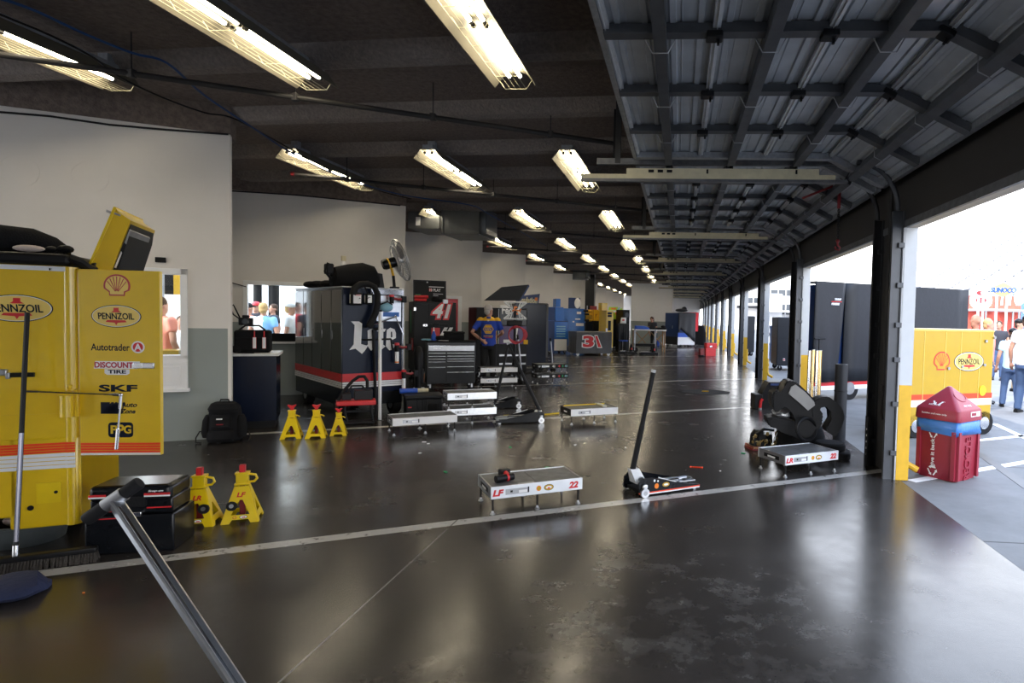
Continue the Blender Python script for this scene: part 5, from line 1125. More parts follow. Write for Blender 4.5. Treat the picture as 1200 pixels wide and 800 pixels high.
x2, z2 = F_(707, 363); x3, z3 = F_(714, 355); b = MB('yellow'); b.box(x2, x3, .2, .6, z1, z3, .01); o = b.build('crate', None, CY, A30); tag(o, 'yellow crate standing high behind the distant yellow cart', 'crate')
CY2 = Vector((-2.55, 28.9, 0)); F_ = lambda px, py: facexz(px, py, CY2, A30)
t = thing('pit_cart', 'lime yellow cart with raised printed lids in the distance', 'cart', CY2, A30)
x0, z0 = F_(719, 388); x1, z1 = F_(727, 366); cart_box(t, 'lime', x0, x1, 0, .9, F_(720, 374)[1], z1); cart_box(t, 'black', x0, x1-.05, .05, .85, .15, F_(720, 374)[1], 'lower_body'); b = MB('lime'); f = FRONT(0, .1, 0); b.poly(f, [F_(714, 363.5), F_(715, 359.5), F_(725, 359.5), F_(725, 363.5)], -.03, 0); b.m('orange').rect(f, F_(717, 362)[0], F_(723, 362)[0], F_(717, 362.5)[1], F_(717, 360.5)[1], 0, .004); b.m('lime').poly(f, [F_(724, 365), F_(729, 361), F_(731, 362), F_(726, 366.5)], -.03, 0); b.m('cyan_band').poly(f, [F_(724, 363), F_(726, 360), F_(728, 360.5), F_(725.5, 364)], -.02, .005); b.build('lid', t); b = MB('orange'); A_ = F_(721, 367); b.rect(FRONT(0, -.001, 0), A_[0], A_[0]+.2, A_[1]-.06, A_[1]+.06, 0, .003); b.build('print', t); casters(t, x0+.08, x1-.15, .1, .8, .07)
CQ = Vector((-2.3, 27.9, 0)); F_ = lambda px, py: facexz(px, py, CQ, A30)
t = thing('display_cabinet', 'black cabinet with a dark picture front against the far wall end', 'cabinet', CQ, A30)
x0, z0 = F_(730, 390); x1, z1 = F_(738, 363); cart_box(t, 'black', x0, x1, 0, .8, 0, z1); b = MB('charcoal'); b.rect(FRONT(0, -.001, 0), x0+.05, x1-.05, F_(733, 377)[1], z1-.1, 0, .003); b.m('cover_grey').ell(FRONT(0, -.001, 0), (x0+x1)/2+.02, F_(733, 369)[1], .09, .12, .003, .005); b.build('picture', t)
CP = Vector((-2.05, 26.3, 0)); F_ = lambda px, py: facexz(px, py, CP, R(15)); x0, z0 = F_(726.5, 380); x1, z1 = F_(734, 372)
b = MB('white'); b.poly(Fr((0, 0, 0), (1, 0, 0), (0, 0, 1)), [(x0, z0), (x1, z0+.03), (x1, z1), (x0+.05, z1)], -.02, 0); b.m('red').rect(Fr((0, 0, 0), (1, 0, 0), (0, 0, 1)), x0+.1, x1-.08, z1-.14, z1-.08, 0, .003); b.m('steel').tube([((x0+x1)/2, .04, 0), ((x0+x1)/2, .04, z1-.1)], .02, 8); b.box((x0+x1)/2-.15, (x0+x1)/2+.15, -.1, .18, 0, .02); o = b.build('notice_board', None, CP, R(15)); tag(o, 'white notice board on a thin stand above the black covered stool', 'board')
CG = Vector((-1.75, 23.6, 0)); F_ = lambda px, py: facexz(px, py, CG, R(15)); x0, z0 = F_(725.5, 398); x1, z1 = F_(737.5, 379)
t = thing('covered_stool', 'small seat under a black cover with a blue hem, left of the far table', 'stool', CG, R(15)); cover(t, x0, x1, 0, .4, max(z0, .3), z1, 'cover_black', .03, 9); b = MB('blue'); b.box(x0+.03, x1-.03, .03, .37, max(z0, .3)-.06, max(z0, .3)+.01, .01); b.build('hem', t)
for (x, y) in ((x0+.05, .05), (x1-.05, .05), (x0+.05, .35), (x1-.05, .35)): b = MB('black'); b.tube([(x, y, 0), (x, y, max(z0, .3)-.02)], .018, 8); b.build('leg', t)
for k, (px, py, s_) in enumerate(((734, 415, 1), (790-30, 416, 1.1), (727, 408, .8))):
    P = fl(px, py); t = thing('floor_jack', ['black jack on the floor right of the covered cart 31', 'black jack on the floor in front of the far table', 'small blue and white jack behind the covered cart 31'][k], 'floor jack', P, R(20))
    b = MB('black' if k < 2 else 'white_paint'); b.box(-.35*s_, .35*s_, -.12, .12, .02, .12, .02); b.m('steel').box(-.3*s_, .0, -.1, .1, .12, .15, .01); b.build('chassis', t); b = MB('black' if k < 2 else 'blue'); b.tube([(.2*s_, 0, .1), (.22*s_, 0, .42*s_)], [.10, .05], 10); b.build('lift_column', t); b = MB('red'); b.tube([(.2*s_, -.11, .20), (.2*s_, -.11, .28)], .03, 8); b.build('release_knob', t)
    for x in (-.3*s_, .3*s_):
        for y in (-.13, .13): b = MB('rubber'); b.tube([(x, y-.02, .035), (x, y+.02, .035)], .035, 12); b.build('wheel', t)
# far table with frame, dark cabinets, red boxes
CT = fl(741, 412); F_ = lambda px, py: facexz(px, py, CT, R(10))
t = thing('work_table', 'pale topped work table with crossed legs before the far grey wall', 'table', CT, R(10))
x0, z0 = F_(742, 412); x1, z1 = F_(781, 387); b = MB('white'); b.box(x0, x1, 0, .8, z1-.03, z1+.02, .005); b.build('tabletop', t)
for (x, y) in ((x0+.06, .05), (x1-.06, .05), (x0+.06, .72), (x1-.06, .72)): b = MB('wood'); b.tube([(x, y, 0), (x, y, z1-.03)], .03, 8); b.build('leg', t)
for (a_, c_) in ((x0+.1, x0+.7), (x1-.7, x1-.1)): b = MB('wood'); b.tube([(a_, .05, .25), (c_, .05, z1-.1)], .02, 8); b.tube([(a_, .06, z1-.1), (c_, .06, .25)], .02, 8); b.build('cross_brace', t)
t = thing('steel_trolley', 'steel trolley frame with black tray standing left under the far table', 'trolley', CT+Vector((.10, -.55, 0)), R(10))
xr = F_(766, 400)[0]; b = MB('steel')
for x in (x0, xr): b.tube([(x, 0, .10), (x+.02, 0, 1.05)], .02, 8); b.tube([(x, .4, .10), (x+.02, .4, 1.05)], .02, 8)
b.tube([(x0, 0, .9), (x0, .4, .9)], .02, 8); b.build('frame', t); b = MB('black'); b.box(x0, xr, 0, .4, .28, .40, .02); b.build('tray', t)
for x in (x0+.04, xr-.04):
    for y in (.03, .37): b = MB('rubber'); b.tube([(x, y-.02, .12), (x, y+.02, .12)], .12, 16); b.build('wheel', t)
P = loc(CT, R(10), x0+.40, .25, z1+.024); b = MB('blue'); b.rings([sq(P.x, P.y, P.z, .36, .18), sq(P.x, P.y, P.z+.07, .34, .16), sq(P.x-.1, P.y, P.z+.16, .24, .10)]); o = b.build('cloth_heap'); tag(o, 'dark blue cloth on the left half of the far table', 'cloth')
P = loc(CT, R(10), x1-.42, .25, z1+.024); b = MB('black_matte'); b.box(P.x-.5, P.x+.45, P.y-.1, P.y+.15, P.z, P.z+.10, .02); b.ball(P+Vector((.3, 0, .14)), (.12, .1, .06), 10); o = b.build('body_panel'); tag(o, 'long black part on the right half of the far table', 'part')
P = fl(770, 405); b = MB('blue'); b.lathe(P, Z, [(.13, 0), (.15, .3), (.14, .31), (.12, .02)], 16, False); b.ball(P+Z*.02, (.12, .12, .015), 10); o = b.build('bucket'); tag(o, 'blue bucket on the floor beneath the far table', 'bucket')
P = fl(778, 404); t = thing('jack_stand', 'white jack stand beneath the right end of the far table', 'jack stand', P, R(15)); b = MB('white'); b.rings([sq(0, 0, 0, .17, .14), sq(0, 0, .4, .06, .06), sq(0, 0, .55, .05, .05)]); b.build('base', t); b = MB('steel'); b.box(-.03, .03, -.03, .03, .55, .68, .004); b.build('post', t)
CK = fl(794, 407); ka = R(35); F_ = lambda px, py: facexz(px, py, CK, ka); wk = F_(814, 400)[0]; zk = F_(794, 366.5)[1]; kd = 1.25
t = thing('covered_cart', 'tall navy cabinet cart half hidden by a black sheet, before the far wall', 'cart', CK, ka)
cart_box(t, 'white', 0, wk, 0, kd, .14, .55, 'lower_body'); b = MB('blue_deep'); b.box(0, wk, 0, kd, .55, zk, .01); b.m('steel').box(-.02, 0, .5, .54, 1.0, 1.15); b.build('upper_body', t); b = MB('charcoal'); b.box(-.012, 0, 0, kd, .14, .56); b.build('side_skirt', t)
b = MB('blue'); b.rect(FRONT(0, -.001, 0), 0, wk*.6, .55, .78, 0, .003); b.build('blue_panel', t)
b = MB('tarp'); rs = []; n = 14
for k in range(7):
    row = []
    for i in range(n+1):
        u = i/n; zlow = .85-.60*u+.25*(1-u)*(u > .1); zz = zk+.01-(zk-zlow)*k/6; row.append((u*(wk+.02)-.01, -.03-.03*math.sin(u*17+k*.4)*(k/6), zz))
    rs.append(row)
row0 = [(u/n*(wk+.02)-.01, .6, zk+.03) for u in range(n+1)]; allr = [row0]+rs
vs = [[b.bm.verts.new(p) for p in r] for r in allr]
for A_, B2 in zip(vs, vs[1:]):
    for j in range(n): b.bm.faces.new((A_[j], A_[j+1], B2[j+1], B2[j]))
o = b.build('sheet', t); md = o.modifiers.new('s', 'SOLIDIFY'); md.thickness = .012; md.offset = 1
casters(t, .12, wk-.12, .1, kd-.1, .07)
p = loc(CK, ka, .55, .5, zk+.035); b = MB('tarp'); b.ball(p+Z*.115, (.35, .28, .10), 14); b.ball(p+Vector((.15, 0, .2)), (.14, .12, .12), 12); o = b.build('tarp_bundle'); tag(o, 'bundled black tarp on top of the sheeted navy cabinet', 'tarp')
CRc = fl(822, 408)+V30*1.5; F_ = lambda px, py: facexz(px, py, CRc, A30); x0, z0 = F_(808, 390); x1, z1 = F_(819, 366)
t = thing('covered_cart', 'cart under a bright red cover behind the sheeted navy cabinet', 'cart', CRc, A30); cover(t, x0, x1, 0, .8, F_(815, 388)[1], z1, 'red_cloth', .03, 11); cart_box(t, 'red_dark', x0+.05, x1-.15, .1, .7, .1, F_(815, 388)[1]+.05); casters(t, x0+.12, x1-.25, .15, .65, .05)
CX_ = fl(827, 417); F_ = lambda px, py: facexz(px, py, CX_, R(15)); x1, z1 = F_(839, 408.5); _, z2 = F_(830, 402)
t = thing('tool_box', 'red metal tool box on the floor near the far door posts', 'tool box', CX_, R(15)); b = MB('red'); b.box(0, x1, 0, .35, 0, z1, .01); b.build('case_body', t); b = MB('red_dark'); b.box(-.20, -.02, .1, .4, .02, z1*.95, .01); b.build('side_tray', t)
t = thing('tool_box', 'red metal tool box with chrome latch stacked on the other red box', 'tool box', CX_+Z*(z1+.002), R(15)); b = MB('red'); b.box(.03, x1+.05, .0, .35, 0, z2-z1, .02, 3); b.build('case_body', t); b = MB('chrome'); b.box(x1*.35, x1*.62, -.02, .01, .05, .12, .008); b.build('latch', t)
b = MB('black'); p = fl(822, 418); b.ball(p+Z*.04, (.16, .08, .04), 10); o = b.build('glove'); tag(o, 'small black glove on the floor left of the red tool boxes', 'glove')
CW = Vector((1.2, 37.5, 0)); b = MB('black_fabric'); b.rings([sq(CW.x, CW.y, 0, .45, .4), sq(CW.x, CW.y, .7, .45, .4), sq(CW.x+.05, CW.y, 1.15, .25, .2)]); o = b.build('covered_stool'); tag(o, 'dark rounded covered shape on the floor beyond the red cover', 'cover')
# ------------------------------------------------------------------ ducts, pipes, cables
def frame_at(o, ang): return Fr(o, (math.cos(ang), math.sin(ang), 0), Z)
for k, (pl, pr, pt, pb, Y) in enumerate(((519, 560, 240.5, 274, 13.3), (664, 685, 309, 326, 31.0))):
    A = aty(pl, (pt+pb)/2, Y); Bq = aty(pr, (pt+pb)/2, Y); zt = min(aty((pl+pr)/2, pt, Y).z, 3.97); zb = aty((pl+pr)/2, pb, Y).z
    t = thing('air_duct', ['nearer grey sheet metal duct with crossed panel hung at the ceiling', 'distant grey sheet metal duct hung at the ceiling'][k], 'duct', (A.x, A.y, zb))
    w = Bq.x-A.x; h = zt-zb; b = MB('duct'); b.box(0, w, 0, 1.2, 0, h, .01)
    f = FRONT(0, -.001, 0); b.poly(f, [(.05, .05), (w-.05, .05), (w/2, h/2)], 0, .006); b.poly(f, [(.05, h-.05), (w-.05, h-.05), (w/2, h/2)], 0, .006); b.box(-.03, .01, -.02, 1.2, -.01, h); b.box(w-.01, w+.03, -.02, 1.2, -.01, h); b.build('trunk', t)
    b = MB('duct'); b.rings([[(w, 0, 0), (w, .9, 0), (w, .9, h), (w, 0, h)], [(w+.16, .0, .06), (w+.16, .9, .06), (w+.16, .9, h-.04), (w+.16, 0, h-.04)]]); b.m('duct_dark').box(w+.155, w+.17, .06, .84, .10, h-.08); b.m('steel')
    for i in range(5): b.box(w+.165, w+.185, .06, .84, .03+.02*i, .04+.02*i)
    b.build('outlet', t)
    b = MB('duct'); b.box(-.85, -.12, .1, 1.2, .12, h-.06, .01); b.m('white').box(-.66, -.56, .09, .1, .3*h, .6*h); b.m('duct_dark').box(-.12, .0, .12, 1.2, .14, h-.08); b.build('branch', t)
    b = MB('steel')
    for x in (.05, w-.05): b.tube([(x, .3, h), (x, .3, 3.99-zb)], .01, 6)
    b.build('hanger', t)
P0, P1 = fl(0, 64, 3.64), fl(722, 168.5, 3.64); dP = (P1-P0).normalized()
for k in range(7):
    off = Vector((0, 4.72*k, 0)) if k else Vector((0, 0, 0))
    if k == 0: a, c = P0-dP*1.2, P1
    else:
        a = fl(345, 204, 3.64)+Vector((0, 4.72*(k-1), 0)); c = fl(762, 247, 3.64)+Vector((0, 4.72*(k-1), 0))
    t = thing('ceiling_pipe', 'dark pipe hung slantwise below the ceiling, %s from the camera' % ['nearest', 'second', 'third', 'fourth', 'fifth', 'sixth', 'seventh'][k], 'pipe', a, 0, 'slanting ceiling pipes')
    d = c-a; b = MB('pipe_dark'); b.tube([(0, 0, 0), d], .026, 10); b.tube([d, d+Vector((0, 0, -.12))], .022, 8); b.build('run', t)
    b = MB('red_dark'); b.tube([(0, 0, 0), d.normalized()*-.05], .034, 10); b.build('end_cap', t)
    for i in range(5):
        p = d*(.12+.19*i); b = MB('pipe_dark'); b.tube([p, p+Z*(4.0-3.64)], .006, 6); b.box(p.x-.03, p.x+.03, p.y-.03, p.y+.03, p.z-.035, p.z+.04, .01); b.build('hanger', t)
def cable(name, px, z, r, m, label):
    pts = [fl(x, y, z if isinstance(z, (int, float)) else z[i]) for i, (x, y) in enumerate(px)]
    sm = []
    for i in range(len(pts)-1):
        p0, p1, p2, p3 = pts[max(0, i-1)], pts[i], pts[i+1], pts[min(len(pts)-1, i+2)]
        for j in range(5):
            u = j/5; sm.append(.5*((2*p1)+(p2-p0)*u+(2*p0-5*p1+4*p2-p3)*u*u+(3*p1-p0-3*p2+p3)*u**3))
    sm.append(pts[-1]); b = MB(m); b.tube(sm, r, 6); tag(b.build(name), label, 'cable')
cable('air_line', [(-40, -12), (30, 8), (100, 40), (155, 62), (196, 74), (240, 112), (300, 152), (345, 181), (400, 207), (470, 228), (550, 240), (575, 252), (640, 288)], 3.67, .011, 'cable_blue', 'blue air line sagging under the ceiling from the left corner')
cable('power_cable', [(-40, 0), (0, 17), (60, 42), (110, 68), (140, 90), (190, 114), (240, 132), (272, 138), (318, 162), (380, 196), (440, 222), (482, 233)], 3.69, .009, 'black', 'black cable draped under the ceiling beside the blue air line')
c0 = WALLS[0][0]
b = MB('black'); b.tube([onwall(0, 0, 132)+V30*-.03, onwall(0, 60, 137)+V30*-.03, onwall(0, 130, 147)+V30*-.03, onwall(0, 200, 153)+V30*-.03, onwall(0, 268, 158)+V30*-.03], .011, 6); tag(b.build('trim_cable'), 'black cable pinned along the top of the nearest wall', 'cable')
b = MB('black'); b.tube([onwall(1, 272, 224)+V30*-.03, onwall(1, 350, 229)+V30*-.03, onwall(1, 420, 236)+V30*-.03, onwall(1, 469, 241)+V30*-.03], .012, 6); tag(b.build('trim_cable'), 'black cable pinned along the top of the second wall', 'cable')
p = onwall(0, 188.5, 304.5); b = MB('black'); b.obox(Fr(p, U30, Z), -.05, .05, -.03, .03, 0, .03, .005); tag(b.build('wall_sensor'), 'small black box fixed to the wall above the near window', 'sensor')
p = onwall(1, 271, 331)+V30*-.02; q = onwall(1, 289, 336)+V30*-.02; b = MB('black'); b.tube([p, q], .008, 6); tag(b.build('window_wire'), 'short black wire running down the wall to the inner window', 'wire')
# pull chain with hook near the first door posts
p = aty(985, 190, 7.55); t = thing('pull_chain', 'rusty pull chain with hook hanging from the nearest door track', 'chain', (p.x, 7.55, 0))
zt = 3.3; zb = aty(983, 292, 7.55).z
b = MB('pipe_dark')
n = 26
for i in range(n):
    z = zt-(zt-zb-.08)*i/n; f = Fr((0, 0, z), (1, 0, 0) if i % 2 else (0, 1, 0), Z); b.tube([f.p(.012*math.cos(a), .026*math.sin(a)) for a in [2*PI*j/10 for j in range(10)]], .005, 5, True)
b.build('links', t); b = MB('red_dark'); b.tube([(.0, 0, zb+.1), (0, 0, zb+.05), (.03, 0, zb+.02), (.02, 0, zb-.01), (-.02, 0, zb), (-.03, 0, zb+.03)], .012, 8); b.ball((0, 0, zb+.10), .025, 10); b.build('hook', t)
b = MB('red_dark'); b.tube([(0, 0, 3.25), (-.45, -.1, 3.05)], .014, 8); b.tube([(0, 0, 3.35), (0, 0, 2.95)], .02, 8); b.build('lever', t)

# ------------------------------------------------------------------ seat pile by the first door post
SPp = fl(925, 545); SY = SPp.y+.45
def sp(px, py, dy=0.): return aty(px, py, SY+dy)
def blob(b, pts, n=12, flat=.75):
    """rounded limb through (px, py, r, dy)"""
    P = [sp(x, y, d) for x, y, r, d in pts]; b.tube(P, [q[2] for q in pts], n)
t = thing('racing_seat', 'black moulded racing seat with grey padded back lying on its side', 'seat', (sp(930, 500).x, SY, 0))
o_ = Vector((sp(930, 500).x, SY, 0))
def mk(b, name, par=t): 
    for v in b.bm.verts: v.co -= o_
    return b.build(name, par, ang=60)
def slab(px, z0, z1, m, fr=None):
    b = MB(m); f = Fr((0, SY, 0), (1, 0, 0), Z); b.poly(f, [(sp(x, y).x, sp(x, y).z) for x, y in px], z0, z1); return b
b = slab([(912, 466), (918, 446), (925, 444), (932, 447), (948, 462), (955, 474), (962, 484), (955, 500), (940, 512), (926, 500), (931, 490), (927, 480), (918, 472), (908, 482), (903, 476), (902, 462), (905, 456), (911, 455)], -.18, .16, 'black'); bmesh.ops.bevel(b.bm, geom=b.bm.edges[:], offset=.02, segments=2, affect='EDGES', clamp_overlap=True); mk(b, 'backrest')
b = slab([(921, 459), (924, 451), (929, 448.5), (940, 457), (950, 468), (951, 472), (943, 478), (932, 468)], .15, .19, 'pad_grey'); mk(b, 'back_pad')
b = slab([(895, 488), (903, 486), (918, 489), (934, 494), (958, 484), (962, 492), (948, 512), (932, 512), (915, 502), (899, 497)], -.15, .15, 'black'); bmesh.ops.bevel(b.bm, geom=b.bm.edges[:], offset=.02, segments=2, affect='EDGES', clamp_overlap=True); mk(b, 'seat_base')
b = slab([(906, 483), (912, 478), (918, 474), (926, 478), (929, 484), (922, 488), (917, 485), (909, 488)], -.16, -.14, 'pad_grey'); mk(b, 'lower_pad')
b = MB('black'); P = [sp(945+11*math.cos(a), 503+13*math.sin(a), -.22+.08*math.cos(a)) for a in [2*PI*j/26 for j in range(26)]]; b.tube(P, .018, 8, True); o = b.build('steering_wheel'); tag(o, 'black steering wheel leaning against the racing seat', 'steering wheel')
b = MB('black'); f = Fr((0, SY-.05, 0), (1, 0, 0), Z)
b.poly(f, [(sp(x, y, -.05).x, sp(x, y, -.05).z) for x, y in ((948, 478), (951, 469), (958, 464), (968, 463), (977, 469), (985, 478), (987, 488), (983, 500), (976, 510), (965, 503), (966, 497), (973, 490), (972, 480), (966, 473), (958, 475), (957, 486), (950, 490))], -.10, .12); bmesh.ops.bevel(b.bm, geom=b.bm.edges[:], offset=.012, segments=2, affect='EDGES', clamp_overlap=True); o = b.build('seat_wing', ang=60); tag(o, 'curved black seat wing standing right of the grey seat back', 'seat part')
zF = .0
for k, (x0, x1, y0, y1, m) in enumerate(((955, 990, 510, 521, 'black_fabric'), (972, 996, 519, 530, 'black_matte'))):
    A, Bq = sp(x0, y1), sp(x1, y0); A.z = max(A.z, .0)
    b = MB(m); b.rings([sq((A.x+Bq.x)/2, SY+.0, zz, (Bq.x-A.x)/2*s_, .16*s_) for zz, s_ in (((.105, .9), (.115, 1), (.17, 1), (.19, .9)) if k == 0 else ((.0, .9), (.02, 1), (.085, 1), (.1, .9)))]); o = b.build('seat_cushion'); tag(o, ['upper thin black cushion at the foot of the black tube', 'lower black cushion on the floor at the foot of the black tube'][k], 'cushion')
b = MB('black_fabric'); A, Bq = sp(914, 528), sp(975, 500); b.rings([sq((A.x+Bq.x)/2, SY+.34, z, (Bq.x-A.x)/2*k, .17*k) for z, k in ((0, .92), (.03, 1), (.20, 1), (.30, .9), (.36, .6))]); o = b.build('gear_bag'); tag(o, 'dark gear bag on the floor behind the racing seat and steering wheel', 'bag')
# mechanical unit on a red-edged tray
Pm = fl(905, 529)+V30*.18
t = thing('carburetor', 'dark brass coloured engine part on a red edged tray by the seat', 'engine part', Pm, R(15))
b = MB('red_dark'); b.box(-.19, .20, -.13, .15, .0, .02, .005); b.m('copper').box(-.185, .195, -.125, .145, .02, .05, .01); b.build('tray', t)
b = MB('black'); b.rings([sq(-.03, 0, .05, .14, .11), sq(-.03, 0, .18, .13, .11), sq(-.03, 0, .24, .09, .08)]); b.tube([(-.14, -.1, .2), (-.05, -.13, .27), (.08, -.12, .25)], .018, 8); b.build('housing', t)
b = MB('copper'); rnd = random.Random(4)
for i in range(22):
    x, y, z = rnd.uniform(-.17, .18), rnd.uniform(-.14, .0), rnd.uniform(.05, .22); b.ball((x, y, z), rnd.uniform(.012, .03), 8); b.tube([(x, y, z), (x+rnd.uniform(-.08, .08), y-.02, z+rnd.uniform(-.05, .08))], .007, 6)
b.build('linkage', t)
b = MB('alu'); b.box(-.05, .04, -.135, -.10, .20, .24, .005); b.tube([(.05, -.14, .08), (.13, -.12, .22)], .008, 6); b.build('plate', t)
# black box with red driver to the left of the pile
Pb = fl(884, 479); F_ = lambda px, py: facexz(px, py, Pb, R(8)); x1, z1 = F_(918, 448)
t = thing('tote_box', 'black open tote with a red handled tool, left of the black seat pile', 'box', Pb, R(8)); b = MB('black'); b.box(.0, .14, -.02, .3, .0, .26, .01); b.build('front_box', t); b = MB('black'); b.poly(FRONT(0, .02, 0), [(.14, 0), (x1, 0), (x1, z1), (.26, z1), (.14, .28)], -.3, 0); b.m('blue_deep').box(.28, .46, .0, .02, z1-.06, z1-.02); b.build('back_box', t); b = MB('red'); b.tube([(.09, -.05, .02), (.10, -.05, .14), (.13, -.05, .19)], .025, 8); b.m('steel').tube([(.09, -.05, .0), (.09, -.05, .03)], .03, 8); b.build('tool_grip', t)
# chrome tubes and black tube
for k, (pb, pt) in enumerate((((945.5, 488), (949, 411)), ((950, 490), (953.5, 410)), ((955, 490), (958, 411)), ((958.5, 489), (961.5, 411)))):
    a = fl(pb[0], 494); a.z = 0; q_ = aty(pt[0], pt[1], a.y+.05); b = MB('gold_chrome' if k in (1, 3) else 'chrome'); b.tube([a, q_], .026, 14); b.m('steel').tube([q_-(q_-a)*.0, q_+(q_-a)*.01], .027, 14); o = b.build('chrome_tube'); tag(o, ['leftmost of the four bright tubes standing behind the racing seat', 'second from the left of the four bright tubes behind the racing seat', 'third from the left of the four bright tubes behind the racing seat', 'rightmost of the four bright tubes standing behind the racing seat'][k], 'tube', 'bright tubes behind the seat')
a = fl(983, 517); a.z = -.006; zt = aty(984, 426, a.y).z; t = thing('foam_tube', 'thick dark grey tube standing upright right of the racing seat', 'tube', a); b = MB('charcoal'); r_ = .082; b.lathe((0, 0, 0), Z, [(r_*.97, 0), (r_, .02), (r_, zt-.01), (r_*.96, zt), (r_*.7, zt), (r_*.7, zt-.1)], 28); b.build('body', t)
b = MB('black'); 
for z in (zt*.33, zt*.66): b.tube([(r_*1.005*math.cos(2*PI*j/28), r_*1.005*math.sin(2*PI*j/28), z) for j in range(28)], .006, 6, True)
b.build('seam', t)

# ------------------------------------------------------------------ recycling bin
Bc = fl(1119, 565); Bc.z = -.006; ba_ = R(-50); wl_ = -reach(1074.5, Bc, ba_, 540); FBn = lambda px, py: facexz(px, py, Bc, ba_)
wr_ = reach(1144, Bc, ba_+PI/2, 540); wr_ = min(max(wr_, .38), .52)
t = thing('recycling_bin', 'red recycling bin with peaked lid and blue bag beside the near door post', 'bin', Bc, ba_)
zB = FBn(1119, 494)[1]; zL0 = zB+.012; zL1 = FBn(1121, 480)[1]
cxb, cyb = -wl_/2, wr_/2
def rrect(hx, hy, z, r=.05, n=5, cx=None, cy=None):
    cx = cxb if cx is None else cx; cy = cyb if cy is None else cy; P = []
    for (sx_, sy_, a0) in ((1, 1, 0), (-1, 1, 90), (-1, -1, 180), (1, -1, 270)):
        for i in range(n+1): a = R(a0+90*i/n); P.append((cx+sx_*(hx-r)+r*math.cos(a), cy+sy_*(hy-r)+r*math.sin(a), z))
    return P
hx, hy = wl_/2, wr_/2
b = MB('red_bin'); b.rings([rrect(hx*.97, hy*.97, .0), rrect(hx, hy, .012), rrect(hx*1.03, hy*1.03, zB*.5), rrect(hx*1.08, hy*1.08, zB)])
for fx in (-.90, .90):
    for (f_, w_, d_) in ((FRONT(cxb, cyb-hy, 0), hx, 1), (RIGHT(cxb+hx, cyb, 0), hy, 1)):
        b.poly(f_, [(w_*fx-.02, .02), (w_*fx+.02, .02), (w_*fx+.02, zB-.1), (w_*fx-.02, zB-.1)], -.02, .028)
b.build('body', t)
b = MB('blue_bag'); rnd = random.Random(2); n = len(rrect(1, 1, 0)); jit = [rnd.uniform(-.014, .014) for _ in range(n)]; jz = [rnd.uniform(-.03, .012) for _ in range(n)]
b.rings([[(x+(x-cxb)*.01+j, y+(y-cyb)*.01+j, z+q_) for (x, y, z), j, q_ in zip(rrect(hx*1.11, hy*1.11, zB-.13), jit, jz)], [(x+j*.7, y+j*.7, z) for (x, y, z), j in zip(rrect(hx*1.13, hy*1.13, zB-.07), jit[::-1])], rrect(hx*1.12, hy*1.12, zB+.005)], cap=False); o = b.build('bin_bag', t, ang=70); md = o.modifiers.new('s', 'SOLIDIFY'); md.thickness = .004
lh = zL1-zL0; zap = aty(1121, 452, loc(Bc, ba_, -wl_/2, wr_/2).y).z
b = MB('red_bin'); b.rings([rrect(hx*1.17, hy*1.17, zL0-.01), rrect(hx*1.18, hy*1.18, zL0+.01), rrect(hx*1.15, hy*1.15, zL1-.015), rrect(hx*1.10, hy*1.10, zL1), rrect(.03, .03, zap-.01, .028), rrect(.015, .015, zap, .014)]); b.build('lid', t)
sl = math.atan2(zap-zL1, hy*1.10)
fR = Fr((cxb+hx*1.10, cyb, zL1), (0, 1, 0), Vector((-hx*1.10, 0, zap-zL1))); b = MB('black'); Lr = math.hypot(hx*1.1, zap-zL1); b.ell(fR, .0, Lr*.52, .085, .055, -.012, .004); b.build('slot', t)
b = MB('red_bin'); 
P = [fR.p(.092*math.cos(2*PI*j/24), Lr*.52+.062*math.sin(2*PI*j/24), .004) for j in range(24)]; b.tube(P, .008, 6, True); b.build('slot_rim', t)
fF = Fr((cxb, cyb-hy*1.10, zL1), (1, 0, 0), Vector((0, hy*1.10, zap-zL1)))
def recycle_mark(b, f, cx, cy, r, z0=.002):
    for k in range(3):
        a = R(90+120*k); c2 = lambda u, v: (cx+u*math.cos(a)-v*math.sin(a), cy+u*math.sin(a)+v*math.cos(a))
        b.poly(f, [c2(r*.42, -r*.55), c2(r*.62, -r*.55), c2(r*.66, r*.25), c2(r*.46, r*.25)], z0, z0+.002); b.poly(f, [c2(r*.30, r*.22), c2(r*.82, r*.22), c2(r*.50, r*.62)], z0, z0+.002)
b = MB('white'); recycle_mark(b, fF, -.02, Lr*.33, .085); b.text(fF, 'RECYCLE', -.04, Lr*.13, .018, .12, .002, .002); b.text(fR, 'RECYCLE', .0, Lr*.14, .022, .14, .002, .002); b.build('lid_print', t)
f = FRONT(cxb, cyb-hy*1.178, 0); b = MB('white'); b.text(f, 'bottles and cans only', -.02, zL0+lh*.45, .022, .26, -.004, .004); f2_ = RIGHT(cxb+hx*1.178, cyb, 0); b.rect(f2_, -.02, .17, zL0+lh*.3, zL0+lh*.75, -.004, .002); b.m('red_bin').rect(f2_, -.01, .09, zL0+lh*.38, zL0+lh*.67, .002, .003); b.build('lid_label', t)
fv = Fr((cxb, cyb-hy*1.029-.004, zB*.48), (0, -hy*.078, zB), (-1, 0, 0)); b = MB('white'); b.text(fv, 'give it back', -.03, .03, .052, .30, 0, .004, bold=.01)
fm = Fr((cxb, cyb-hy*1.0-.006, 0), (1, 0, 0), (0, -hy*.078, zB)); recycle_mark(b, fm, -.03, zB*.755, .055, .002); recycle_mark(b, fm, -.03, zB*.13, .065, .002); b.build('lettering', t)
fr2 = Fr((cxb+hx*1.027, cyb, zB*.45), (hx*.078, 0, zB), (0, -1, 0)); b = MB('red_bin'); b.text(fr2, 'RECYCLE', -.05, -.0, .11, .44, 0, .012, bold=.02); b.build('embossed_word', t)

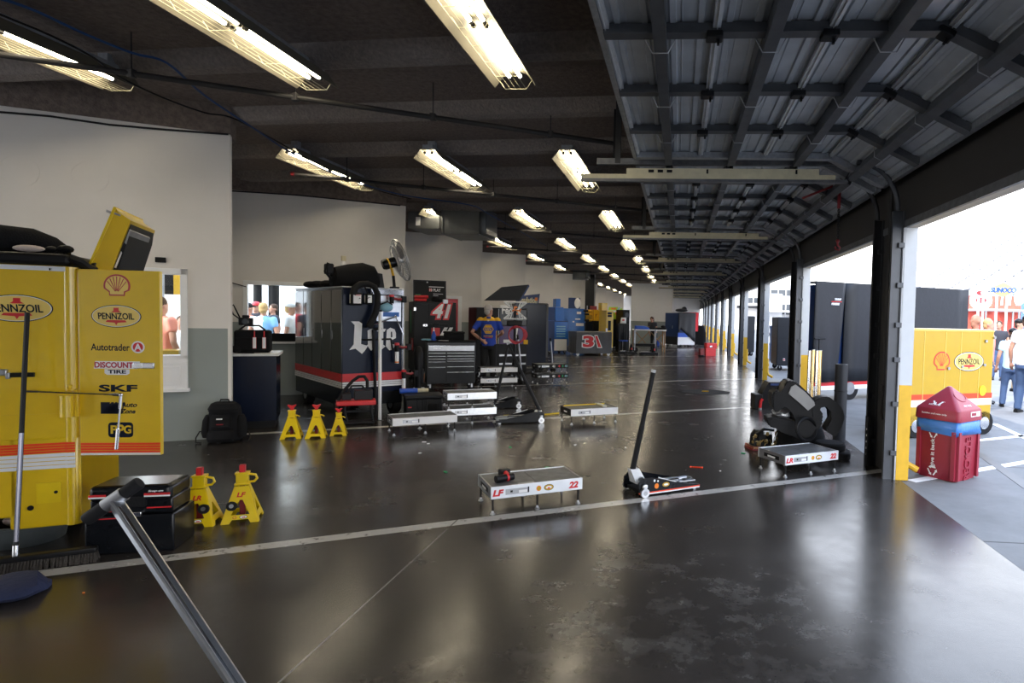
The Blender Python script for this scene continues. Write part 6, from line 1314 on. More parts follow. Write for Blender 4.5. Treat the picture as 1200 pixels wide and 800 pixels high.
# ------------------------------------------------------------------ small things on the floor
def bit(label, px, py, m, size, cat='scrap', ang=0, name='scrap'):
    p = fl(px, py); b = MB(m); b.box(-size[0]/2, size[0]/2, -size[1]/2, size[1]/2, 0, size[2], min(size)*.25); tag(b.build(name, None, p, ang), label, cat)
p = fl(816, 547.5); b = MB('orange_red'); b.box(-.05, .05, -.008, .008, 0, .008, .003)
for s_ in (-1, 1):
    b.tube([(s_*.05, 0, .004), (s_*.068, .015, .004)], .006, 6); b.tube([(s_*.05, 0, .004), (s_*.068, -.015, .004)], .006, 6)
tag(b.build('wrench', None, p, R(-8)), 'small orange open-ended wrench lying on the dark floor', 'wrench')
for k, (px, py, s_, m, lb) in enumerate(((492, 502-2+2, .05, 'white', 'white scrap on the floor below the low white platform'), (497, 518, .05, 'white', 'pale scrap on the floor left of the black floor jacks'), (502, 520, .035, 'white', 'tiny pale scrap beside another below the low platform'), (492, 531, .03, 'white', 'pale chip on the open floor below the low platform'), (674, 521.5, .035, 'steel', 'grey metal shim left of the tan shim on the floor'), (685, 519.5, .04, 'cream', 'tan shim on the floor below the white-faced platform'), (722, 512, .035, 'steel', 'grey metal shim below the right end of the white-faced platform'), (733, 524.5, .035, 'steel', 'grey metal shim left of the upright jack handle'), (598, 524, .05, 'green', 'green scrap on the floor left of the upright jack handle'), (522, 553, .05, 'green', 'green scrap on the floor above the lettered LF platform'), (642, 548, .06, 'green', 'green scrap on the floor behind the lettered LF platform'), (871, 531, .05, 'green', 'dark green scrap left of the lettered LR platform'), (844, 552, .02, 'white', 'tiny white nub on the floor near the orange wrench'), (98, 695, .012, 'orange', 'tiny orange chip on the floor below the push broom'))):
    bit(lb, px, py, m, (s_, s_*.5, .008), ang=R(15*k))
p = fl(826, 459); b = MB('black_matte'); n = 26; b.poly(TOP(p.x, p.y, 0), [(.55*math.cos(2*PI*i/n)*(1+.12*math.sin(3*i)), .45*math.sin(2*PI*i/n)*(1+.1*math.cos(5*i))) for i in range(n)], .0, .004); tag(b.build('drain_cover'), 'round dark mat flat on the floor near the second door line', 'mat')
p = fl(826, 459); b = MB('gold'); b.tube([(p.x-.06, p.y, .012), (p.x+.08, p.y+.02, .012)], .012, 8); tag(b.build('brass_fitting'), 'small brass fitting lying on the round dark floor mat', 'fitting')
b = MB('yellow_stand'); b.tube([fl(590, 487.5)+Z*.01, fl(640, 486)+Z*.01, fl(655, 484.5)+Z*.01], .010, 6); tag(b.build('air_hose'), 'yellow air hose on the floor behind the black floor jack', 'hose')
# ------------------------------------------------------------------ people
def ell_ring(cx, cy, z, a, c, n=16): return [(cx+a*math.cos(2*PI*j/n), cy+c*math.sin(2*PI*j/n), z) for j in range(n)]
def remeshed(b, name, par, vox, m=None, smooth=6, paint=None):
    o = b.build(name, None); md = o.modifiers.new('r', 'REMESH'); md.mode = 'VOXEL'; md.voxel_size = vox
    ms = o.modifiers.new('s', 'SMOOTH'); ms.factor = .5; ms.iterations = smooth
    dg = bpy.context.evaluated_depsgraph_get(); me = bpy.data.meshes.new_from_object(o.evaluated_get(dg)); mats = [mm for mm in o.data.materials]
    old = o.data; o.modifiers.clear(); o.data = me; bpy.data.meshes.remove(old)
    me.materials.clear()
    for mm in mats: me.materials.append(mm)
    me.polygons.foreach_set('use_smooth', [True]*len(me.polygons)); me.polygons.foreach_set('material_index', [0]*len(me.polygons))
    if paint:
        for p in me.polygons: p.material_index = paint(p.center)
    me.name = name; o.parent = par; return o
def person(label, loc_, rotz, shirt, trousers, hair='hair_brown', skin='skin', h=1.78, arms=None, legs=None, cap=None, vox=.02, shirt_paint=None, shirt_mats=(), sleeve=.55, lean=0., head_turn=0., long_hair=False, bald=False, shoe='black', group=None, vest=None):
    t = thing('person', label, 'person', loc_, rotz, group); s = h/1.78; t.scale = (s, s, s)
    # faces -y; x to its left is +x
    Lr = Matrix.Rotation(lean, 4, 'X'); piv = Vector((0, 0, .95))
    def up(p): p = Vector(p); return Lr @ (p-piv) + piv
    arms = arms or {1: ((.26, .03, 1.14), (.28, -.06, .90)), -1: ((-.26, .03, 1.14), (-.28, -.06, .90))}
    legs = legs or {1: ((.10, -.01, .50), (.11, .03, .08)), -1: ((-.10, -.01, .50), (-.11, .03, .08))}
    sh = {k: up((k*.185, .0, 1.43)) for k in (1, -1)}
    arm = {k: (up(arms[k][0]), up(arms[k][1])) for k in (1, -1)}
    b = MB(skin)
    tors = [up_ring(up, r) for r in (ell_ring(0, .01, .92, .155, .105), ell_ring(0, 0, 1.05, .14, .095), ell_ring(0, -.01, 1.22, .155, .105), ell_ring(0, -.005, 1.36, .17, .105), ell_ring(0, .0, 1.45, .13, .08), ell_ring(0, .005, 1.50, .065, .06))]
    b.rings(tors); b.tube([up((0, .005, 1.47)), up((0, -.005, 1.60))], [.058, .054], 12)
    Hm = Matrix.Rotation(head_turn, 4, 'Z')
    def hd(p): return up(Vector((0, 0, 1.655)) + Hm @ Vector(p))
    def hball(c, r): b.ball(hd(c), r, 14, (Lr @ Hm).to_euler())
    hball((0, .01, .015), (.076, .096, .112)); hball((0, -.025, -.055), (.056, .068, .062)); hball((0, -.092, -.012), (.013, .020, .024)); hball((0, -.082, -.052), (.026, .014, .008)); hball((0, -.07, -.09), (.028, .024, .022))
    for k in (1, -1): hball((k*.078, .012, -.008), (.012, .024, .034)); hball((k*.032, -.083, .012), (.014, .008, .008))
    for k in (1, -1):
        e, w = arm[k]; b.tube([sh[k], sh[k].lerp(e, .5), e, e.lerp(w, .35), w], [.052, .048, .040, .041, .027], 12); b.ball(sh[k], .056, 12)
        d = (w-e).normalized(); sd = d.cross(Vector((0, 1, 0.2))).normalized(); nn = d.cross(sd)
        pc = w+d*.05; b.tube([w, w+d*.035, w+d*.09], [.027, .036, .034], 10)
        for i, (off, ln) in enumerate(((-.030, .070), (-.010, .080), (.010, .075), (.029, .060))):
            q = w+d*.085+sd*off; b.tube([q-d*.02, q+d*ln*.5+nn*.006, q+d*ln*.85+nn*.022, q+d*ln+nn*.03], [.0105, .010, .009, .0085], 6)
        tb = w+d*.03+sd*-.03*k; b.tube([tb, tb+d*.03-sd*.03*k+nn*.01, tb+d*.06-sd*.04*k+nn*.02], [.013, .011, .009], 6)
    for k in (1, -1):
        kn, an = legs[k]; hp = Vector((k*.085, .0, .93)); kn, an = Vector(kn), Vector(an); b.tube([hp, hp.lerp(kn, .4), kn, kn.lerp(an, .3), an], [.092, .082, .056, .057, .038], 14); b.ball(hp, .092, 12)
        b.tube([an+Vector((0, .04, -.045)), an+Vector((0, -.05, -.048)), an+Vector((0, -.15, -.055))], [.034, .036, .024], 10)
    remeshed(b, 'body', t, min(vox, .014))
    # shirt over torso and upper arms
    b = MB(shirt)
    for m_ in shirt_mats: b.m(m_)
    b.m(shirt)
    b.rings([up_ring(up, r) for r in (ell_ring(0, .01, .86, .178, .132), ell_ring(0, .01, .95, .180, .132), ell_ring(0, .0, 1.08, .172, .125), ell_ring(0, -.01, 1.24, .182, .130), ell_ring(0, -.005, 1.38, .195, .125), ell_ring(0, .0, 1.46, .15, .10), ell_ring(0, .005, 1.515, .078, .072))])
    for k in (1, -1):
        e, w = arm[k]; q = sh[k].lerp(e, sleeve) if sleeve <= 1 else e.lerp(w, sleeve-1)
        b.tube([sh[k]+(sh[k]-e)*.05, sh[k].lerp(e, .3), q] if sleeve <= 1 else [sh[k], e, q], [.075, .070, .064] if sleeve <= 1 else [.072, .055, .042], 14); b.ball(sh[k], .076, 12)
    inv_s = None
    so = remeshed(b, 'shirt', t, vox, paint=shirt_paint)
    b = MB(trousers)
    b.rings([ell_ring(0, .01, .80, .165, .125), ell_ring(0, .01, .88, .172, .128), ell_ring(0, .01, .985, .166, .120)])
    for k in (1, -1):
        kn, an = legs[k]; kn, an = Vector(kn), Vector(an); hp = Vector((k*.085, .005, .90)); b.tube([hp, hp.lerp(kn, .45), kn, kn.lerp(an, .5), an+Vector((0, 0, -.03))], [.108, .095, .076, .070, .066], 14)
    remeshed(b, 'trousers', t, vox)
    for k in (1, -1):
        an = Vector(legs[k][1]); b = MB(shoe); b.rings([[(an.x+x*w_, an.y+.07-l_, z) for x, z in ((-1, .0), (1, .0), (1, hh*.7), (.5, hh), (-.5, hh), (-1, hh*.7))] for l_, w_, hh in ((0, .034, .07), (.06, .042, .085), (.14, .044, .07), (.22, .046, .05), (.27, .030, .035))]); b.build('shoe', t)
    if not bald:
        b = MB(hair)
        b.ball(hd((0, .024, .040)), (.086, .094, .098), 18, (Lr @ Hm).to_euler())
        if long_hair: b.tube([hd((0, .06, .04)), hd((0, .09, -.10)), hd((0, .08, -.24))], [.085, .085, .04], 14)
        else: b.ball(hd((0, .055, -.025)), (.074, .060, .075), 14, (Lr @ Hm).to_euler())
        b.build('hair', t)
    if cap:
        b = MB(cap); b.ball(hd((0, .015, .062)), (.094, .108, .075), 18, (Lr @ Hm).to_euler()); b.tube([hd((-.055, -.085, .055)), hd((0, -.15, .045)), hd((.055, -.085, .055))], [.02, .016, .02], 8); b.build('cap', t)
    return t, so
def up_ring(up, r): return [up(p) for p in r]

# the man with his back to us
pm = fl(572, 450); hm = aty(572, 357, pm.y).z-.0
def paint_shirt(c):
    if c.z > 1.405 and c.y > -.2: return 1 if (c.z > 1.425+.0*abs(c.x) and (abs(c.x) > .05 or c.z < 1.47)) else 0
    if abs(c.x) > .140 and c.y < .045 and c.z < 1.20 and abs(c.x) < .20: return 1
    return 0
t, so = person('man standing with his back turned in a blue and yellow shirt, one hand behind him', pm, R(180+12), 'shirt_blue', 'trouser_black', 'hair_grey', h=hm/1.0, vox=.013, shirt_mats=('shirt_blue', 'gold'), shirt_paint=paint_shirt, head_turn=R(-42),
               arms={1: ((.36, .08, 1.16), (.13, .21, 1.00)), -1: ((-.30, -.04, 1.15), (-.20, -.24, 1.08))}, sleeve=.75)
fb = Fr((0, .142, 1.24), (-1, 0, 0), Z)
b = MB('gold'); hexa = lambda r: [(r*math.cos(R(60*i)), r*math.sin(R(60*i))) for i in range(6)]
b.poly(fb, hexa(.115), -.03, .003); b.m('shirt_blue').poly(fb, hexa(.098), .003, .004); b.m('gold').poly(fb, hexa(.092), .004, .005); b.m('shirt_blue').poly(fb, [(-.088, -.035), (.088, -.035), (.088, .035), (-.088, .035)], .005, .006); b.m('gold').text(fb, 'NAPA', 0, 0, .05, .15, .006, .002, bold=.03); b.m('gold').text(fb, 'AUTO PARTS', 0, -.155, .035, .20, -.012, .016, bold=.02); b.m('red').rect(fb, -.07, .09, -.195, -.185, -.016, .004); b.build('back_print', so)
b = MB('white'); b.text(Fr((0, .122, 1.43), (-1, 0, 0), Z), 'ff', 0, 0, .03, .04, -.01, .012, bold=.02); b.build('collar_print', so)
b = MB('black'); 
b.tube([(.165+.012*math.cos(a), .19+.034*math.sin(a), 1.025+.034*math.cos(a)) for a in [2*PI*j/14 for j in range(14)]], .008, 6, True); b.build('watch', t)
# woman leaning over the far table
pw = loc(CT, R(10), 1.12, .85+.25, 0)
person('dark haired woman in black leaning over the far work table', pw, R(-20), 'shirt_dark', 'trouser_black', 'hair_brown', h=1.68, vox=.03, lean=R(28), long_hair=True, arms={1: ((.22, -.12, 1.14), (.16, -.20, .98)), -1: ((-.22, -.12, 1.14), (-.16, -.20, .98))}, sleeve=.5)
# outside on the right
def out_at(px, Y): p = aty(px, 400, Y); return Vector((p.x, Y, -.006))
p = fl(1183, 477); p.z = -.006; hA = aty(1178, 384, p.y).z
stride = {1: ((.11, -.10, .50), (.14, -.06, .08)), -1: ((-.11, -.02, .50), (-.14, .16, .08))}
person('man in pale blue shirt, jeans and black cap walking outside right of the yellow cart', p, R(160), 'shirt_sky', 'denim', 'hair_brown', h=min(1.95, hA), vox=.022, cap='black', legs=stride)
p = fl(1200, 484); p.z = -.006
person('man in white shirt and dark jeans at the right edge of the picture outside', p, R(130), 'shirt_white', 'denim', 'hair_brown', h=1.80, vox=.022, cap='black', legs=stride)
person('bald man in red with glasses looking over the yellow cart outside', out_at(1142, 11.6), R(-75), 'shirt_red', 'khaki', bald=True, skin='skin_tan', h=1.79, vox=.03)
person('blond person in pale shirt behind the yellow cart outside, right of the bald man', out_at(1158, 13.0), R(60), 'shirt_salmon', 'denim', 'hair_blond', h=1.73, vox=.03)
for k, (px, Y, sh_, tr, rz, h, lb, cp) in enumerate(((1194, 15.5, 'shirt_white', 'khaki', 40, 1.76, 'person in white shirt and dark cap behind the walking man outside', 'black'), (1170, 18.5, 'shirt_dark', 'denim', -30, 1.72, 'dark shirted person further back right of the blond person', None), (1205, 20, 'shirt_azure', 'denim', 10, 1.8, 'person in light blue far back at the right edge outside', None))):
    person(lb, out_at(px, Y), R(rz), sh_, tr, 'hair_brown', h=h, vox=.04, cap=cp)
b = MB('glass_dark'); 
# people seen through the windows, standing on the ground outside
def win_at(k, px, dist):   # a place dist beyond wall panel k on the line of sight
    q = onwall(k, px, 400); d = Vector((q.x, q.y, 0)).normalized(); q = Vector((q.x, q.y, 0))+d*dist; q.z = 0; return q
person('boy in white and light blue shirt with his back turned, outside the inner window', win_at(1, 309, 1.3), R(200), 'shirt_azure', 'khaki', 'hair_blond', h=1.70, vox=.022, shirt_mats=('shirt_azure', 'shirt_white'), shirt_paint=lambda c: 1 if c.x > -.02 else 0)
person('person in white shirt and pale hat outside the inner window, beside the dark blue cart', win_at(1, 341, 1.0), R(110), 'shirt_white', 'khaki', 'hair_blond', h=1.72, vox=.022, cap='shirt_white')
person('person in pink with black cap at the left edge of the inner window', win_at(1, 291, 2.4), R(150), 'shirt_salmon', 'denim', h=1.70, vox=.03, cap='black')
person('person in red cap and grey shirt between boy and left edge of the inner window', win_at(1, 300, 4.2), R(20), 'shirt_dark', 'denim', h=1.74, vox=.03, cap='red')
person('dark shirted person further away between the boy and the white shirt, inner window', win_at(1, 320, 4.6), R(-30), 'shirt_dark', 'khaki', h=1.70, vox=.03)
person('person in salmon pink shirt outside the near window beside the yellow door', win_at(0, 189, 1.6), R(170), 'shirt_salmon', 'denim', 'hair_brown', h=1.72, vox=.025)
person('small distant person in red shirt seen through the near window', win_at(0, 195, 7.5), R(10), 'shirt_red', 'denim', h=1.75, vox=.04)
person('distant person in dark clothes at the right side of the near window', win_at(0, 210, 6.5), R(200), 'shirt_dark', 'trouser_black', h=1.75, vox=.04)
person('person in white shirt at the right edge of the near window', win_at(0, 213, 2.6), R(30), 'shirt_white', 'denim', h=1.45, vox=.03)
person('distant person in dark clothes left of another in the near window', win_at(0, 203, 9.0), R(190), 'shirt_dark', 'denim', h=1.74, vox=.04)
b.bm.free()
# ------------------------------------------------------------------ outside on the right
# yellow cart
OC = fl(1160, 508); OC.z = -.006; oa = R(24); FO = lambda px, py: facexz(px, py, OC, oa); wO = -FO(1066, 450)[0]; zO = FO(1170, 386)[1]; zOb = .16
t = thing('pit_cart', 'bright yellow cart standing outside behind the red recycling bin', 'cart', OC, oa)
cart_box(t, 'yellow_bright', -wO, 0, 0, .8, zOb, zO, bev=.02)
b = MB('yellow_light'); 
for px in (1082, 1107, 1125, 1147): x = FO(px, 430)[0]; b.rect(FRONT(0, -.001, 0), x, x+.008, .5, zO-.04, 0, .003)
b.rect(FRONT(0, -.001, 0), -wO, 0, zO-.03, zO-.022, 0, .003); b.build('panel_seam', t)
zr1 = FO(1140, 460)[1]; zr0 = FO(1140, 466)[1]; zw0 = FO(1140, 474)[1]
b = MB('orange_red'); b.rect(FRONT(0, -.001, 0), -wO, 0, zr0, zr1, 0, .002); b.m('white').rect(FRONT(0, -.001, 0), -wO, 0, zw0, zr0-.005, 0, .002); b.build('stripe', t)
x, z = FO(1103.5, 423); xa, _ = FO(1094, 423); b = MB('red'); shell_sign(b, FRONT(0, -.002, 0), x, z, x-xa, 'red', 'yellow_bright'); b.build('logo_decal', t)
x, z = FO(1135.5, 423); xa, _ = FO(1118, 423); b = MB('navy'); oil_oval(b, FRONT(0, -.002, 0), x, z, x-xa); b.build('logo_decal', t)
b = MB('steel')
for px, py in ((1155, 399), (1165, 395), (1153, 427), (1127, 429), (1111, 431)): x, z = FO(px, py); b.ell(FRONT(0, -.002, 0), x, z, .022, .02, 0, .02)
b.build('lock', t); x, z = FO(1151, 457); b = MB('yellow_stand'); b.ell(FRONT(0, -.002, 0), x, z, .065, .075, 0, .008); b.build('fuel_flap', t)
for x in (-.12, -wO+.15):
    for y in (.05, .7): b = MB('rubber'); b.tube([(x, y-.05, .17), (x, y+.05, .17)], .17, 22); b.m('chrome').tube([(x, y-.055, .17), (x, y+.055, .17)], .09, 16); b.build('wheel', t)
# tall black covered cart
PCc = Vector((3.42, 12.68, -.006)); pa_ = R(30); FP = lambda px, py: facexz(px, py, PCc, pa_)
zP = FP(988, 330)[1]; xl = FP(953, 400)[0]; xr = FP(1132, 400)[0]
t = thing('covered_cart', 'tall black covered cart with red and white lower band outside the near doors', 'cart', PCc, pa_)
z1 = FP(988, 446)[1]; z2 = FP(988, 451)[1]; z3 = FP(988, 456)[1]
cart_box(t, 'black', xl+.02, xr-.02, .03, .74, .25, z3+.01, 'lower_body')
b = MB('red'); b.rect(FRONT(0, .028, 0), xl+.02, xr-.02, z2, z1, 0, .01); b.m('white').rect(FRONT(0, .028, 0), xl+.02, xr-.02, z3, z2, 0, .01); b.build('stripe', t)
xs = FP(988, 400)[0]; cart_box(t, 'blue_deep', xl+.05, xr-.05, .06, .70, z1-.02, zP-.08, 'inner_body')
def coverpiece(name, x0, x1, skew):
    b = MB('cover_black'); n = 10; rs = []
    for k in range(8):
        v = k/7; row = []
        for i in range(n+1):
            u = i/n; xx = x0+(x1-x0)*u+skew*(1-v)*u if skew < 0 else x0+skew*0+(x1-x0)*u; row.append((xx, -.02+.018*math.sin(u*9+v*3)*(1-v), z1-.01+(zP-z1)*v))
        rs.append(row)
    rs.append([(x0+(x1-x0)*i/n, .75, zP+.0) for i in range(n+1)])
    vs = [[b.bm.verts.new(p) for p in r] for r in rs]
    for A_, B2 in zip(vs, vs[1:]):
        for j in range(n): b.bm.faces.new((A_[j], A_[j+1], B2[j+1], B2[j]))
    o = b.build(name, t); md = o.modifiers.new('s', 'SOLIDIFY'); md.thickness = .02; return o
cl_ = coverpiece('cover', xl, xs, -.16); coverpiece('cover', xs+.005, xr, 0)
b = MB('cover_black'); b.box(xr-.02, xr, 0, .75, z1, zP); b.build('cover_end', t)
x, z = FP(979, 352.5); hh = FP(979, 350)[1]-FP(979, 353)[1]; b = MB('white'); f = FRONT(0, -.03, 0); b.text(f, 'TEAM', x+.04, z+hh*.75, hh*.85, .17, -.01, .012, shear=.3, bold=.03); b.text(f, 'PENSKE', x-.02, z-hh*1.1, hh*.9, .22, -.01, .012, shear=.3, bold=.03); b.m('red').poly(f, [(x-.13, z-hh*.3), (x+.14, z-hh*.3), (x+.15, z-hh*.05), (x-.12, z-hh*.05)], -.01, .002); b.build('lettering', cl_)
for px in (996, 1105): x, z = FP(px, 468); b = MB('rubber'); b.tube([(x, .02, .24), (x, .2, .24)], .24, 26); b.m('steel').tube([(x, .01, .24), (x, .2, .24)], .13, 18); b.build('wheel', t)
b = MB('black'); x, z = FP(956, 396); b.tube([(x-.12, -.1, z), (x+.15, -.1, z)], .014, 8); b.tube([(x, -.1, z), (x, -.1, .25)], .012, 8); b.build('tow_bar', t)
# more carts and things down the pavement
def dark_cart(label, pl, pr, pt, pb, Y, m='cover_black', d=1.2):
    A, Bq = aty(pl, pb, Y), aty(pr, pb, Y); zt = aty(pl, pt, Y).z; t = thing('covered_cart', label, 'cart', (A.x, Y, -.006)); w = Bq.x-A.x; cart_box(t, m, 0, w, 0, d, .16, zt, 'cover', .03); b = MB('charcoal')
    for z in (zt*.35, zt*.6, zt*.82): b.box(-.004, w+.004, -.004, d, z, z+.012)
    b.build('seam', t); casters(t, .12, w-.12, .1, d-.1, .08); return t, w, zt
t, w, zt = dark_cart('black covered cart with a small red label, seen between the second and third door posts', 910, 938, 371, 416, 19.5)
b = MB('white'); b.rect(FRONT(0, -.001, 0), w*.28, w*.36, .32, .40, 0, .004); b.m('red').rect(FRONT(0, -.001, 0), w*.29, w*.35, .33, .38, .004, .006); b.build('label_plate', t)
dark_cart('black covered cart seen between the third and fourth door posts', 874.5, 884, 370, 405, 27)
A = aty(903, 400, 24); t = thing('storage_tub', 'stacked bright blue plastic tubs outside beyond the third door post', 'tub', (A.x, 24, -.006)); b = MB('hauler_blue'); b.rings([rrect(.26, .3, z, .04, 4, .3, .3) for z in (0, .02, .6)]); b.build('lower_tub', t); b = MB('hauler_blue'); b.rings([rrect(.26*s_, .3*s_, z, .04, 4, .3, .3) for z, s_ in ((.6, 1.05), (.66, 1.05), (.7, .95), (1.3, 1.0), (1.36, 1.05))]); b.build('upper_tub', t)
# grandstand across the way: one long raked bank of seats
t = struct_root('grandstand', (0, 0, 0)); 
sx0, sx1 = 42, 118
rows_ = 30; ang_s = R(0)
b = MB('stand_seat'); Pq = []
for i in range(rows_): x = sx0+i*1.15; z = 3.2+i*.80; Pq += [(x, z), (x, z+.45), (x+.5, z+.45), (x+.5, z+.80)]
Pq += [(sx0+rows_*1.15, 3.2+rows_*.8), (sx0+rows_*1.15, 0), (sx0, 0)]
b.rings([[(x, y, z) for x, z in Pq] for y in (-20, 140)]); b.build('seating_bank', t, smooth=False)
for y in range(-12, 140, 9):
    b = MB('stand_aisle'); b.rings([[(sx0-.05+i*1.15, y+dy, 3.25+i*.80+.48) for dy in (0, .9)] + [(sx0-.05+i*1.15, y+dy, 3.25+i*.80+.30) for dy in (.9, 0)] for i in (0, rows_-1)]); b.build('aisle', t, smooth=False)
b = MB('glass_dark'); rnd = random.Random(8)
b.bm.free()
b = MB('building'); b.box(sx0+rows_*1.15, sx0+rows_*1.15+3, -20, 140, 0, 3.2+rows_*.8+1.5); b.build('rear_wall', t, smooth=False)
# transporters and signs
def hauler(label, px0, px1, Y, m, z1=3.9, sign=None):
    A, Bq = aty(px0, 380, Y), aty(px1, 380, Y); t = thing('hauler', label, 'truck', (A.x, Y, -.006)); w = Bq.x-A.x
    cart_box(t, m, 0, w, 0, 2.6, 1.0, z1, 'trailer_body', .05); b = MB('black'); b.box(.05, w-.05, .1, 2.5, .5, 1.0); b.build('chassis', t)
    for x in (w*.2, w*.8): b = MB('rubber'); b.tube([(x, 0, .5), (x, .3, .5)], .5, 20); b.m('steel').tube([(x, -.01, .5), (x, .3, .5)], .25, 14); b.build('wheel', t)
    b = MB('white'); b.box(-.1, w+.1, -2.2, 0, 2.35, 2.45, .02); b.build('awning', t)
    b = MB('steel')
    for x in (.05, w-.05): b.tube([(x, -2.1, 0), (x, -2.1, 2.35)], .05, 8)
    b.build('awning_post', t)
    f = FRONT(0, -.01, 0); b = MB('white')
    if sign == 'disc': b.ell(f, w*.5, (z1+2.5)/2+.1, .62, .55, 0, .02); b.m('red').ell(f, w*.5, (z1+2.5)/2+.1, .30, .16, .02, .03)
    elif sign == 'arch':
        for dx in (-.22, .22): b.tube([f.p(w*.45+dx+.2*math.cos(a)*1.0, 2.75+.85*math.sin(a), .02) for a in [PI*j/10 for j in range(11)]], .06, 8)
        b.ell(f, w*.88, 3.2, .3, .45, 0, .02)
    else: b.rect(f, w*.2, w*.8, 2.9, 3.3, 0, .02)
    b.build('side_mark', t); return t
hauler('red transporter with white disc on its side beyond the yellow cart outside', 1132, 1164, 36, 'hauler_red', 3.25, 'disc')
hauler('red transporter with pale arches on its side at the right edge outside', 1169, 1196, 37, 'hauler_red', 3.3, 'arch')
hauler('white transporter seen low between the second and third door posts', 897, 916, 62, 'white', 4.2)
hauler('blue transporter at the far right beyond the crowd', 1200, 1300, 40, 'hauler_blue', 3.6)
def signboard(label, px0, px1, py0, py1, Y, kind):
    A, Bq = aty(px0, py1, Y), aty(px1, py0, Y); t = thing('sign', label, 'sign', (A.x, Y, -.006)); w = Bq.x-A.x; h = Bq.z-A.z; z0 = A.z; f = FRONT(0, 0, 0)
    if kind == 'diamond':
        b = MB('yellow_light'); b.poly(f, [(w*.12, z0+h*.3), (w*.5, z0), (w*.88, z0+h*.3), (w*.88, z0+h*.7), (w*.5, z0+h), (w*.12, z0+h*.7)], -.1, 0); b.build('panel', t)
        b = MB('blue'); b.text(f, 'SUNOCO', w*.5, z0+h*.48, h*.36, w*1.0, 0, .04, shear=.15, bold=.04); b.build('lettering', t)
    else:
        b = MB('white'); b.ell(f, w/2, z0+h/2, w/2, h/2, -.1, 0); b.build('panel', t); b = MB('red'); b.ell(f, w/2-.1, z0+h/2, w*.32, h*.25, 0, .03); b.m('white').ell(f, w/2+.05, z0+h/2, w*.26, h*.2, .03, .05); b.build('mark', t)
    b = MB('white'); b.tube([(w*.3, .1, 0), (w*.3, .1, z0+h*.2)], .06, 8); b.tube([(w*.7, .1, 0), (w*.7, .1, z0+h*.2)], .06, 8); b.build('post', t)
signboard('yellow diamond sign with blue lettering above the red transporters', 1160.5, 1191, 331, 347.5, 33, 'diamond')
signboard('white oval sign with red mark left of the yellow diamond sign', 1144, 1158, 338, 348, 33, 'oval')
# buildings seen down the pavement
for k, (px0, px1, pt, Y, lb) in enumerate(((862, 900, 316, 95, 'white two-storey building seen past the far door posts'), (898, 940, 332, 85, 'long white building seen between the nearer door posts'))):
    A, Bq = aty(px0, 380, Y), aty(px1, 380, Y); zt = aty(px0, pt, Y).z; t = thing('building', lb, 'building', (A.x, Y, -.006)); w = Bq.x-A.x; cart_box(t, 'building', 0, w, 0, 8, 0, zt, 'wall', .02)
    for i in range(4):
        for z in (zt*.45, zt*.75): b = MB('glass_dark'); b.box(w*(.1+.22*i), w*(.1+.22*i)+.9, -.06, .05, z, z+.8); b.build('window', t)
    b = MB('charcoal'); b.box(0, w, -1.5, 0, zt*.36, zt*.40); b.build('canopy', t)
# outside the left windows
for k, (px, r_, m) in enumerate(((302, .10, 'black'), (321, .13, 'black'))):
    p = win_at(1, px, 6.0); b = MB(m); b.tube([p, p+Z*4.5], r_, 14); b.m('gold').box(p.x-.12, p.x+.12, p.y-.16, p.y-.10, 2.2, 2.4); tag(b.build('post'), ['left dark post outside the inner window', 'right dark post outside the inner window'][k], 'post')
q = win_at(1, 300, 14); t = thing('fence_panel', 'pale blue banner wall beyond the crowd outside the inner window', 'banner', q, R(30)); b = MB('shirt_azure'); b.box(-8, 2.2, 0, .08, .3, 2.6); b.build('banner', t); b = MB('white'); b.box(-8, 2.2, -.02, 0, 1.7, 2.0); b.build('band', t)
q = win_at(1, 345, 16); t = struct_root('bleachers', q, R(30)); b = MB('stand_seat')
for i in range(9): b.box(-3.2+i*.5, 9, i*.6, i*.6+.6, 0, .5+i*.38)
b.build('steps', t, smooth=False)
q = win_at(0, 206, 1.7); t = thing('flag', 'yellow and black flag outside the near window', 'flag', Vector((q.x, q.y, 0)), R(30)); zf = aty(206, 345, q.y).z; b = MB('yellow_bright'); b.box(-.02, .30, -.01, .01, zf, zf+.45); b.build('cloth', t); b = MB('black'); b.box(-.12, -.02, -.012, .012, zf, zf+.45); b.build('band', t); b = MB('steel'); b.tube([(-.14, 0, 0), (-.14, 0, zf+.6)], .015, 8); b.build('pole', t)
q = win_at(0, 193, .5); b = MB('yellow_bright'); zf = aty(195, 416, q.y).z; b.box(-.5, .14, 0, .3, 0, zf+.06, .01); tag(b.build('cart_top', None, q, R(30)), 'yellow box top just outside the near window', 'box')
q = win_at(0, 195, 18); b = MB('building'); b.box(-12, 8, 0, .5, 0, 3.0); tag(b.build('barrier_wall', None, q, R(30)), 'pale wall beyond the people outside the near window', 'wall')
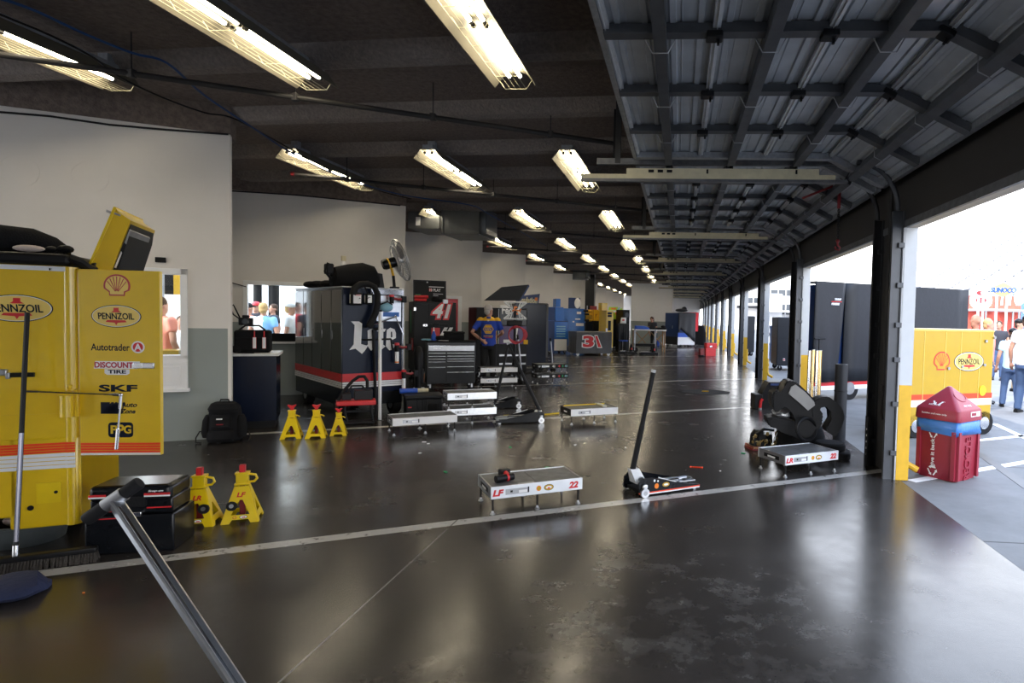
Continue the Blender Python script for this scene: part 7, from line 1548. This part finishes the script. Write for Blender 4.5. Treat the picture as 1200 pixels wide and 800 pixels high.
# ------------------------------------------------------------------ ceiling lights
def lamp():
    r = thing('ceiling_light', 'l', 'ceiling light', (0, 0, 0)); L = 2.15; w = .20
    h = MB('galv'); h.box(-.075, .075, 0, L, .10, .16, .004)
    for y in (.12, L-.2): h.box(-.05, .05, y, y+.08, .16, .24)
    h.build('housing', r)
    f = MB('lamp_reflector')
    for sg in (-1, 1):
        rs = [[(sg*.03, y, .098), (sg*.10, y, .095), (sg*w, y, -.03), (sg*(w+.012), y, -.03), (sg*.11, y, .105), (sg*.03, y, .105)] for y in (0, L)]
        f.rings(rs)
    f.box(-.035, .035, 0, L, .088, .10); f.build('reflector', r, smooth=False)
    for y0 in (.02, L/2+.02):
        for x in (-.05, .05):
            t = MB('tube_on'); t.cyl((x, y0+.035, .055), (x, y0+L/2-.075, .055), .017, n=10); tb = t.build('tube', r)
            t = MB('black'); t.cyl((x, y0, .055), (x, y0+.035, .055), .018, n=10); t.build('tube_cap', tb); t = MB('black'); t.cyl((x, y0+L/2-.075, .055), (x, y0+L/2-.04, .055), .018, n=10); t.build('tube_cap', tb)
    g = MB('lamp_wire')
    for i in range(8):
        y = .01+i*(L-.02)/7; g.tube([(-.15, y, .03), (-.10, y, -.045), (.10, y, -.045), (.15, y, .03)], .0022, 5)
    for x in (-.10, -.05, .0, .05, .10): g.tube([(x, 0, -.045), (x, L, -.045)], .0018, 5)
    g.build('wire_guard', r)
    return r
L0 = lamp(); ROWN = ['nearest', 'second', 'third', 'fourth', 'fifth', 'sixth', 'seventh', 'eighth', 'ninth', 'tenth', 'eleventh', 'twelfth', 'farthest']
first = True
for ci, (cx, cn) in enumerate(((-1.58, 'right-hand'), (-3.52, 'middle'), (-5.52, 'left-hand'))):
    for k in range(13):
        y = 3.55+4.72*k
        lab = 'lit twin-tube fluorescent ceiling light, %s from the camera in the %s row' % (ROWN[k], cn)
        z = 3.74
        if first: L0.location = (cx, y, z); L0['label'] = lab; L0['group'] = 'fluorescent ceiling lights'; first = False
        else: dup(L0, (cx, y, z), None, lab, 'fluorescent ceiling lights')

# ------------------------------------------------------------------ sky and sun
w = bpy.data.worlds.new('sky'); SC.world = w; w.use_nodes = True; nt = w.node_tree
bg = nt.nodes['Background']; tcw = nod(nt, 'ShaderNodeTexCoord'); sp = nod(nt, 'ShaderNodeSeparateXYZ'); nt.links.new(tcw.outputs['Generated'], sp.inputs[0])
rp = nod(nt, 'ShaderNodeValToRGB'); nt.links.new(sp.outputs[2], rp.inputs[0])
rp.color_ramp.elements[0].position = .0; rp.color_ramp.elements[0].color = (1.0, 1.0, 1.0, 1); rp.color_ramp.elements[0].position = .12; rp.color_ramp.elements[1].position = .75; rp.color_ramp.elements[1].color = (.50, .66, .96, 1)
nt.links.new(rp.outputs[0], bg.inputs[0]); bg.inputs[1].default_value = 4.2
sun_d = bpy.data.lights.new('sun', 'SUN'); sun_d.energy = 4.5; sun_d.angle = R(.6); sun_d.color = (1, .95, .87)
sun = bpy.data.objects.new('sun', sun_d); COL.objects.link(sun)
sd = Vector((-.45, -.55, .75))     # towards the sun
sun.rotation_euler = sd.to_track_quat('Z', 'Y').to_euler()
SC.view_settings.view_transform = 'Standard'
try: SC.view_settings.look = 'None'
except Exception: pass
SC.view_settings.gamma = 1; SC.view_settings.use_curve_mapping = False
SC.view_settings.exposure = 0.45
